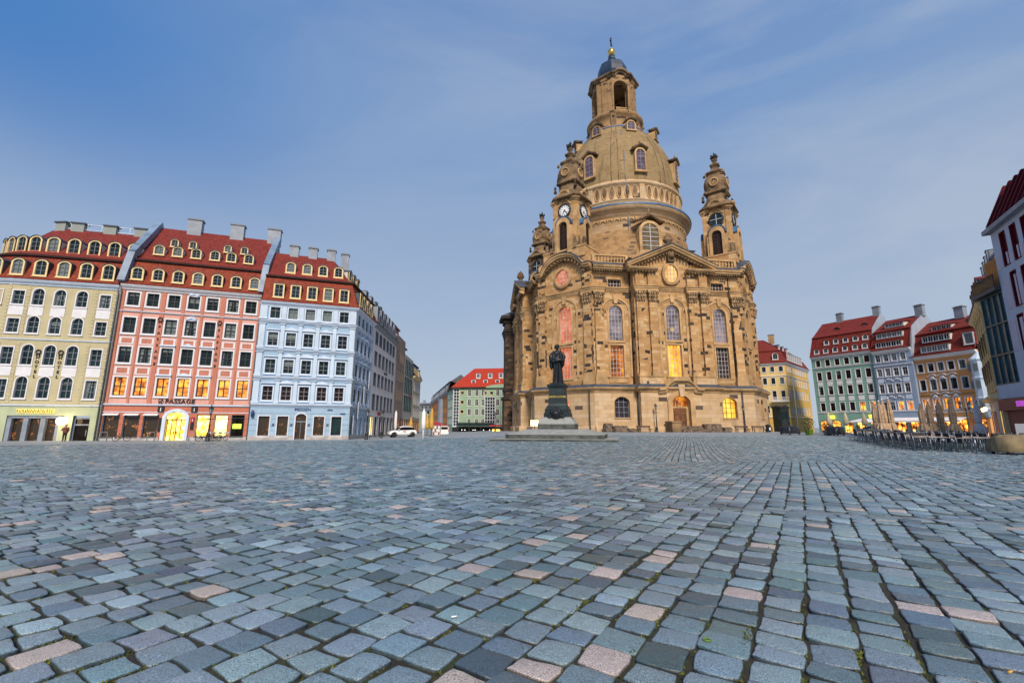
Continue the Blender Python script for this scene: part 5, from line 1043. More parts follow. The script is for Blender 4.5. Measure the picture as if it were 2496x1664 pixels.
# ---------------------------------------------------------------- church
CH=(23.4,93.3); CR=math.radians(6.8); CA,CW=20.3,12.8; CD=(CA+CW)/math.sqrt(2); CHH=(CA-CW)/math.sqrt(2)
church=empty('domed_church',(*CH,0),CR); tag(church,'great baroque sandstone church with high bell shaped dome, lantern and corner towers','church')
def place(o,k,d):
    """put a face-frame object on the face turned by k degrees, d metres out from the axis"""
    a=math.radians(k); o.parent=church; o.location=(math.sin(a)*d,-math.cos(a)*d,0); o.rotation_euler=(0,0,a); return o
def facewin(parent_k,d,x,y,z,w,h,rise,gm,trim=.26,cols=4,rows=6,name='window',sash='beige_sash',tm='sandstone_trim',bar=.05):
    fm,pm=window_mesh(w,h,rise,trim=trim,proud=.08,cols=cols,rows=tuple((i+1)/rows for i in range(rows-1)),sash=sash,tmat=tm,gmat=gm,sill=.05,bar=bar,inset=.45)
    a=math.radians(parent_k); o=link(name,fm,church,(math.sin(a)*(d-y)+math.cos(a)*x,-math.cos(a)*(d-y)+math.sin(a)*x,z),a); link('pane',pm,o); return o
def oval(rx,rz,k,d,x,y,z,gm,nb=3):
    n=24; P=lambda s: [(s*rx*math.cos(2*PI*i/n),s*rz*math.sin(2*PI*i/n)) for i in range(n)]
    b=MB(); i0,i1=P(1),[(p[0]*(1+.42/rx),p[1]*(1+.42/rz)) for p in P(1)]; ring(b,i0,i1,-.22,.3,0); i2=[(p[0]*(1+.2/rx),p[1]*(1+.2/rz)) for p in P(1)]; ring(b,i0,i2,-.3,-.2,0)
    for j in range(1,nb+1):
        t=-1+2*j/(nb+1); b.box(t*rx-.035,t*rx+.035,.02,.12,-rz*math.sqrt(1-t*t),rz*math.sqrt(1-t*t),1); b.box(-rx*math.sqrt(1-t*t),rx*math.sqrt(1-t*t),.02,.12,t*rz-.035,t*rz+.035,1)
    fm=b.mesh('round_window',['sandstone_trim','beige_sash']); q=MB(); q.poly([(p[0],.14,p[1]) for p in P(1)]); a=math.radians(k)
    o=link('round_window',fm,church,(math.sin(a)*(d-y)+math.cos(a)*x,-math.cos(a)*(d-y)+math.sin(a)*x,z),a); link('pane',q.mesh('pane',[gm]),o); return o
STR=[(0,-.75),(.12,-.7),(.16,-.5),(.3,-.42),(.55,-.2),(.62,0),(.6,.06)]; STRTOP=[(.62,.06),(.1,.52),(0,.55)]
ENT=[(0,-.15),(.1,-.12),(.12,.1),(.22,.16),(.24,.4),(.36,.46),(.4,.6),(0,.66)]
COR=[(0,-.6),(.15,-.55),(.2,-.35),(.45,-.3),(.48,-.12),(.95,-.08),(1.0,.16),(1.15,.22),(1.25,.5),(1.25,.56)]; CORTOP=[(1.28,.54),(.2,1.15),(0,1.2)]
def base_path():
    """plan of the plinth storey, seen faces only, walking left to right"""
    P=[]
    def add(k,d,pts):
        a=math.radians(k)
        for x,o in pts: P.append((math.sin(a)*(d+o)+math.cos(a)*x,-math.cos(a)*(d+o)+math.sin(a)*x))
    return P,add
def chain(off,ris,cut):
    """offset outline of left face, left chamfer, front, right chamfer, right face"""
    P,add=base_path(); w=CW+off*math.tan(PI/8)
    add(-90,CA,[(-w,off),(-cut,off),(-cut,ris),(cut,ris),(cut,off),(w,off)])
    add(0,CA,[(-w,off),(-cut,off),(-cut,ris),(cut,ris),(cut,off),(w,off)])
    add(90,CA,[(-w,off),(-cut,off),(-cut,ris),(cut,ris),(cut,off),(w,off)])
    out=[P[0]]
    for p in P[1:]:
        if (Vector(p)-Vector(out[-1])).length>.05: out.append(p)
    return out
def pilaster(b,x,y,w,cap=True,m=(0,1,2)):
    """giant pilaster: base, shaft, carved capital"""
    b.box(x-w/2-.14,x+w/2+.14,y-.14,y+.5,8.95,9.25,m[0]); b.box(x-w/2-.07,x+w/2+.07,y-.07,y+.5,9.25,9.6,m[0]); b.box(x-w/2,x+w/2,y,y+.5,9.6,20.9,m[1]); b.box(x-w/2-.05,x+w/2+.05,y-.05,y+.5,19.9,20.05,m[0])
    b.prism([(x-w/2,20.9),(x+w/2,20.9),(x+w/2+.1,22.2),(x+w/2+.22,22.6),(x-w/2-.22,22.6),(x-w/2-.1,22.2)],'y',y-.08,y+.5,m[2]); b.box(x-w/2-.26,x+w/2+.26,y-.26,y+.5,22.6,22.82,m[0])
    if cap:
        for r,(z,n,s) in enumerate(((21.1,4,.17),(21.65,5,.17),(22.2,4,.19))):
            for i in range(n):
                xx=x-w/2+.05+(w-.1)*(i/(n-1)); b.ball((xx,y-.14-.06*r,z+.12),s,6,m[2],1.7); b.ball((xx,y-.24-.06*r,z+.34),s*.6,6,m[2])
        for s in(-1,1): b.ball((x+s*(w/2+.05),y-.28,22.4),.24,8,m[2])
PM=['sandstone_trim','sandstone_patched','sandstone_carved']; PM2=['sandstone_trim','sandstone','sandstone_carved']
# --- plinth storey and upper walls
def face_walls(k,lit_l,lit_c,lit_r,door,old=False):
    W0='sandstone'; ob=-1.0; rb=-2.4; cut=6.4
    b=MB(); gw=[(-10.1,-7.7,2.5,5.7,.7),(7.7,10.1,2.5,5.7,.7)]; w=CW+1.0*math.tan(PI/8)
    b.panel(-w,-cut,-1,7.,ob,[gw[0]],0,1,.5); b.panel(cut,w,-1,7.,ob,[gw[1]],0,1,.5)
    b.panel(-cut,cut,-1,7.,rb,[(-1.45,1.45,-1 if door else 1.5,5.95,.9)],0,1,1.0)
    for x in(-cut,cut): b.poly([(x,rb,-1),(x,ob,-1),(x,ob,7),(x,rb,7)],0)
    b.sweep_plan([(-w,ob),(-cut,ob),(-cut,rb),(-1.9,rb)],-1,[(0,0),(.35,0),(.35,2.0),(.2,2.2),(0,2.25)],0); b.sweep_plan([(1.9,rb),(cut,rb),(cut,ob),(w,ob)],-1,[(0,0),(.35,0),(.35,2.0),(.2,2.2),(0,2.25)],0)
    place(b.build('base_wall',['sandstone_clean','sandstone_trim']),k,CA)
    b=MB(); y1=-1.5; c1=6.35
    win=lambda x,w2: [(x-w2,x+w2,14.8,20.6,w2),(x-w2,x+w2,8.9,14.0,0)]
    b.panel(-CW,-c1,7.,27.2,0,win(-9.0,1.12)+[(-10.1,-7.9,23.75,25.05,0)],0,1,.6); b.panel(c1,CW,7.,27.2,0,win(9.0,1.12)+[(7.9,10.1,23.75,25.05,0)],0,1,.6)
    b.panel(-c1,c1,7.,28.4,y1,win(0,1.15),0,1,.6); b.prism([(-c1-.6,28.4),(0,30.6),(c1+.6,28.4)],'y',y1,y1+2,0)
    for x in(-c1,c1): b.poly([(x,y1,7),(x,0,7),(x,0,28.4),(x,y1,28.4)],0)
    place(b.build('upper_wall',['sandstone','sandstone_trim']),k,CA)
    for x,(g1,g2) in((-9.0,lit_l),(0,lit_c),(9.0,lit_r)):
        y=y1 if x==0 else 0
        facewin(k,CA,x,y,14.8,2.24 if x else 2.3,5.8,1.12 if x else 1.15,g1,trim=.3,cols=4,rows=8); facewin(k,CA,x,y,8.9,2.24 if x else 2.3,5.1,0,g2,trim=.24,cols=4,rows=7)
        if x:
            facewin(k,CA,x,0,23.75,2.2,1.3,0,'glass_church',trim=.18,cols=4,rows=2); facewin(k,CA,x+.1 if x<0 else x-.1,ob,2.5,2.4,3.2,.7,'church_yellow' if (k==0 and x>0) else 'glass_church',trim=.1,cols=3,rows=4,sash='dark_sash' if x>0 else 'zinc',name='ground_window')
        b=MB()                                        # blind arch round the tall window
        p=[(x-2.15,8.95),(x-2.15,19.5)]+arc(x-2.15,x+2.15,19.5,2.15,14)+[(x+2.15,8.95)]; b.sweep_wall(p,y,[(0,0),(.16,0),(.16,.34),(0,.34)],0); b.sweep_wall([(x-2.0,19.3)]+arc(x-1.95,x+1.95,19.5,1.95,14)+[(x+2.0,19.3)],y,[(0,0),(.08,0),(.08,-.12),(0,-.12)],0)
        b.prism([(x-.28,20.9),(x+.28,20.9),(x+.42,22.3),(x-.42,22.3)],'y',y-.3,y,0); place(b.build('window_arch',['sandstone_trim']),k,CA)
        b=MB(); b.box(x-1.5,x+1.5,y-.1,y,8.0,8.75,0); b.box(x-1.7,x+1.7,y-.2,y,8.78,8.9,0); place(b.build('apron_panel',['sandstone_trim']),k,CA)
    for x in(-11.85,11.85): b=MB(); pilaster(b,x,-.42,1.4,m=(0,1,2)); b.box(x-.95,x+.95,-.6,.3,7.1,8.95,0); place(b.build('pilaster',PM),k,CA)
    for s in(-1,1):
        for x in(3.35,5.45): b=MB(); pilaster(b,s*x,y1-.5,1.35); place(b.build('pilaster',PM2),k,CA)
        b=MB(); b.box(s*4.4-1.95,s*4.4+1.95,y1-.75,y1,7.1,8.85,0); b.box(s*4.4-2.05,s*4.4+2.05,y1-.85,y1,8.8,8.96,0); b.box(s*4.4-1.5,s*4.4+1.5,y1-.8,y1-.7,7.5,8.5,1); b.lathe([(.05,-.1),(.5,-.1),(.5,.02),(.05,.05)],14,0,(0,0)) if 0 else None; place(b.build('pilaster_pedestal',['sandstone_trim','sandstone_clean']),k,CA)
        # attic strips above the paired pilasters
        b=MB()
        for x in(3.35,5.45): b.box(s*x-.7,s*x+.7,y1-.45,y1,23.6,26.0,0)
        place(b.build('attic_strip',['sandstone']),k,CA)
    # pediment with broken lower cornice and oval window
    b=MB(); yp=y1-.3; RK=[(0,-.5),(.25,-.45),(.3,-.25),(.75,-.2),(.8,.05),(.95,.1),(1.05,.38),(0,.5)]
    b.sweep_wall([(-7.6,26.75),(0,30.15),(7.6,26.75)],yp,RK,0)
    for s in(-1,1):
        q=[(-7.4,26.2),(-2.5,26.2)] if s<0 else [(2.5,26.2),(7.4,26.2)]; b.sweep_wall(q,yp,[(0,-.3),(.3,-.25),(.75,-.1),(.95,.1),(1.0,.3),(0,.36)],0)
    for i in range(26):
        t=-6.6+13.2*i/25; b.box(t-.13,t+.13,yp-.62,yp-.2,30.15-.447*abs(t)-.62-.25,30.15-.447*abs(t)-.62,1)
        if abs(t)>2.6: b.box(t-.13,t+.13,yp-.62,yp,25.75,25.98,1)
    b.prism([(-.6,27.7),(.6,27.7),(.5,29.3),(-.5,29.3)],'y',yp-.6,yp,2); b.ball((0,yp-.6,28.6),.5,8,2); place(b.build('pediment',['sandstone_trim','sandstone_weathered','sandstone_weathered']),k,CA)
    b=MB(); b.prism([(-7.9,27.15),(0,30.75),(7.9,27.15),(7.9,27.25),(0,30.95),(-7.9,27.25)],'y',yp-.98,1.5,0); place(b.build('pediment_roof',['lead_roof']),k,CA)
    oval(1.12,1.5,k,CA,0,y1-.35,25.75,lit_c[0] if k else 'church_amber2',3)
    # main cornice over the side bays, then the lead covered slope and balustrade
    for s in(-1,1):
        b=MB(); p=[(-CW-.05,0),(-c1-.2,0)] if s<0 else [(c1+.2,0),(CW+.05,0)]; b.sweep_plan(p,26.6,COR,0)
        for i in range(15):
            x=p[0][0]+.3+i*(p[1][0]-p[0][0]-.5)/14; b.box(x-.13,x+.13,-.85,0,26.2,26.46,1)
        place(b.build('main_cornice',['sandstone_trim','sandstone_weathered']),k,CA)
        b=MB(); b.sweep_plan(p,26.6,[(1.27,.55),(.15,1.3)],0); place(b.build('cornice_roof',['lead_roof']),k,CA)
        b=MB(); x0,x1=p[0][0],p[1][0]; x0+=.3 if s<0 else 0; b.box(x0,x1,.1,.5,27.2,28.1,0); b.box(x0,x1,.05,.55,29.15,29.4,0)
        for i in range(10): x=x0+.55+i*(x1-x0-1.1)/9; b.lathe([(.17,28.1),(.17,28.2),(.1,28.35),(.2,28.6),(.1,28.95),(.17,29.05),(.17,29.15)],8,0,(x,.3))
        for x in(x0+.15,x1-.15): b.box(x-.2,x+.2,.0,.6,28.1,29.2,0)
        place(b.build('balustrade',['sandstone_trim']),k,CA)
    b=MB(); b.lathe([(.55,30.5),(.6,30.7),(.3,30.9),(.45,31.2),(.75,31.6),(.8,31.9),(.5,32.1),(.65,32.3),(.3,32.7),(.0,33.1)],12,0,(0,yp+.3)); place(b.build('urn',['sandstone_weathered']),k,CA)
    if door:
        b=MB(); ring(b,outline(2.9,5.95,.9),outline(2.9,5.95,.9,.75,0),-.25,.15,0); b.sweep_wall([(-3.6,6.6),(-2.6,6.7)]+arc(-2.4,2.4,6.95,1.25,10)+[(2.6,6.7),(3.6,6.6)],.0,[(0,-.5),(.3,-.45),(.5,-.1),(.75,.05),(.8,.3),(0,.4)],0); b.prism([(-.3,5.7),(.3,5.7),(.55,7.6),(-.55,7.6)],'y',-.6,0,1); b.prism([(-1.6,8.1),(1.6,8.1),(1.2,8.5),(.5,8.75),(-.5,8.75),(-1.2,8.5)],'y',-.8,0,0); o=b.build('door_surround',['sandstone_trim','sandstone_clean']); place(o,k,CA); o.location.y-=2.4
        b=MB(); b.box(-1.45,1.45,.75,.95,4.0,4.25,1); b.poly([(x,.9,z+4.2) for x,z in outline(2.9,1.75,.9)],2)
        for x in(-.5,.0,.5): b.box(x-.03,x+.03,.84,.92,4.2,5.8,3)
        b.box(-1.1,1.1,.75,.95,-.5,4.,0)
        for x in(-1.,.06): 
            for z in(.7,1.9,3.0): b.box(x+.1,x+.84,.68,.76,z,z+.85,0)
        for x in(-1.45,1.1): b.box(x,x+.35,.6,.95,-.5,4,1)
        o=b.build('door',['oak_door','sandstone_trim','church_amber','white_sash']); place(o,k,CA); o.location.y-=2.4
        b=MB()
        for i in range(5): b.box(-1.4,3.4-i*.25,-1.6-(4-i)*.34,.9,-.6+.0,.42+.17*(i+1)-.0,0)
        o=b.build('door_steps',['rubble']); place(o,k,CA); o.location.y-=2.4
        b=MB(); b.box(-2.9,-1.45,-2.6,-.4,-.5,1.75,0); b.box(-3.0,-1.4,-2.7,-.4,1.75,1.95,0); o=b.build('step_cheek',['sandstone_weathered']); place(o,k,CA); o.location.y-=2.4
nt=None
lit('church_amber2',[(.3,(.5,.16,.06)),(.5,(.95,.45,.12)),(.68,(1.,.68,.25))],.9,.6)
face_walls(0,('church_sky','church_amber'),('church_sky','church_yellow'),('church_dim','church_dim') if 0 else ('church_sky','glass_church'),True)
face_walls(-90,('glass_church','glass_church'),('church_sky','glass_church'),('church_sky','glass_church'),False)
face_walls(90,('glass_church','glass_church'),('glass_church','glass_church'),('glass_church','glass_church'),False)
def chamfer(k,gm,gm2,rgm,old=False):
    m='sandstone_old' if old else 'sandstone'; h=CHH
    b=MB(); w=h+1.*math.tan(PI/8); b.panel(-w,w,-1,7.,-1.0,[(-1.15,1.15,2.6,5.7,.7)],0,1,.5); b.sweep_plan([(-w,-1.),(w,-1.)],-1,[(0,0),(.35,0),(.35,2.0),(.2,2.2),(0,2.25)],0); place(b.build('base_wall',['sandstone_old' if old else 'sandstone_clean','sandstone_trim']),k,CD)
    b=MB(); b.panel(-h,h,7.,27.4,0,[(-1.25,1.25,14.9,21.2,1.25),(-1.25,1.25,8.9,14.1,0)],0,1,.6); b.prism([(-h,27.4)]+arc(-4.2,4.2,27.4,2.6,12)+[(h,27.4)],'y',0,1.5,0); place(b.build('upper_wall',[m,'sandstone_trim']),k,CD)
    facewin(k,CD,0,0,14.9,2.5,6.3,1.25,gm,trim=.3,cols=4,rows=9); facewin(k,CD,0,0,8.9,2.5,5.2,0,gm2,trim=.24,cols=4,rows=7); facewin(k,CD,0,-1.0,2.6,2.3,3.1,.7,'church_pink' if k==-45 else 'glass_church',trim=.1,cols=3,rows=4,sash='dark_sash',name='ground_window')
    b=MB(); p=[(-2.2,8.95),(-2.2,20.)]+arc(-2.2,2.2,20.,2.2,14)+[(2.2,8.95)]; b.sweep_wall(p,0,[(0,0),(.14,0),(.14,.34),(0,.34)],0); b.prism([(-.3,21.5),(.3,21.5),(.45,22.9),(-.45,22.9)],'y',-.3,0,0); place(b.build('window_arch',['sandstone_trim']),k,CD)
    for s in(-1,1):
        b=MB(); pilaster(b,s*(h-.85),-.42,1.4); b.box(s*(h-.85)-.95,s*(h-.85)+.95,-.6,.3,7.1,8.95,0); b.box(s*(h-.85)-.75,s*(h-.85)+.75,-.4,0,23.6,26.2,1); place(b.build('pilaster',['sandstone_old']*3 if old else PM),k,CD)
    oval(1.3,1.4,k,CD,-.1,-.2,26.2,rgm,3)
    b=MB(); p=[(-h-.1,27.1),(-4.2,27.1)]+arc(-4.0,4.0,27.2,2.55,14)+[(4.2,27.1),(h+.1,27.1)]; b.sweep_wall(p,0,[(0,-.6),(.15,-.55),(.2,-.35),(.45,-.3),(.48,-.12),(.95,-.08),(1.,.16),(1.15,.22),(1.25,.5),(0,.6)],0)
    for x,z in p[1:-1]: b.box(x-.15,x+.15,-.85,0,z-.75,z-.42,1)
    place(b.build('arched_cornice',['sandstone_trim','sandstone_weathered']),k,CD)
    b=MB(); b.sweep_wall([(q[0],q[1]+.6) for q in p],0,[(1.3,0),(1.3,.1),(-.6,.35),(-.6,.2)],0); place(b.build('cornice_roof',['lead_roof']),k,CD)
    # attic block and tower
    b=MB(); b.box(-5.1,5.1,.2,7,26.8,29.6,0); b.box(-4.2,-1.6,-.0,6,29.5,31.2,0); b.box(1.6,4.2,0,6,29.5,31.2,0); b.box(-4.3,-1.5,-.1,6,31.2,31.45,1); b.box(1.5,4.3,-.1,6,31.2,31.45,1); b.box(-1.6,1.6,.1,.5,29.5,30.2,0); b.box(-1.6,1.6,.05,.55,31.1,31.4,1)
    for i in range(8): x=-1.4+i*.4; b.box(x-.08,x+.08,.18,.42,30.2,31.1,1)
    place(b.build('tower_attic',['sandstone','sandstone_trim']),k,CD)
    T=3.1; hw=2.35
    def tpl(b): b.X=Matrix.Translation((0,T,0))
    def four(fn,b):
        for j in range(4): b.X=Matrix.Translation((0,T,0))@Matrix.Rotation(j*PI/2,4,'Z'); fn(b)
    b=MB(); four(lambda q:q.panel(-hw,hw,29.5,41.6,-hw,[],0),b)
    def corner(q): q.box(-hw-.1,-hw+.75,-hw-.12,-hw+.2,31.,41,0); q.box(hw-.75,hw+.1,-hw-.12,-hw+.2,31.,41,0); q.prism([(-hw,41)]+arc(-1.6,1.6,41.,1.4,8)+[(hw,41)],'y',-hw,0,0)
    four(corner,b); place(b.build('tower_shaft',[m]),k,CD)
    def aed(q):
        q.prism(outline(2.9,6.3,1.45),'y',-hw-1.3,-hw,0) if 0 else None
        pts=[(x,z+30.6) for x,z in outline(2.7,6.7,1.35)]; o=[(x,z+30.6) for x,z in outline(1.75,5.9,.87)]
        qi=[(x,z+30.6) for x,z in outline(1.75,5.9,.87)]; ring(q,qi,pts,-hw-.95,-hw,0)
        for x0,x1 in((-1.75,-1.3),(1.3,1.75)): q.box(x0,x1,-hw-.8,-hw,30.6,35.6,0)
    b=MB(); four(aed,b)
    def vol(q):
        for s in(-1,1): q.prism([(s*1.75,31.2),(s*3.3,31.2),(s*3.2,31.8),(s*2.4,32.6),(s*2.1,33.6),(s*1.75,34.)],'y',-hw-.3,-hw+.35,1)
    four(vol,b); place(b.build('belfry_surround',['sandstone_trim','sandstone_weathered']),k,CD)
    def hood(q):
        a=[(x,z+30.6) for x,z in arc(-1.5,1.5,5.35,1.5,10)]; a2=[(x*1.08,z+.16) for x,z in a]
        for i in range(10): q.prism([a[i],a[i+1],a2[i+1],a2[i]],'y',-hw-.85,-hw,0)
    for j in range(4): b=MB(); b.X=Matrix.Translation((0,T,0))@Matrix.Rotation(j*PI/2,4,'Z'); hood(b); place(b.build('belfry_hood',['copper_blue']),k,CD)
    def louv(q):
        q.poly([(x,-hw-.3,z+30.65) for x,z in outline(1.75,5.85,.87)],1)
        for i in range(19): q.box(-.86,.86,-hw-.55,-hw-.32,30.8+i*.28,30.92+i*.28,0)
        q.box(-.04,.04,-hw-.6,-hw-.3,30.7,36.3,0)
    b=MB(); four(louv,b); place(b.build('louvre',['louvre_wood','black_metal']),k,CD)
    for j in range(4):
        b=MB(); b.X=Matrix.Translation((0,T,0))@Matrix.Rotation(j*PI/2,4,'Z')@Matrix.Translation((0,-hw,38.95))@Matrix.Rotation(PI/2,4,'X'); b.lathe([(1.05,0),(1.32,.02),(1.35,.2),(1.2,.26),(1.05,.22)],24,0,cap=False)
        o=place(b.build('clock_ring' if k==-45 else 'round_opening',['black_metal']),k,CD); d=MB(); d.X=b.X; d.lathe([(0.001,.12),(1.1,.12)],24,0,cap=False)
        if k==-45:
            for h in range(12):
                t=h*PI/6; d.X=b.X@Matrix.Rotation(t,4,'Z'); d.box(-.045,.045,.72,1.0,.13,.16,1)
            for t,l,w_ in((math.radians(150),.62,.07),(math.radians(-140),.9,.05)): d.X=b.X@Matrix.Rotation(t,4,'Z'); d.box(-w_,w_,-.15,l,.17,.2,1)
            dd=d.build('clock_face',['sign_white','black_metal'])
        else: 
            d.box(-.04,.04,-1.08,1.08,.12,.17,1); d.box(-1.08,1.08,-.04,.04,.12,.17,1); dd=d.build('pane',['glass_dark','white_sash'])
        dd.parent=o
    def eb(q):
        p=[(-hw-.35,40.6),(-hw+.3,40.75),(-1.25,41.5),(-.6,42.35),(0,42.6),(.6,42.35),(1.25,41.5),(hw-.3,40.75),(hw+.35,40.6)]; q.sweep_wall(p,-hw,[(0,-.35),(.2,-.3),(.25,-.1),(.5,0),(.55,.22),(0,.3)],0); q.sweep_wall([(-1.2,39.9),(0,41.3),(1.2,39.9)],-hw,[(0,0),(.12,0),(.12,.18),(0,.18)],0)
    b=MB(); four(eb,b); place(b.build('tower_cornice',['sandstone_trim' if not old else 'sandstone_weathered']),k,CD)
    b=MB(); tpl(b); b.lathe([(3.1,41.2),(2.95,41.7),(2.2,42.6),(1.75,43.6),(1.6,44.6)],20,0,(0,0),sq=6,rot=PI/4*0); b.lathe([(1.62,44.6),(2.0,44.7),(2.05,44.95),(1.7,45.1),(1.95,45.9),(2.0,46.8),(1.75,47.9),(1.4,48.6),(1.25,48.9),(1.6,49.05),(1.6,49.3),(.95,49.5),(.7,50.2),(.5,50.6),(.8,50.8),(.85,51.1),(.4,51.3),(.3,51.9),(.5,52.1),(.5,52.25),(.25,52.35)],20,1,(0,0),sq=5)
    for j in range(8): a=2*PI*j/8; b.tube([(0,0,52.2),(.4*math.cos(a),.4*math.sin(a),52.55+.15*(j%2)),(.62*math.cos(a),.62*math.sin(a),52.8+.25*(j%2)),(.5*math.cos(a),.5*math.sin(a),53.1+.3*(j%2))],[.18,.22,.17,.02],6,2)
    b.tube([(0,0,52.3),(0,0,53.0),(0,0,53.9)],[.3,.3,.02],6,2)
    place(b.build('tower_cap',['sandstone_weathered','sandstone_weathered','sandstone_black']),k,CD)
    b=MB()
    for j in range(4):
        b.X=Matrix.Translation((0,T,0))@Matrix.Rotation(j*PI/2,4,'Z')@Matrix.Translation((0,-1.93,46.7))@Matrix.Rotation(PI/2,4,'X'); b.lathe([(.62,-.1),(.85,0),(.85,.18),(.66,.22),(.6,.06)],18,0,cap=False); b.lathe([(.001,.0),(.62,.0)],14,1,cap=False)
        for h in range(4): X0=b.X; b.X=X0@Matrix.Rotation(h*PI/4,4,'Z'); b.box(-.6,.6,-.05,.05,.0,.1,0); b.X=X0
        for s in(-1,1):
            b.X=Matrix.Translation((0,T,0))@Matrix.Rotation(j*PI/2,4,'Z'); b.ball((s*1.5,-1.75,48.5),.22,6,2,1.4); b.ball((s*1.55,-1.8,44.9),.35,6,2); b.lathe([(.25,43.),(.3,43.4),(.12,43.6),(.28,43.9),(.1,44.3),(0,44.6)],8,2,(s*2.1,-2.1))
    place(b.build('tower_ornament',['sandstone_trim','sandstone_black','sandstone_weathered']),k,CD)
    b=MB()
    for s in(-1,1): b.lathe([(.3,31.4),(.4,31.6),(.2,31.9),(.42,32.3),(.2,32.7),(.3,32.85),(0,33.3)],10,0,(s*3.8,.6)); None
    place(b.build('tower_urn',['sandstone_weathered']),k,CD)
chamfer(-45,'church_pink','church_pink','church_pink'); chamfer(45,'glass_church','glass_church','church_sky'); chamfer(-135,'glass_church','glass_church','glass_church',True); chamfer(135,'glass_church','glass_church','glass_church')
# --- running mouldings round all seen faces
b=MB(); ch=chain(1.0,2.4,6.4); b.sweep_plan(ch,7.1,STR,0); church_m=b.build('string_course',['sandstone_trim'],church)
b=MB(); b.sweep_plan(ch,7.1,STRTOP,0); b.build('string_course_roof',['lead_roof'],church)
def chain2(off,ris,cut):
    P,add=base_path(); w=CW+off*math.tan(PI/8); h=CHH+off*math.tan(PI/8); c=[(-w,off+.45),(-11.0,off+.45),(-11.0,off),(-cut,off),(-cut,ris),(-2.5,ris),(-2.5,ris-.5),(2.5,ris-.5),(2.5,ris),(cut,ris),(cut,off),(11.,off),(11.,off+.45),(w,off+.45)]
    d=[(-h,off+.45),(-h+1.75,off+.45),(-h+1.75,off),(h-1.75,off),(h-1.75,off+.45),(h,off+.45)]
    add(-90,CA,c); add(-45,CD,d); add(0,CA,c); add(45,CD,d); add(90,CA,c); return P
b=MB(); b.sweep_plan(chain2(.02,2.02,6.35),22.95,ENT,0); b.build('entablature',['sandstone_trim'],church)
# --- ruined corner of old black stone at the rear left
b=MB(); b.X=Matrix.Translation((-CA-2.1,CW-1.4,0)); b.box(-1.7,1.5,-1.6,2.6,-1,6.9,0); b.box(-1.45,1.5,-1.4,2.4,6.9,22.2,0); b.box(-2.0,1.5,-1.9,2.9,6.9,7.5,1); b.box(-1.7,1.5,-1.6,2.6,8.8,9.4,1)
for z,o in((20.9,.1),(21.5,.25),(22.1,.4),(24.2,.3),(25.0,1.0)): b.box(-1.45-o,1.5,-1.4-o,2.4+o,z,z+.6,1)
b.box(-1.4,1.5,-1.4,2.4,22.2,25.2,0); b.prism([(-2.5,25.6),(1.5,27.4),(1.5,25.6)],'y',-2.4,3.4,2); b.build('old_ruin_corner',['sandstone_old','sandstone_black','lead_roof'],church)
# --- bell shaped roof, drum, dome
b=MB(); oct_=lambda r:[(r*math.cos(PI/8+j*PI/4)/math.cos(PI/8),r*math.sin(PI/8+j*PI/4)/math.cos(PI/8)) for j in range(8)]
b.lathe([(20.0,26.8),(20.,29.3)],8,0,rot=PI/8,smooth=False,cap=False)
b.lathe([(20.2,29.2),(18.2,29.9),(16.6,30.9),(15.4,32.2),(14.5,33.9),(13.85,35.8),(13.6,37.4)],72,0,sq=0); b.build('bell_roof',['sandstone_high'],church)
b=MB(); b.lathe([(13.3,36.8),(13.3,40.4),(13.55,40.5),(13.6,41.0),(14.1,41.3),(14.5,41.7),(14.6,42.1)],72,0,cap=False)
for i in range(64): a=2*PI*i/64; b.X=Matrix.Rotation(a,4,'Z'); b.prism(arc(-.5,.5,39.2,.45,6)+[(.6,39.9),(-.6,39.9)],'y',-13.5,-13.2,1)
b.X=None; b.build('drum',['sandstone_clean','sandstone_trim'],church)
b=MB(); b.lathe([(14.66,42.05),(14.7,42.35),(13.2,43.1),(13.0,43.2)],72,0,cap=False); b.build('drum_roof_ring',['copper_blue'],church)
b=MB(); b.lathe([(12.95,43.0),(12.95,43.7),(13.1,43.8),(13.1,44.0),(12.8,44.1),(12.8,47.0),(13.1,47.15),(13.25,47.5),(12.9,47.7),(12.7,48.1)],72,0,cap=False)
for i in range(56):
    if i%7==0: b.X=Matrix.Rotation(2*PI*i/56,4,'Z'); b.box(-.5,.5,-13.,-12.7,44.1,47.1,0); continue
    b.X=Matrix.Rotation(2*PI*i/56,4,'Z')
    b.X=b.X@Matrix.Translation((0,-12.83,45.55)); P=[(.38*math.cos(t),1.15*math.sin(t)) for t in np.linspace(0,2*PI,15)[:-1]]; ring(b,P,[(p[0]*1.45,p[1]*1.16) for p in P],-.14,.1,1); b.poly([(p[0],-.03,p[1]) for p in P],2)
b.X=None; b.build('frieze',['sandstone_clean','sandstone_trim','sandstone_weathered'],church)
DP=[(12.7,47.9),(12.68,50.),(12.45,52.2),(12.0,54.4),(11.35,56.6),(10.4,58.8),(9.3,60.7),(8.0,62.5),(6.9,63.7),(6.3,64.3)]
b=MB(); b.lathe(DP,96,0,cap=False)
for j in range(8):
    for dl in(-.055,.055):
        a=PI/8+j*PI/4+dl; b.tube([((r+.02)*math.sin(a),-(r+.02)*math.cos(a),z) for r,z in DP],.07,5,1)
b.build('dome',['sandstone_dome','sandstone_weathered'],church)
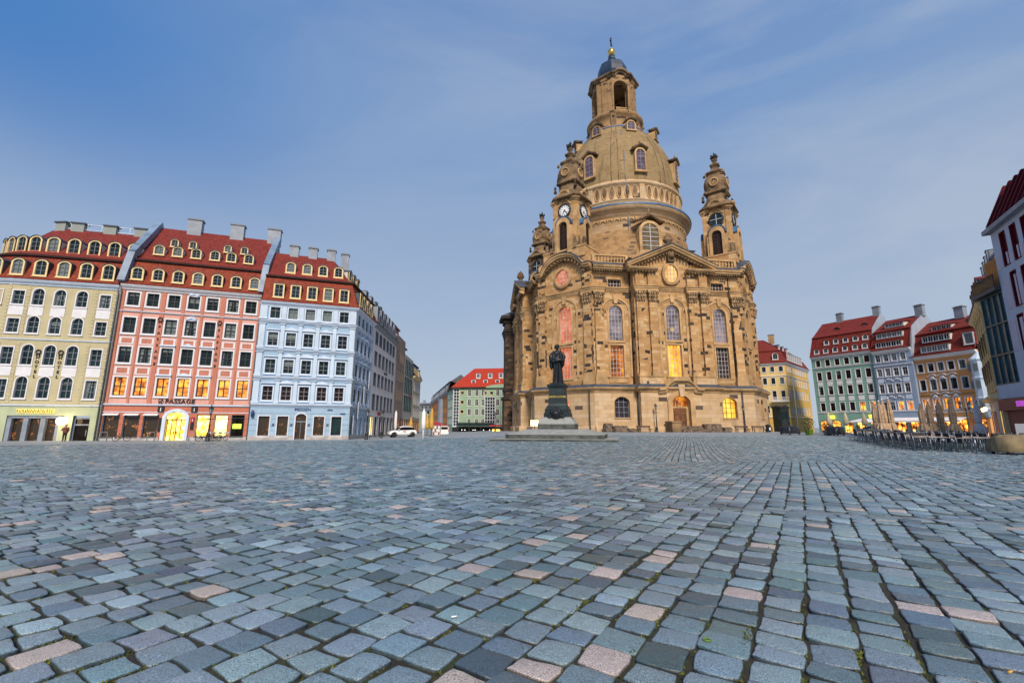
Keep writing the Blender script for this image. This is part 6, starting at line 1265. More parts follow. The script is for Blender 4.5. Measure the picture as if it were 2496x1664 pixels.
def lucarne(j,r,z,w,h,rise,gm,D,ped,s=1.):
    b=MB(); b.X=Matrix.Rotation(j*PI/4,4,'Z')@Matrix.Translation((0,-r,z)); o=outline(w,h,rise); ring(b,o,outline(w,h,rise,.4*s),-.1,.1,0); 
    oo=outline(w,h,rise,.4*s); 
    for p,q in zip(oo,oo[1:]): b.poly([(p[0],0,p[1]),(q[0],0,q[1]),(q[0],D,q[1]),(p[0],D,p[1])],0)
    b.box(-w/2-.6*s,w/2+.6*s,-.3,.2,-.65*s,-.4*s,0)
    if ped: zz=h+.35*s; b.sweep_wall([(-w/2-.85*s,zz-.25),(0,zz+.75*s),(w/2+.85*s,zz-.25)],0,[(-.2,-.15),(.2,-.12),(.4,.05),(.45,.25),(-D*.5,.3)],1); b.lathe([(.2*s,zz+.9*s),(.3*s,zz+1.1*s),(.12*s,zz+1.3*s),(.22*s,zz+1.6*s),(0,zz+2.*s)],8,1,(0,.1))
    o2=b.build('dormer_window',['sandstone_trim','sandstone_weathered'],church)
    g=MB(); g.X=b.X; g.poly([(p[0],.05,p[1]) for p in o],0); nr=max(3,int(h/.8))
    g.box(-.05,.05,-.05,.05,0,h,1)
    for q in range(1,nr): g.box(-w/2,w/2,-.05,.05,h*q/nr-.04,h*q/nr+.04,1)
    g.build('pane',[gm,'white_sash' if z<40 else 'grey_sash'],o2)
for j in(-3,-2,-1,0,1,2,3,4):
    lucarne(j,12.95,50.0,1.7,4.4,.85,'glass_violet',3.,True,.8); lucarne(j,9.25,61.3,1.5,1.9,.6,'glass_violet',3.2,True,.55)
for j in(0,-2,2): lucarne(j,15.3,32.6,3.2,5.2,1.6,'church_amber2' if 0 else 'glass_church2',3.5,True,1.3)
b=MB(); b.lathe([(6.7,63.9),(6.75,64.3),(6.2,64.6),(5.75,65.2),(5.75,67.2),(6.1,67.4),(6.3,67.9),(6.3,68.2),(5.2,68.4)],48,0)
for j in range(8): b.X=Matrix.Rotation(j*PI/4+PI/8,4,'Z'); b.box(-.55,.55,-6.15,-5.6,64.8,67.4,1); b.ball((0,-6.2,66.9),.3,6,1)
b.X=None; b.build('lantern_base',['sandstone_high','sandstone_weathered'],church)
b=MB(); b.lathe([(6.35,63.85),(6.9,63.7),(6.95,64.0),(6.4,64.35)],48,0,cap=False); b.build('dome_ring',['copper_blue'],church)
b=MB()                                               # open octagonal lantern: four big arches
R=4.6; ww=R*math.tan(PI/8)
for j in range(8):
    b.X=Matrix.Rotation(j*PI/4,4,'Z')
    if j%2==0: b.panel(-ww,ww,68.2,78.2,-R,[(-1.62,1.62,68.9,76.7,1.62)],0,1,1.0); b.X=Matrix.Rotation(j*PI/4,4,'Z')@Matrix.Translation((0,1.1,0)); b.panel(-ww*.75,ww*.75,68.2,78.2,-R,[(-1.4,1.4,68.9,76.5,1.4)],0,1,.02)
    else: b.panel(-ww,ww,68.2,78.2,-R,[],0,1,.5); b.panel(-ww*.75,ww*.75,68.2,78.2,-R+1.1,[],0,1,.02); b.box(-.6,.6,-R-.25,-R,68.4,77.6,1); b.box(-.8,.8,-R-.4,-R,77.,77.6,1)
b.X=None; b.lathe([(3.4,77.6),(.01,77.6)],8,0,rot=PI/8,cap=False); b.build('lantern_shaft',['sandstone_high','sandstone_high'],church)
b=MB()
for j in range(8):
    b.X=Matrix.Rotation(j*PI/4,4,'Z')
    e=ww+.45
    if j%2==0: b.sweep_wall([(-e,77.9),(-1.4,78.0)]+arc(-1.4,1.4,78.0,.95,8)[1:-1]+[(1.4,78.0),(e,77.9)],-R,[(0,-.5),(.25,-.4),(.4,-.1),(.75,.05),(.8,.35),(-.5,.5)],0)
    else: b.sweep_wall([(-e,77.9),(e,77.9)],-R,[(0,-.5),(.25,-.4),(.4,-.1),(.75,.05),(.8,.35),(-.5,.5)],0)
b.X=None; b.build('lantern_cornice',['sandstone_weathered'],church)
b=MB()
for j in(0,2,-2,4):
    b.X=Matrix.Rotation(j*PI/4,4,'Z'); b.box(-1.25,1.25,-R-.05,-R+.2,69.75,69.95,0)
    for i in range(7): b.lathe([(.12,68.6),(.08,68.9),(.14,69.2),(.08,69.6),(.12,69.8)],6,0,(-1.05+i*.35,-R+.08))
b.X=None; b.build('balustrade',['sandstone_trim'],church)
b=MB(); b.lathe([(5.3,78.35),(4.9,78.8),(4.1,79.6),(3.5,80.3),(3.25,80.9)],8,0,rot=PI/8,smooth=False); b.lathe([(3.3,80.85),(3.42,81.1),(3.4,82.3),(3.2,83.5),(2.6,84.2),(1.6,84.5),(1.7,84.7),(1.7,85.0),(.9,85.1),(.75,85.7),(.95,86.0),(.95,86.3),(.7,86.6),(.8,87.0),(.45,87.3)],8,0,rot=PI/8,smooth=False); b.build('lantern_cap',['dark_copper'],church)
b=MB(); b.ball((0,0,88.1),.85,16,0,1.1); b.lathe([(.25,88.9),(.12,89.3),(.1,89.5)],8,0); b.build('orb',['gold'],church)
b=MB(); X=Matrix.Rotation(math.radians(62),4,'Z'); b.X=X; b.box(-.13,.13,-.13,.13,89.3,91.9,0); b.box(-.75,.75,-.13,.13,90.6,90.9,0)
for p in((-.8,90.75),(.8,90.75),(0,91.95)): b.ball((p[0],0,p[1]),.2,8,0)
b.build('cross',['bronze'],church)
for k,d,x,y in((0,CA,-6.5,-.2),(0,CA,11.0,-.1),(-45,CD,5.,-.25)):
    b=MB(); b.tube([(x,y,7.6),(x,y,26.)],.085,6,0); b.tube([(x,y-1.2,-.5),(x,y-1.2,6.8)],.085,6,0); place(b.build('downpipe',['black_metal']),k,d)
b=MB(); b.tube([(-3.2,-13.6,31.5),(-3.2,-13.45,36),(-3.1,-13.3,40.3)],.07,6,0); b.tube([(-3.,-12.95,44),(-3.0,-12.6,49),(-2.8,-11.9,54),(-2.4,-9.6,60),(-1.8,-6.6,63.8)],.06,6,0); b.build('lightning_conductor',['zinc'],church)
# ---------------------------------------------------------------- bronze monument
mon=empty('bronze_monument',(3.92,38.9,G(3.92,38.9)),math.radians(-14)); tag(mon,'dark bronze robed figure on a stepped granite pedestal, standing alone on the square','monument')
b=MB(); b.box(-4.9,4.9,-3.7,4.4,-.3,.06,1); b.box(-4.93,4.93,-3.73,4.43,.06,.1,0); b.build('ground_slab',['granite_step','granite_riser'],mon)
b=MB(); b.prism([(-3.5,-3.1),(3.5,-3.1),(3.9,-2.7),(3.9,2.7),(3.5,3.1),(-3.5,3.1),(-3.9,2.7),(-3.9,-2.7)],'z',.09,.42,0,1); b.prism([(-3.54,-3.14),(3.54,-3.14),(3.94,-2.74),(3.94,2.74),(3.54,3.14),(-3.54,3.14),(-3.94,2.74),(-3.94,-2.74)],'z',.40,.46,0)
def frus(b,a,z0,c,z1,m=0): k=b.vs([(s*a,t*a,z0) for s,t in((-1,-1),(1,-1),(1,1),(-1,1))]+[(s*c,t*c,z1) for s,t in((-1,-1),(1,-1),(1,1),(-1,1))]); [b.face([k+i for i in f],m) for f in((0,1,5,4),(1,2,6,5),(2,3,7,6),(3,0,4,7),(4,5,6,7))]
k=b.vs([(-3.45,-3.0,.46),(3.45,-3.0,.46),(3.8,-2.65,.46),(3.8,2.65,.46),(3.45,3.,.46),(-3.45,3.,.46),(-3.8,2.65,.46),(-3.8,-2.65,.46)]+[(-2.2,-1.8,.82),(2.2,-1.8,.82),(2.3,-1.7,.82),(2.3,1.7,.82),(2.2,1.8,.82),(-2.2,1.8,.82),(-2.3,1.7,.82),(-2.3,-1.7,.82)])
for i in range(8): b.face((k+i,k+(i+1)%8,k+8+(i+1)%8,k+8+i),0)
b.face([k+8+i for i in range(8)],0); b.build('lower_step',['granite_step','granite_riser'],mon)
b=MB(); b.box(-1.5,1.5,-1.5,1.5,.8,1.24,1); b.box(-1.53,1.53,-1.53,1.53,1.22,1.301,0); frus(b,1.5,1.303,1.18,1.72); b.box(-1.19,1.19,-1.19,1.19,1.6,1.8,0); b.build('granite_plinth',['granite_step','granite_riser'],mon)
b=MB(); b.box(-1.06,1.06,-1.06,1.06,1.8,2.12,0); frus(b,1.06,2.123,.98,2.2); b.box(-.98,.98,-.98,.98,2.2,2.44,0); frus(b,.98,2.443,.86,2.62); b.box(-.86,.86,-.86,.86,2.62,2.72,0); b.build('bronze_base',['bronze_green'],mon)
b=MB(); frus(b,.79,2.72,.72,2.92); frus(b,.72,2.92,.655,4.22); b.build('pedestal_shaft',['bronze_green'],mon)
b=MB(); b.sweep_plan([(-.66,-.66),(.66,-.66),(.66,.66),(-.66,.66)],4.2,[(0,0),(.05,.03),(.05,.1),(.14,.16),(.16,.32),(0,.36)],0,closed=True); b.box(-.66,.66,-.66,.66,4.4,4.56,0); b.build('pedestal_cap',['bronze_green'],mon)
o=text('MARTIN LUTHER',.2,mon,(0,-.70,3.42),rot=(PI/2-.05,0,0),mat='gold',ext=.012)
b=MB(); b.ball((0,-1.2,2.05),.42,10,0,.9)
for j in range(12): t=2*PI*j/12; b.tube([(0,-1.2,2.05),(.4*math.cos(t),-1.3,2.1+.38*math.sin(t)),(.52*math.cos(t+.3),-1.2,2.1+.5*math.sin(t+.3))],[.1,.12,.05],6,0)
for s in(-1,1): b.tube([(s*.3,-1.25,1.9),(s*.6,-1.3,1.85),(s*.8,-1.22,1.95)],[.12,.1,.04],6,0)
remesh(b,.03,'bronze_wreath','bronze',mon,1)
# the figure: one continuous skin of robe, sleeves, hands with book, head
F0=4.56; K=3.55/1.80
def V(x,y,z): return (x*K,y*K,F0+z*K)
b=MB(); n=48; rows=[]
prof=[(0.0,.215,.185),(.02,.235,.20),(.15,.225,.19),(.45,.205,.175),(.75,.195,.165),(.95,.2,.165),(1.1,.215,.165),(1.25,.235,.16),(1.36,.235,.15),(1.43,.19,.13),(1.475,.115,.10),(1.50,.065,.07)]
for z,rx,ry in prof:
    fold=max(0,1-z/1.15); row=[]
    for i in range(n):
        a=2*PI*i/n; w_=1+fold*(.075*math.sin(a*9+z*2)+.05*math.sin(a*5+1+z*3.)); row.append(V(rx*w_*math.cos(a)+.01*math.sin(z*3),ry*w_*math.sin(a),z+.0))
    rows.append(b.vs(row))
for q in range(len(rows)-1):
    for i in range(n): b.face((rows[q]+i,rows[q]+(i+1)%n,rows[q+1]+(i+1)%n,rows[q+1]+i))
b.face([rows[0]+i for i in reversed(range(n))]); b.face([rows[-1]+i for i in range(n)])
def T(pts,rs,n=10): b.tube([V(*p) for p in pts],[r*K for r in rs],n)
T([(.2,.0,1.38),(.285,-.02,1.2),(.26,-.12,1.02),(.12,-.21,1.04),(.02,-.235,1.07)],[.085,.1,.105,.085,.05])     # right arm, wide sleeve
T([(-.2,.0,1.38),(-.285,-.02,1.2),(-.25,-.12,1.0),(-.13,-.2,.99),(-.03,-.23,1.0)],[.085,.1,.11,.09,.05])
T([(.24,-.1,1.02),(.25,-.1,.85),(.23,-.1,.72)],[.1,.075,.02]); T([(-.24,-.1,1.0),(-.26,-.1,.8),(-.24,-.09,.62)],[.1,.08,.02])       # hanging sleeve ends
for s in(-1,1): T([(s*.17,-.13,1.36),(s*.13,-.17,1.1),(s*.1,-.19,.7),(s*.12,-.2,.2),(s*.13,-.2,.03)],[.03,.035,.035,.04,.04],8)   # coat borders
T([(-.15,.05,1.44),(-.16,-.06,1.42),(-.08,-.13,1.36),(0,-.15,1.3),(.08,-.13,1.36),(.16,-.06,1.42),(.15,.05,1.44)],[.05,.05,.045,.035,.045,.05,.05],8)
k=b.vs([V(*p) for p in((-.1,-.22,.98),(.09,-.24,1.0),(.09,-.29,1.02),(-.1,-.27,1.0),(-.1,-.2,1.16),(.09,-.22,1.18),(.09,-.27,1.2),(-.1,-.25,1.18))])
for f in((0,1,5,4),(1,2,6,5),(2,3,7,6),(3,0,4,7),(4,5,6,7),(3,2,1,0)): b.face([k+i for i in f])
for s,z0 in((1,1.09),(-1,1.0)):
    b.ball(V(s*.02,-.27,z0),.038*K,8,0,.8)
    for j in range(4): T([(s*.02,-.285,z0+.022-.016*j),(-s*.035,-.305,z0+.024-.018*j),(-s*(.075-.006*abs(j-1)),-.295,z0+.016-.018*j)],[.0105,.0095,.0075],6)
    T([(s*.03,-.28,z0+.03),(s*.01,-.3,z0+.055),(-s*.02,-.305,z0+.065)],[.012,.011,.008],6)
T([(0,0,1.46),(0,-.012,1.56)],[.062,.058]); b.ball(V(0,-.015,1.655),.088*K,14,0,1.28); b.ball(V(0,-.035,1.60),.068*K,12,0,1.)     # neck, skull, jaw
T([(0,-.1,1.67),(0,-.122,1.64),(0,-.118,1.63)],[.014,.018,.016],6)                                  # nose
for s in(-1,1): b.ball(V(s*.032,-.088,1.675),.016*K,6,0,.7); T([(s*.06,-.075,1.69),(s*.03,-.1,1.695),(s*.012,-.103,1.69)],[.01,.013,.01],6); b.ball(V(s*.088,-.005,1.65),.026*K,6,0,1.4)
T([(-.028,-.1,1.6),(0,-.108,1.602),(.028,-.1,1.6)],[.008,.011,.008],6); b.ball(V(0,-.092,1.565),.024*K,6)
for j in range(26):
    a=rng.uniform(-.25*PI,1.25*PI); z=rng.uniform(1.66,1.755); rr=.088*math.sqrt(max(.05,1-((z-1.655)/.113)**2)); b.ball(V(rr*math.cos(a),-.01+rr*math.sin(a),z),.024*K,6)
for s in(-1,1): b.ball(V(s*.09,-.24,.03),.05*K,8,0,.6); b.ball(V(s*.095,-.3,.025),.04*K,8,0,.6)
fg=remesh(b,.032,'figure','bronze',mon,1); 
b=MB(); b.box(-.6,.6,-.62,.6,4.555,4.66,0); b.build('figure_base',['bronze'],mon)
# floodlight beside the monument
fl=empty('floodlight',(2.45,50.,G(2.45,50.))); tag(fl,'square floodlight glowing warm white on a short post behind the monument','floodlight')
b=MB(); b.box(-.46,.46,-.02,.3,.9,1.6,0); b.tube([(0,.1,-.1),(0,.1,.95)],.06,6,0); b.build('housing',['black_metal'],fl)
b=MB(); b.box(-.42,.42,-.05,-.015,.94,1.56,0); b.build('lamp_face',['flood_face'],fl)
# ---------------------------------------------------------------- stones, benches, bin along the church foot
def ch(x,y): a=CR; return (CH[0]+math.cos(a)*x-math.sin(a)*y,CH[1]+math.sin(a)*x+math.cos(a)*y)
def block(x,y,sx,sy,sz,label,rz=0,mat='rubble',cat='stone block',seed=1,name='stone_block'):
    X,Y=ch(x,y); r=random.Random(seed); b=MB(); n=6; g=lambda: r.gauss(0,.05)
    bm=bmesh.new(); bmesh.ops.create_cube(bm,size=1); bmesh.ops.subdivide_edges(bm,edges=bm.edges[:],cuts=3,use_grid_fill=True)
    for v in bm.verts:
        d=Vector(v.co); f=1-.16*max(0,(abs(d.x)+abs(d.y)+abs(d.z))-1.0); v.co=Vector((d.x*sx*f+g(),d.y*sy*f+g(),(d.z+.5)*sz*(.8+.2*f)+g()*.6-.06))
    me=bpy.data.meshes.new(name); bm.to_mesh(me); bm.free(); me.materials.append(MATS[mat]); o=link(name,me,None,(X,Y,G(X,Y)),CR+rz); tag(o,label,cat); return o
import bmesh
block(-10.2,-23.5,2.2,1.1,.95,'long weathered stone block at the church foot below the barred window',.1,seed=2); block(-8.6,-24.,1.3,.9,.55,'low broken sandstone block lying before the barred ground window',.5,seed=3)
block(3.6,-24.6,2.6,1.3,1.25,'big rough dark ruin block right of the church steps',-.1,seed=4); block(6.0,-24.4,1.6,1.,.8,'smaller rough ruin stone beside the big block at the steps',.4,seed=5); block(-11.8,-22.9,1.2,1.,1.3,'upright dark ruin stone at the corner left of the barred window',.2,seed=6)
def bench(x,y,label,group=None):
    X,Y=ch(x,y); r=empty('bench',(X,Y,G(X,Y)),CR); tag(r,label,'bench',group); b=MB()
    for k in range(3): b.box(-1.1,1.1,-.25+k*.17,-.11+k*.17,.42,.47,0)
    b.build('seat',['louvre_wood'],r); b=MB()
    for k in range(2): b.box(-1.1,1.1,.26,.31,.62+k*.17,.75+k*.17,0)
    b.build('backrest',['louvre_wood'],r)
    for x in(-.9,.9): b=MB(); b.box(x-.04,x+.04,-.25,-.18,-.1,.42,0); b.box(x-.04,x+.04,.26,.32,-.1,.9,0); b.box(x-.04,x+.04,-.25,.3,.36,.42,0); b.build('leg',['black_metal'],r)
bench(-6.9,-24.5,'dark wooden bench at the church wall left of the tall downpipe'); bench(8.8,-24.2,'dark wooden bench below the yellow lit church window'); bench(11.8,-23.8,'dark wooden bench at the right end of the church front')
X,Y=ch(13.6,-23.4); tb=empty('litter_bin',(X,Y,G(X,Y)),CR); tag(tb,'dark green litter bin with a pale sticker near the right church corner','litter bin'); b=MB(); b.lathe([(.3,-.05),(.34,.1),(.36,.85),(.4,.88),(.4,.98)],8,0,smooth=False); b.build('body',['bronze_green'],tb); b=MB(); b.lathe([(.42,.98),(.42,1.05),(.1,1.2),(0,1.2)],8,0); b.build('lid',['black_metal'],tb); b=MB(); b.box(-.1,.1,-.38,-.34,.3,.7,0); b.build('sticker',['sign_white'],tb)
X,Y=ch(17.5,-14.8); kb=empty('site_cabin',(47.,80.5,G(47,80.5)),math.radians(20)); tag(kb,'narrow dark green glazed cabin beside the right corner of the church','cabin'); b=MB(); b.box(-1.,1.,-.8,.8,-.3,4.1,0); b.box(-1.1,1.1,-.9,.9,4.1,4.4,1); b.build('body',['bronze_green','black_metal'],kb); b=MB(); b.box(-.85,.85,-.84,-.8,.9,3.6,0); b.build('pane',['glass_teal'],kb)
fp=empty('flag_pole',(55.,89.,G(55,89))); tag(fp,'tall thin flag pole before the yellow corner house','flag pole'); b=MB(); b.tube([(0,0,-.1),(0,0,6),(0,0,12.5)],[.1,.08,.05],8,0); b.ball((0,0,12.55),.12,8,0); b.build('pole',['grey_sash'],fp); b=MB(); b.lathe([(.3,-.05),(.3,.25),(.12,.35)],10,0); b.build('base',['granite_step'],fp)
# ---------------------------------------------------------------- far street furniture left of the church
def banner(x,y,h,label):
    r=empty('banner_pole',(x,y,G(x,y))); tag(r,label,'banner pole'); b=MB(); b.tube([(0,0,-.1),(0,0,1.),(0,0,h)],[.09,.07,.06],8,0); b.build('pole',['sign_white'],r); b=MB(); b.lathe([(.05,.9),(.2,1.0),(.24,1.6),(.2,h-.4),(.05,h-.1)],10,0,sq=0); b.build('furled_cloth',['sign_white'],r)
banner(-9.35,49.,3.1,'white furled banner on a slim pole between the parked car and the kiosk'); banner(-18.1,72.,3.9,'white furled banner on a pole behind the parked car at the brown building')
def small_parasol(x,y,h,label,mat,group=None):
    r=empty('closed_parasol',(x,y,G(x,y))); tag(r,label,'parasol',group); b=MB(); b.tube([(0,0,-.05),(0,0,h)],.04,6,0); b.lathe([(.3,-.05),(.32,.06),(.05,.1)],10,0); b.build('pole',['black_metal'],r); b=MB(); b.lathe([(.12,.95),(.3,1.1),(.34,1.5),(.2,h-.6),(.06,h-.02)],9,0); b.build('canopy',[mat],r)
small_parasol(-13.7,75,3.5,'tall closed ochre parasol further down the side street, left of its twin','parasol_ochre'); small_parasol(-11.35,65.5,3.9,'tall closed ochre parasol beside the red and white kiosk','parasol_ochre'); small_parasol(-17.,78,3.1,'closed ochre parasol before the green window building','parasol_ochre')
simple('parasol_ochre',(.55,.33,.07),.85,.2,2.5) if 'parasol_ochre' not in MATS else None
def kiosk():
    x,y=-11.45,70.5; r=empty('poster_kiosk',(x,y,G(x,y)),.1); tag(r,'red topped kiosk covered with white posters at the street mouth','kiosk'); b=MB(); b.box(-.6,.6,-.5,.5,-.2,1.55,0); b.build('body',['granite_plinth'],r); b=MB(); b.box(-.7,.7,-.6,.6,1.55,1.9,0); b.build('roof',['sign_red'],r)
    b=MB()
    for i in range(4):
        for j in range(3): b.box(-.5+i*.26,-.3+i*.26,-.53,-.5,.1+j*.48,.45+j*.48,(i*2+j)%3==0)
    b.build('posters',['sign_white','sign_brown'],r)
    x,y=-12.35,85; r=empty('delivery_van',(x,y,G(x,y)),.05); tag(r,'white delivery van with red top seen from behind, down the side street','van'); b=MB(); b.prism([(-.75,-.05),(.75,-.05),(.78,.9),(.66,1.45),(-.66,1.45),(-.78,.9)],'y',0,3.2,0); b.build('body',['car_white'],r); b=MB(); b.box(-.62,.62,-.03,0,.85,1.3,0); b.build('rear_window',['glass_shop'],r); b=MB(); b.box(-.66,.66,0,3.2,1.45,1.6,0); b.build('roof_board',['sign_red'],r)
    for s in(-1,1):
        b=MB(); b.box(s*.72-.05,s*.72+.05,-.04,0,.5,.8,0); b.build('tail_light',['sign_red'],r); b=MB(); b.X=Matrix.Translation((s*.62,.7,.1))@Matrix.Rotation(PI/2,4,'Y'); b.lathe([(.1,-.1),(.3,-.1),(.3,.1),(.1,.1)],14,0); b.build('wheel',['tyre'],r)
    x,y=-3.7,109; r=empty('street_cafe_stand',(x,y,G(x,y))); tag(r,'small lit cafe stand with red canopy by the green hotel','cafe stand'); b=MB(); b.prism([(-1.5,.3),(0,-1),(1.5,.3),(0,1.2)],'z',1.1,1.4,0); b.build('canopy',['awning_red'],r); b=MB(); b.box(-.9,.9,-.3,.3,-.3,.4,0); b.build('counter',['lamp_soft2'],r); b=MB(); [b.box(s*1.2-.04,s*1.2+.04,0,.08,-.3,1.1,0) for s in(-1,1)]; b.build('post',['black_metal'],r)
glow('lamp_soft2',(1.,.55,.1),1.6); kiosk()
# ---------------------------------------------------------------- cafe terrace on the right
def leafy(name,x,y,h,rad,label,pot,cat='plant',stem=True,seed=1,group=None,leafm='leaf',n=420):
    r=empty(name,(x,y,G(x,y)),.3); tag(r,label,cat,group); R=random.Random(seed)
    b=MB(); frus(b,.24,0,.3,.55,0); b.box(-.31,.31,-.31,.31,.5,.56,0); b.build('pot',[pot],r)
    s=MB()
    for k in range(5): a=R.uniform(0,2*PI); s.tube([(0,0,.5),(rad*.3*math.cos(a),rad*.3*math.sin(a),.5+h*.5),(rad*.75*math.cos(a),rad*.75*math.sin(a),.5+h*R.uniform(.7,1.))],[.03,.02,.008],5,0)
    s.build('stem',['bark'],r); b=MB()
    for k in range(n):
        a=R.uniform(0,2*PI); t=R.random(); z=.6+h*t; rr=rad*R.random()**.6*(.45+.75*math.sin(PI*min(1,t*.9+.1))); c=Vector((rr*math.cos(a),rr*math.sin(a),z)); d=Vector((R.gauss(0,1),R.gauss(0,1),R.gauss(0,.6))).normalized(); e=d.cross(Vector((R.gauss(0,1),R.gauss(0,1),R.gauss(0,1)))).normalized(); l=R.uniform(.05,.1)
        b.poly([c-d*l,c+e*l*.35,c+d*l,c-e*l*.35],R.choice((0,0,1)))
    b.build('foliage',['leaf','leaf_dark'],r); return r
def on(px,py): return px,py
leafy('potted_shrub',31.9,49.8,1.25,.6,'airy potted shrub in a square lime green planter between the first two dark covers','planter_green','shrub',seed=4,n=520)
leafy('potted_shrub',35.4,47.3,.5,.35,'low potted shrub in a square lime green planter right of the middle dark cover','planter_green','shrub',seed=5,n=150)
leafy('potted_shrub',33.6,49.4,.6,.4,'small dark potted bush in a grey tub beside the airy shrub','granite_step','shrub',seed=6,n=260)
def cover(x,y,w,d,h,label,mat='cover_black',rz=.6,seed=1,legs=False):
    r=empty('covered_furniture',(x,y,G(x,y)),rz); tag(r,label,'furniture cover'); n=40; b=MB(); rows=[]; R=random.Random(seed); ph=[R.uniform(0,6) for _ in range(4)]
    for z,k in((0.12,1.),(.2,1.02),(h*.5,.98),(h*.85,.95),(h,.84),(h+.04,.5),(h+.02,.1)):
        row=[]
        for i in range(n):
            a=2*PI*i/n; ca,sa=math.cos(a),math.sin(a); q=(abs(ca)**5+abs(sa)**5)**(-.2); f=1+.05*(1-z/h)*math.sin(7*a+ph[0])+.03*math.sin(13*a+ph[1]+z*4); row.append((w/2*q*ca*k*f,d/2*q*sa*k*f,z+(.06*math.sin(3*a+ph[2])+.05*math.sin(2*a+ph[3]))*(z/h)))
        rows.append(b.vs(row))
    for q in range(len(rows)-1):
        for i in range(n): b.face((rows[q]+i,rows[q]+(i+1)%n,rows[q+1]+(i+1)%n,rows[q+1]+i),0,None,True)
    b.face([rows[-1]+i for i in range(n)],0); b.build('cover',[mat],r); b=MB()
    for s in(-1,1):
        for t in(-1,1): b.box(s*w*.4-.05,s*w*.4+.05,t*d*.35-.05,t*d*.35+.05,-.1,.3,0)
    b.build('leg',['louvre_wood'],r)
cover(30.7,51.2,2.5,1.3,.85,'black tarpaulin over furniture, the leftmost of the covered heaps near the church',seed=2); cover(33.9,48.6,1.9,1.3,.85,'black tarpaulin over furniture in the middle, between the lime green planters',seed=3); cover(35.6,45.6,2.3,1.4,.95,'black tarpaulin heap at the left end of the cafe chairs',seed=4)
cover(23.75,21.5,2.6,1.3,.84,'olive brown cover over a big planter box at the right edge, before the chairs','cover_brown',rz=-.25,seed=5)
CHAIR=None
def chair_proto():
    r=empty('cafe_chair',(0,0,0)); f=MB()
    for s in(-1,1):
        f.tube([(s*.29,-.26,0),(s*.29,-.24,.44),(s*.3,-.27,.68),(s*.3,.2,.69),(s*.28,.26,.44)],.016,6,0); f.tube([(s*.28,.32,0),(s*.28,.26,.44),(s*.27,.33,.93)],.016,6,0)
    f.tube([(-.27,.33,.93),(.27,.33,.93)],.016,6,0); f.tube([(-.28,-.24,.43),(.28,-.24,.43)],.016,6,0); f.tube([(-.28,.31,.14),(.28,.31,.14)],.012,6,0)
    f.build('frame',['aluminium'],r); b=MB(); b.box(-.27,.27,-.24,.26,.43,.46,0); b.build('seat',['chair_black'],r)
    b=MB(); b.X=Matrix.Translation((0,.24,.5))@Matrix.Rotation(math.radians(-9),4,'X'); b.box(-.265,.265,-.01,.014,-.03,.41,0); b.build('backrest',['chair_black'],r)
    for s in(-1,1): b=MB(); b.box(s*.3-.024,s*.3+.024,-.26,.16,.69,.712,0); b.build('armrest',['table_top'],r)
    return r
def table_proto():
    r=empty('cafe_table',(0,0,0)); b=MB(); b.box(-.38,.38,-.36,.36,.72,.745,0); b.build('tabletop',['table_top'],r); b=MB()
    b.box(-.385,.385,-.365,.365,.70,.722,0); b.build('rim',['aluminium'],r)
    for s in(-1,1):
        for t in(-1,1): b=MB(); b.tube([(s*.33,t*.31,0),(s*.34,t*.32,.7)],.017,6,0); b.build('leg',['aluminium'],r)
    return r
def terrace():
    cp,tp=chair_proto(),table_proto(); A=np.array([28.9,38.1]); B=np.array([22.0,24.0]); u=(B-A)/np.hypot(*(B-A)); v=np.array([-u[1],u[0]])*1.; v=v if v[0]>0 else -v; L=np.hypot(*(B-A)); base=math.atan2(u[1],u[0]); R=random.Random(11); first=[True,True]
    rown=['nearest the open paving','second from the open paving','third from the open paving','nearest the parasols']
    for j in range(3):
        off=j*1.75; n=12
        for i in range(n):
            c=A+u*((i+.5)*L/n+(j%2)*.5)+v*off+np.array([R.gauss(0,.05),R.gauss(0,.05)])
            t=tp if first[0] else copy_tree(tp); first[0]=False; t.location=(c[0],c[1],G(*c)); t.rotation_euler=(0,0,base+R.gauss(0,.04)); tag(t,'aluminium cafe table with brown top in the terrace row '+rown[j],'table','cafe tables, row '+rown[j])
            for side in(-1,1):
                for e in((-.0,) if j else (-.0,)):
                    p=c+v*side*.66+u*(e+R.gauss(0,.05)); k=cp if first[1] else copy_tree(cp); first[1]=False; k.location=(p[0],p[1],G(*p)); k.rotation_euler=(0,0,base+(0 if side>0 else PI)+(0 if 1 else 0)+R.gauss(0,.12)); wh='with its back to the square' if side<0 else 'facing the square'
                    tag(k,'black cafe chair '+wh+', terrace row '+rown[j],'chair','cafe chairs '+wh+', row '+rown[j])
            if j==0 and i%2==0:
                p=c-u*.72; k=copy_tree(cp); k.location=(p[0],p[1],G(*p)); k.rotation_euler=(0,0,base+PI/2+R.gauss(0,.1)); tag(k,'black cafe chair set crosswise at a table end in the front terrace row','chair','crosswise chairs of the front terrace row')
terrace()
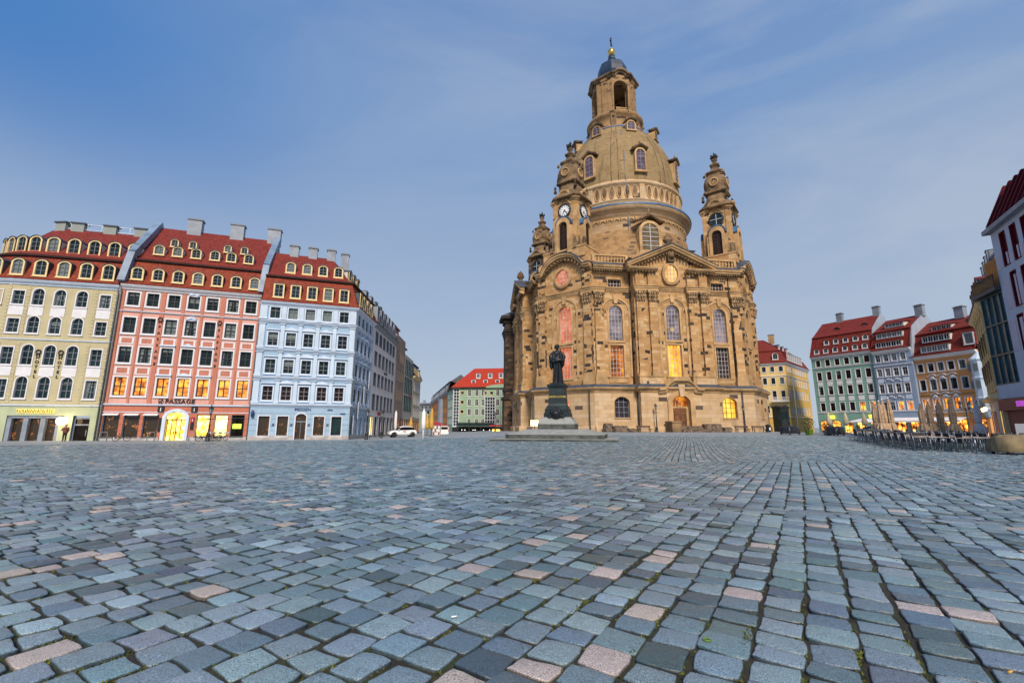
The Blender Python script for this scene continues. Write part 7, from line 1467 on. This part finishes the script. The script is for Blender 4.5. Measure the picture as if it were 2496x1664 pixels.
def big_parasol(x,y,h,label,mat='parasol_cloth',seed=1,group=None,w=1.):
    w=.62+.22*w
    r=empty('closed_parasol',(x,y,G(x,y)),seed*1.3); tag(r,label,'parasol',group); b=MB(); b.tube([(0,0,-.05),(0,0,h)],.05,8,0); b.lathe([(.45,-.05),(.45,.08),(.1,.14),(.08,.3)],12,0); b.build('pole',['louvre_wood'],r)
    n=40; R=random.Random(seed); ph=R.uniform(0,6); b=MB(); rows=[]
    for z,k,fd in((.5,.33,.5),(.7,.38,.4),(1.0,.36,.35),(1.3,.27,.2),(1.42,.215,.05),(1.5,.23,.14),(1.8,.235,.22),(2.3,.205,.24),(2.75 if h>3 else 2.55,.15,.24),(h-.2,.085,.2),(h-.05,.04,.05)):
        rows.append(b.vs([(w*k*(1+fd*math.sin(8*t+ph+z*.6))*math.cos(t),w*k*(1+fd*math.sin(8*t+ph+z*.6))*math.sin(t),z+.08*fd*math.sin(5*t+ph)) for t in (2*PI*i/n for i in range(n))]))
    for q in range(len(rows)-1):
        for i in range(n): b.face((rows[q]+i,rows[q]+(i+1)%n,rows[q+1]+(i+1)%n,rows[q+1]+i),0,None,True)
    b.face([rows[-1]+i for i in range(n)],0); b.build('canopy',[mat],r); b=MB(); b.lathe([(w*.225,1.37),(w*.24,1.42),(w*.225,1.47)],20,0,cap=False); b.build('strap',['cover_brown'],r); b=MB(); b.ball((0,0,h),.07,8,0); b.build('finial',['sign_white'],r)
big_parasol(31.,38.4,3.3,'tall closed beige parasol in front of the grey blue house, middle of the left cluster',seed=1); big_parasol(31.6,38.5,3.45,'tallest closed beige parasol at the right of the left cluster',seed=2,w=1.25); big_parasol(30.3,37.9,3.15,'closed beige parasol at the left of the left cluster',seed=3,w=1.15); big_parasol(31.9,40.5,3.2,'closed beige parasol standing behind the left cluster',seed=9)
big_parasol(33.8,38.,3.0,'slender closed beige parasol under the corner of the apricot house, left of the other three',seed=4); big_parasol(34.45,38.,3.15,'closed beige parasol second from the left before the apricot house',seed=5,w=1.15); big_parasol(35.3,38.,3.3,'wide closed beige parasol third from the left before the apricot house',seed=6,w=1.35); big_parasol(34.9,36.5,3.5,'tallest closed beige parasol before the apricot house, right of the wide one',seed=7,w=1.25); big_parasol(38.4,38.,3.15,'pale lilac grey closed parasol to the right of the lantern posts',mat='parasol_pale',seed=8,w=1.15)
for x,y,l in((41.2,60.,'small closed cream parasol before the mint house, on the left'),(43.4,60.,'small closed cream parasol in the middle before the mint house'),(45.8,60.,'small closed cream parasol before the right lit windows of the mint house')): small_parasol(x,y,2.7,l,'parasol_cream')
b=MB(); b.prism([(0,0),(3.6,-.3),(3.6,-.1),(0,.12)],'x',0,1.,0) if 0 else None
rf=empty('open_parasol',(53.5,70.,G(53.5,70))); tag(rf,'open white parasol standing before the mint house at the end of the terrace','parasol'); b=MB(); b.lathe([(2.4,1.95),(2.4,2.05),(.1,2.6)],8,0,smooth=False,cap=False); b.build('canopy',['awning_white'],rf); b=MB(); b.tube([(0,0,-.05),(0,0,2.6)],.05,8,0); b.lathe([(.4,-.05),(.4,.1),(.06,.16)],10,0); b.build('pole',['grey_sash'],rf)
# litter on the setts
R=random.Random(5)
for x,y,lab,m in((1.02,2.62,'small green plastic ring lying on the setts','planter_green'),(-.35,2.9,'pale cigarette end in a joint near the camera','sign_white'),(2.25,2.3,'tan cigarette end by a mossy joint at the right','parasol_ochre')):
    b=MB(); z=G(x,y)+.012
    if m=='planter_green': b.tube([(x+.018*math.cos(t),y+.018*math.sin(t),z) for t in np.linspace(0,2*PI,11)],.004,5,0)
    else: b.tube([(x,y,z),(x+.03,y+.012,z)],.005,6,0)
    tag(b.build('plastic_ring' if m=='planter_green' else 'cigarette_end',[m]),lab,'litter')
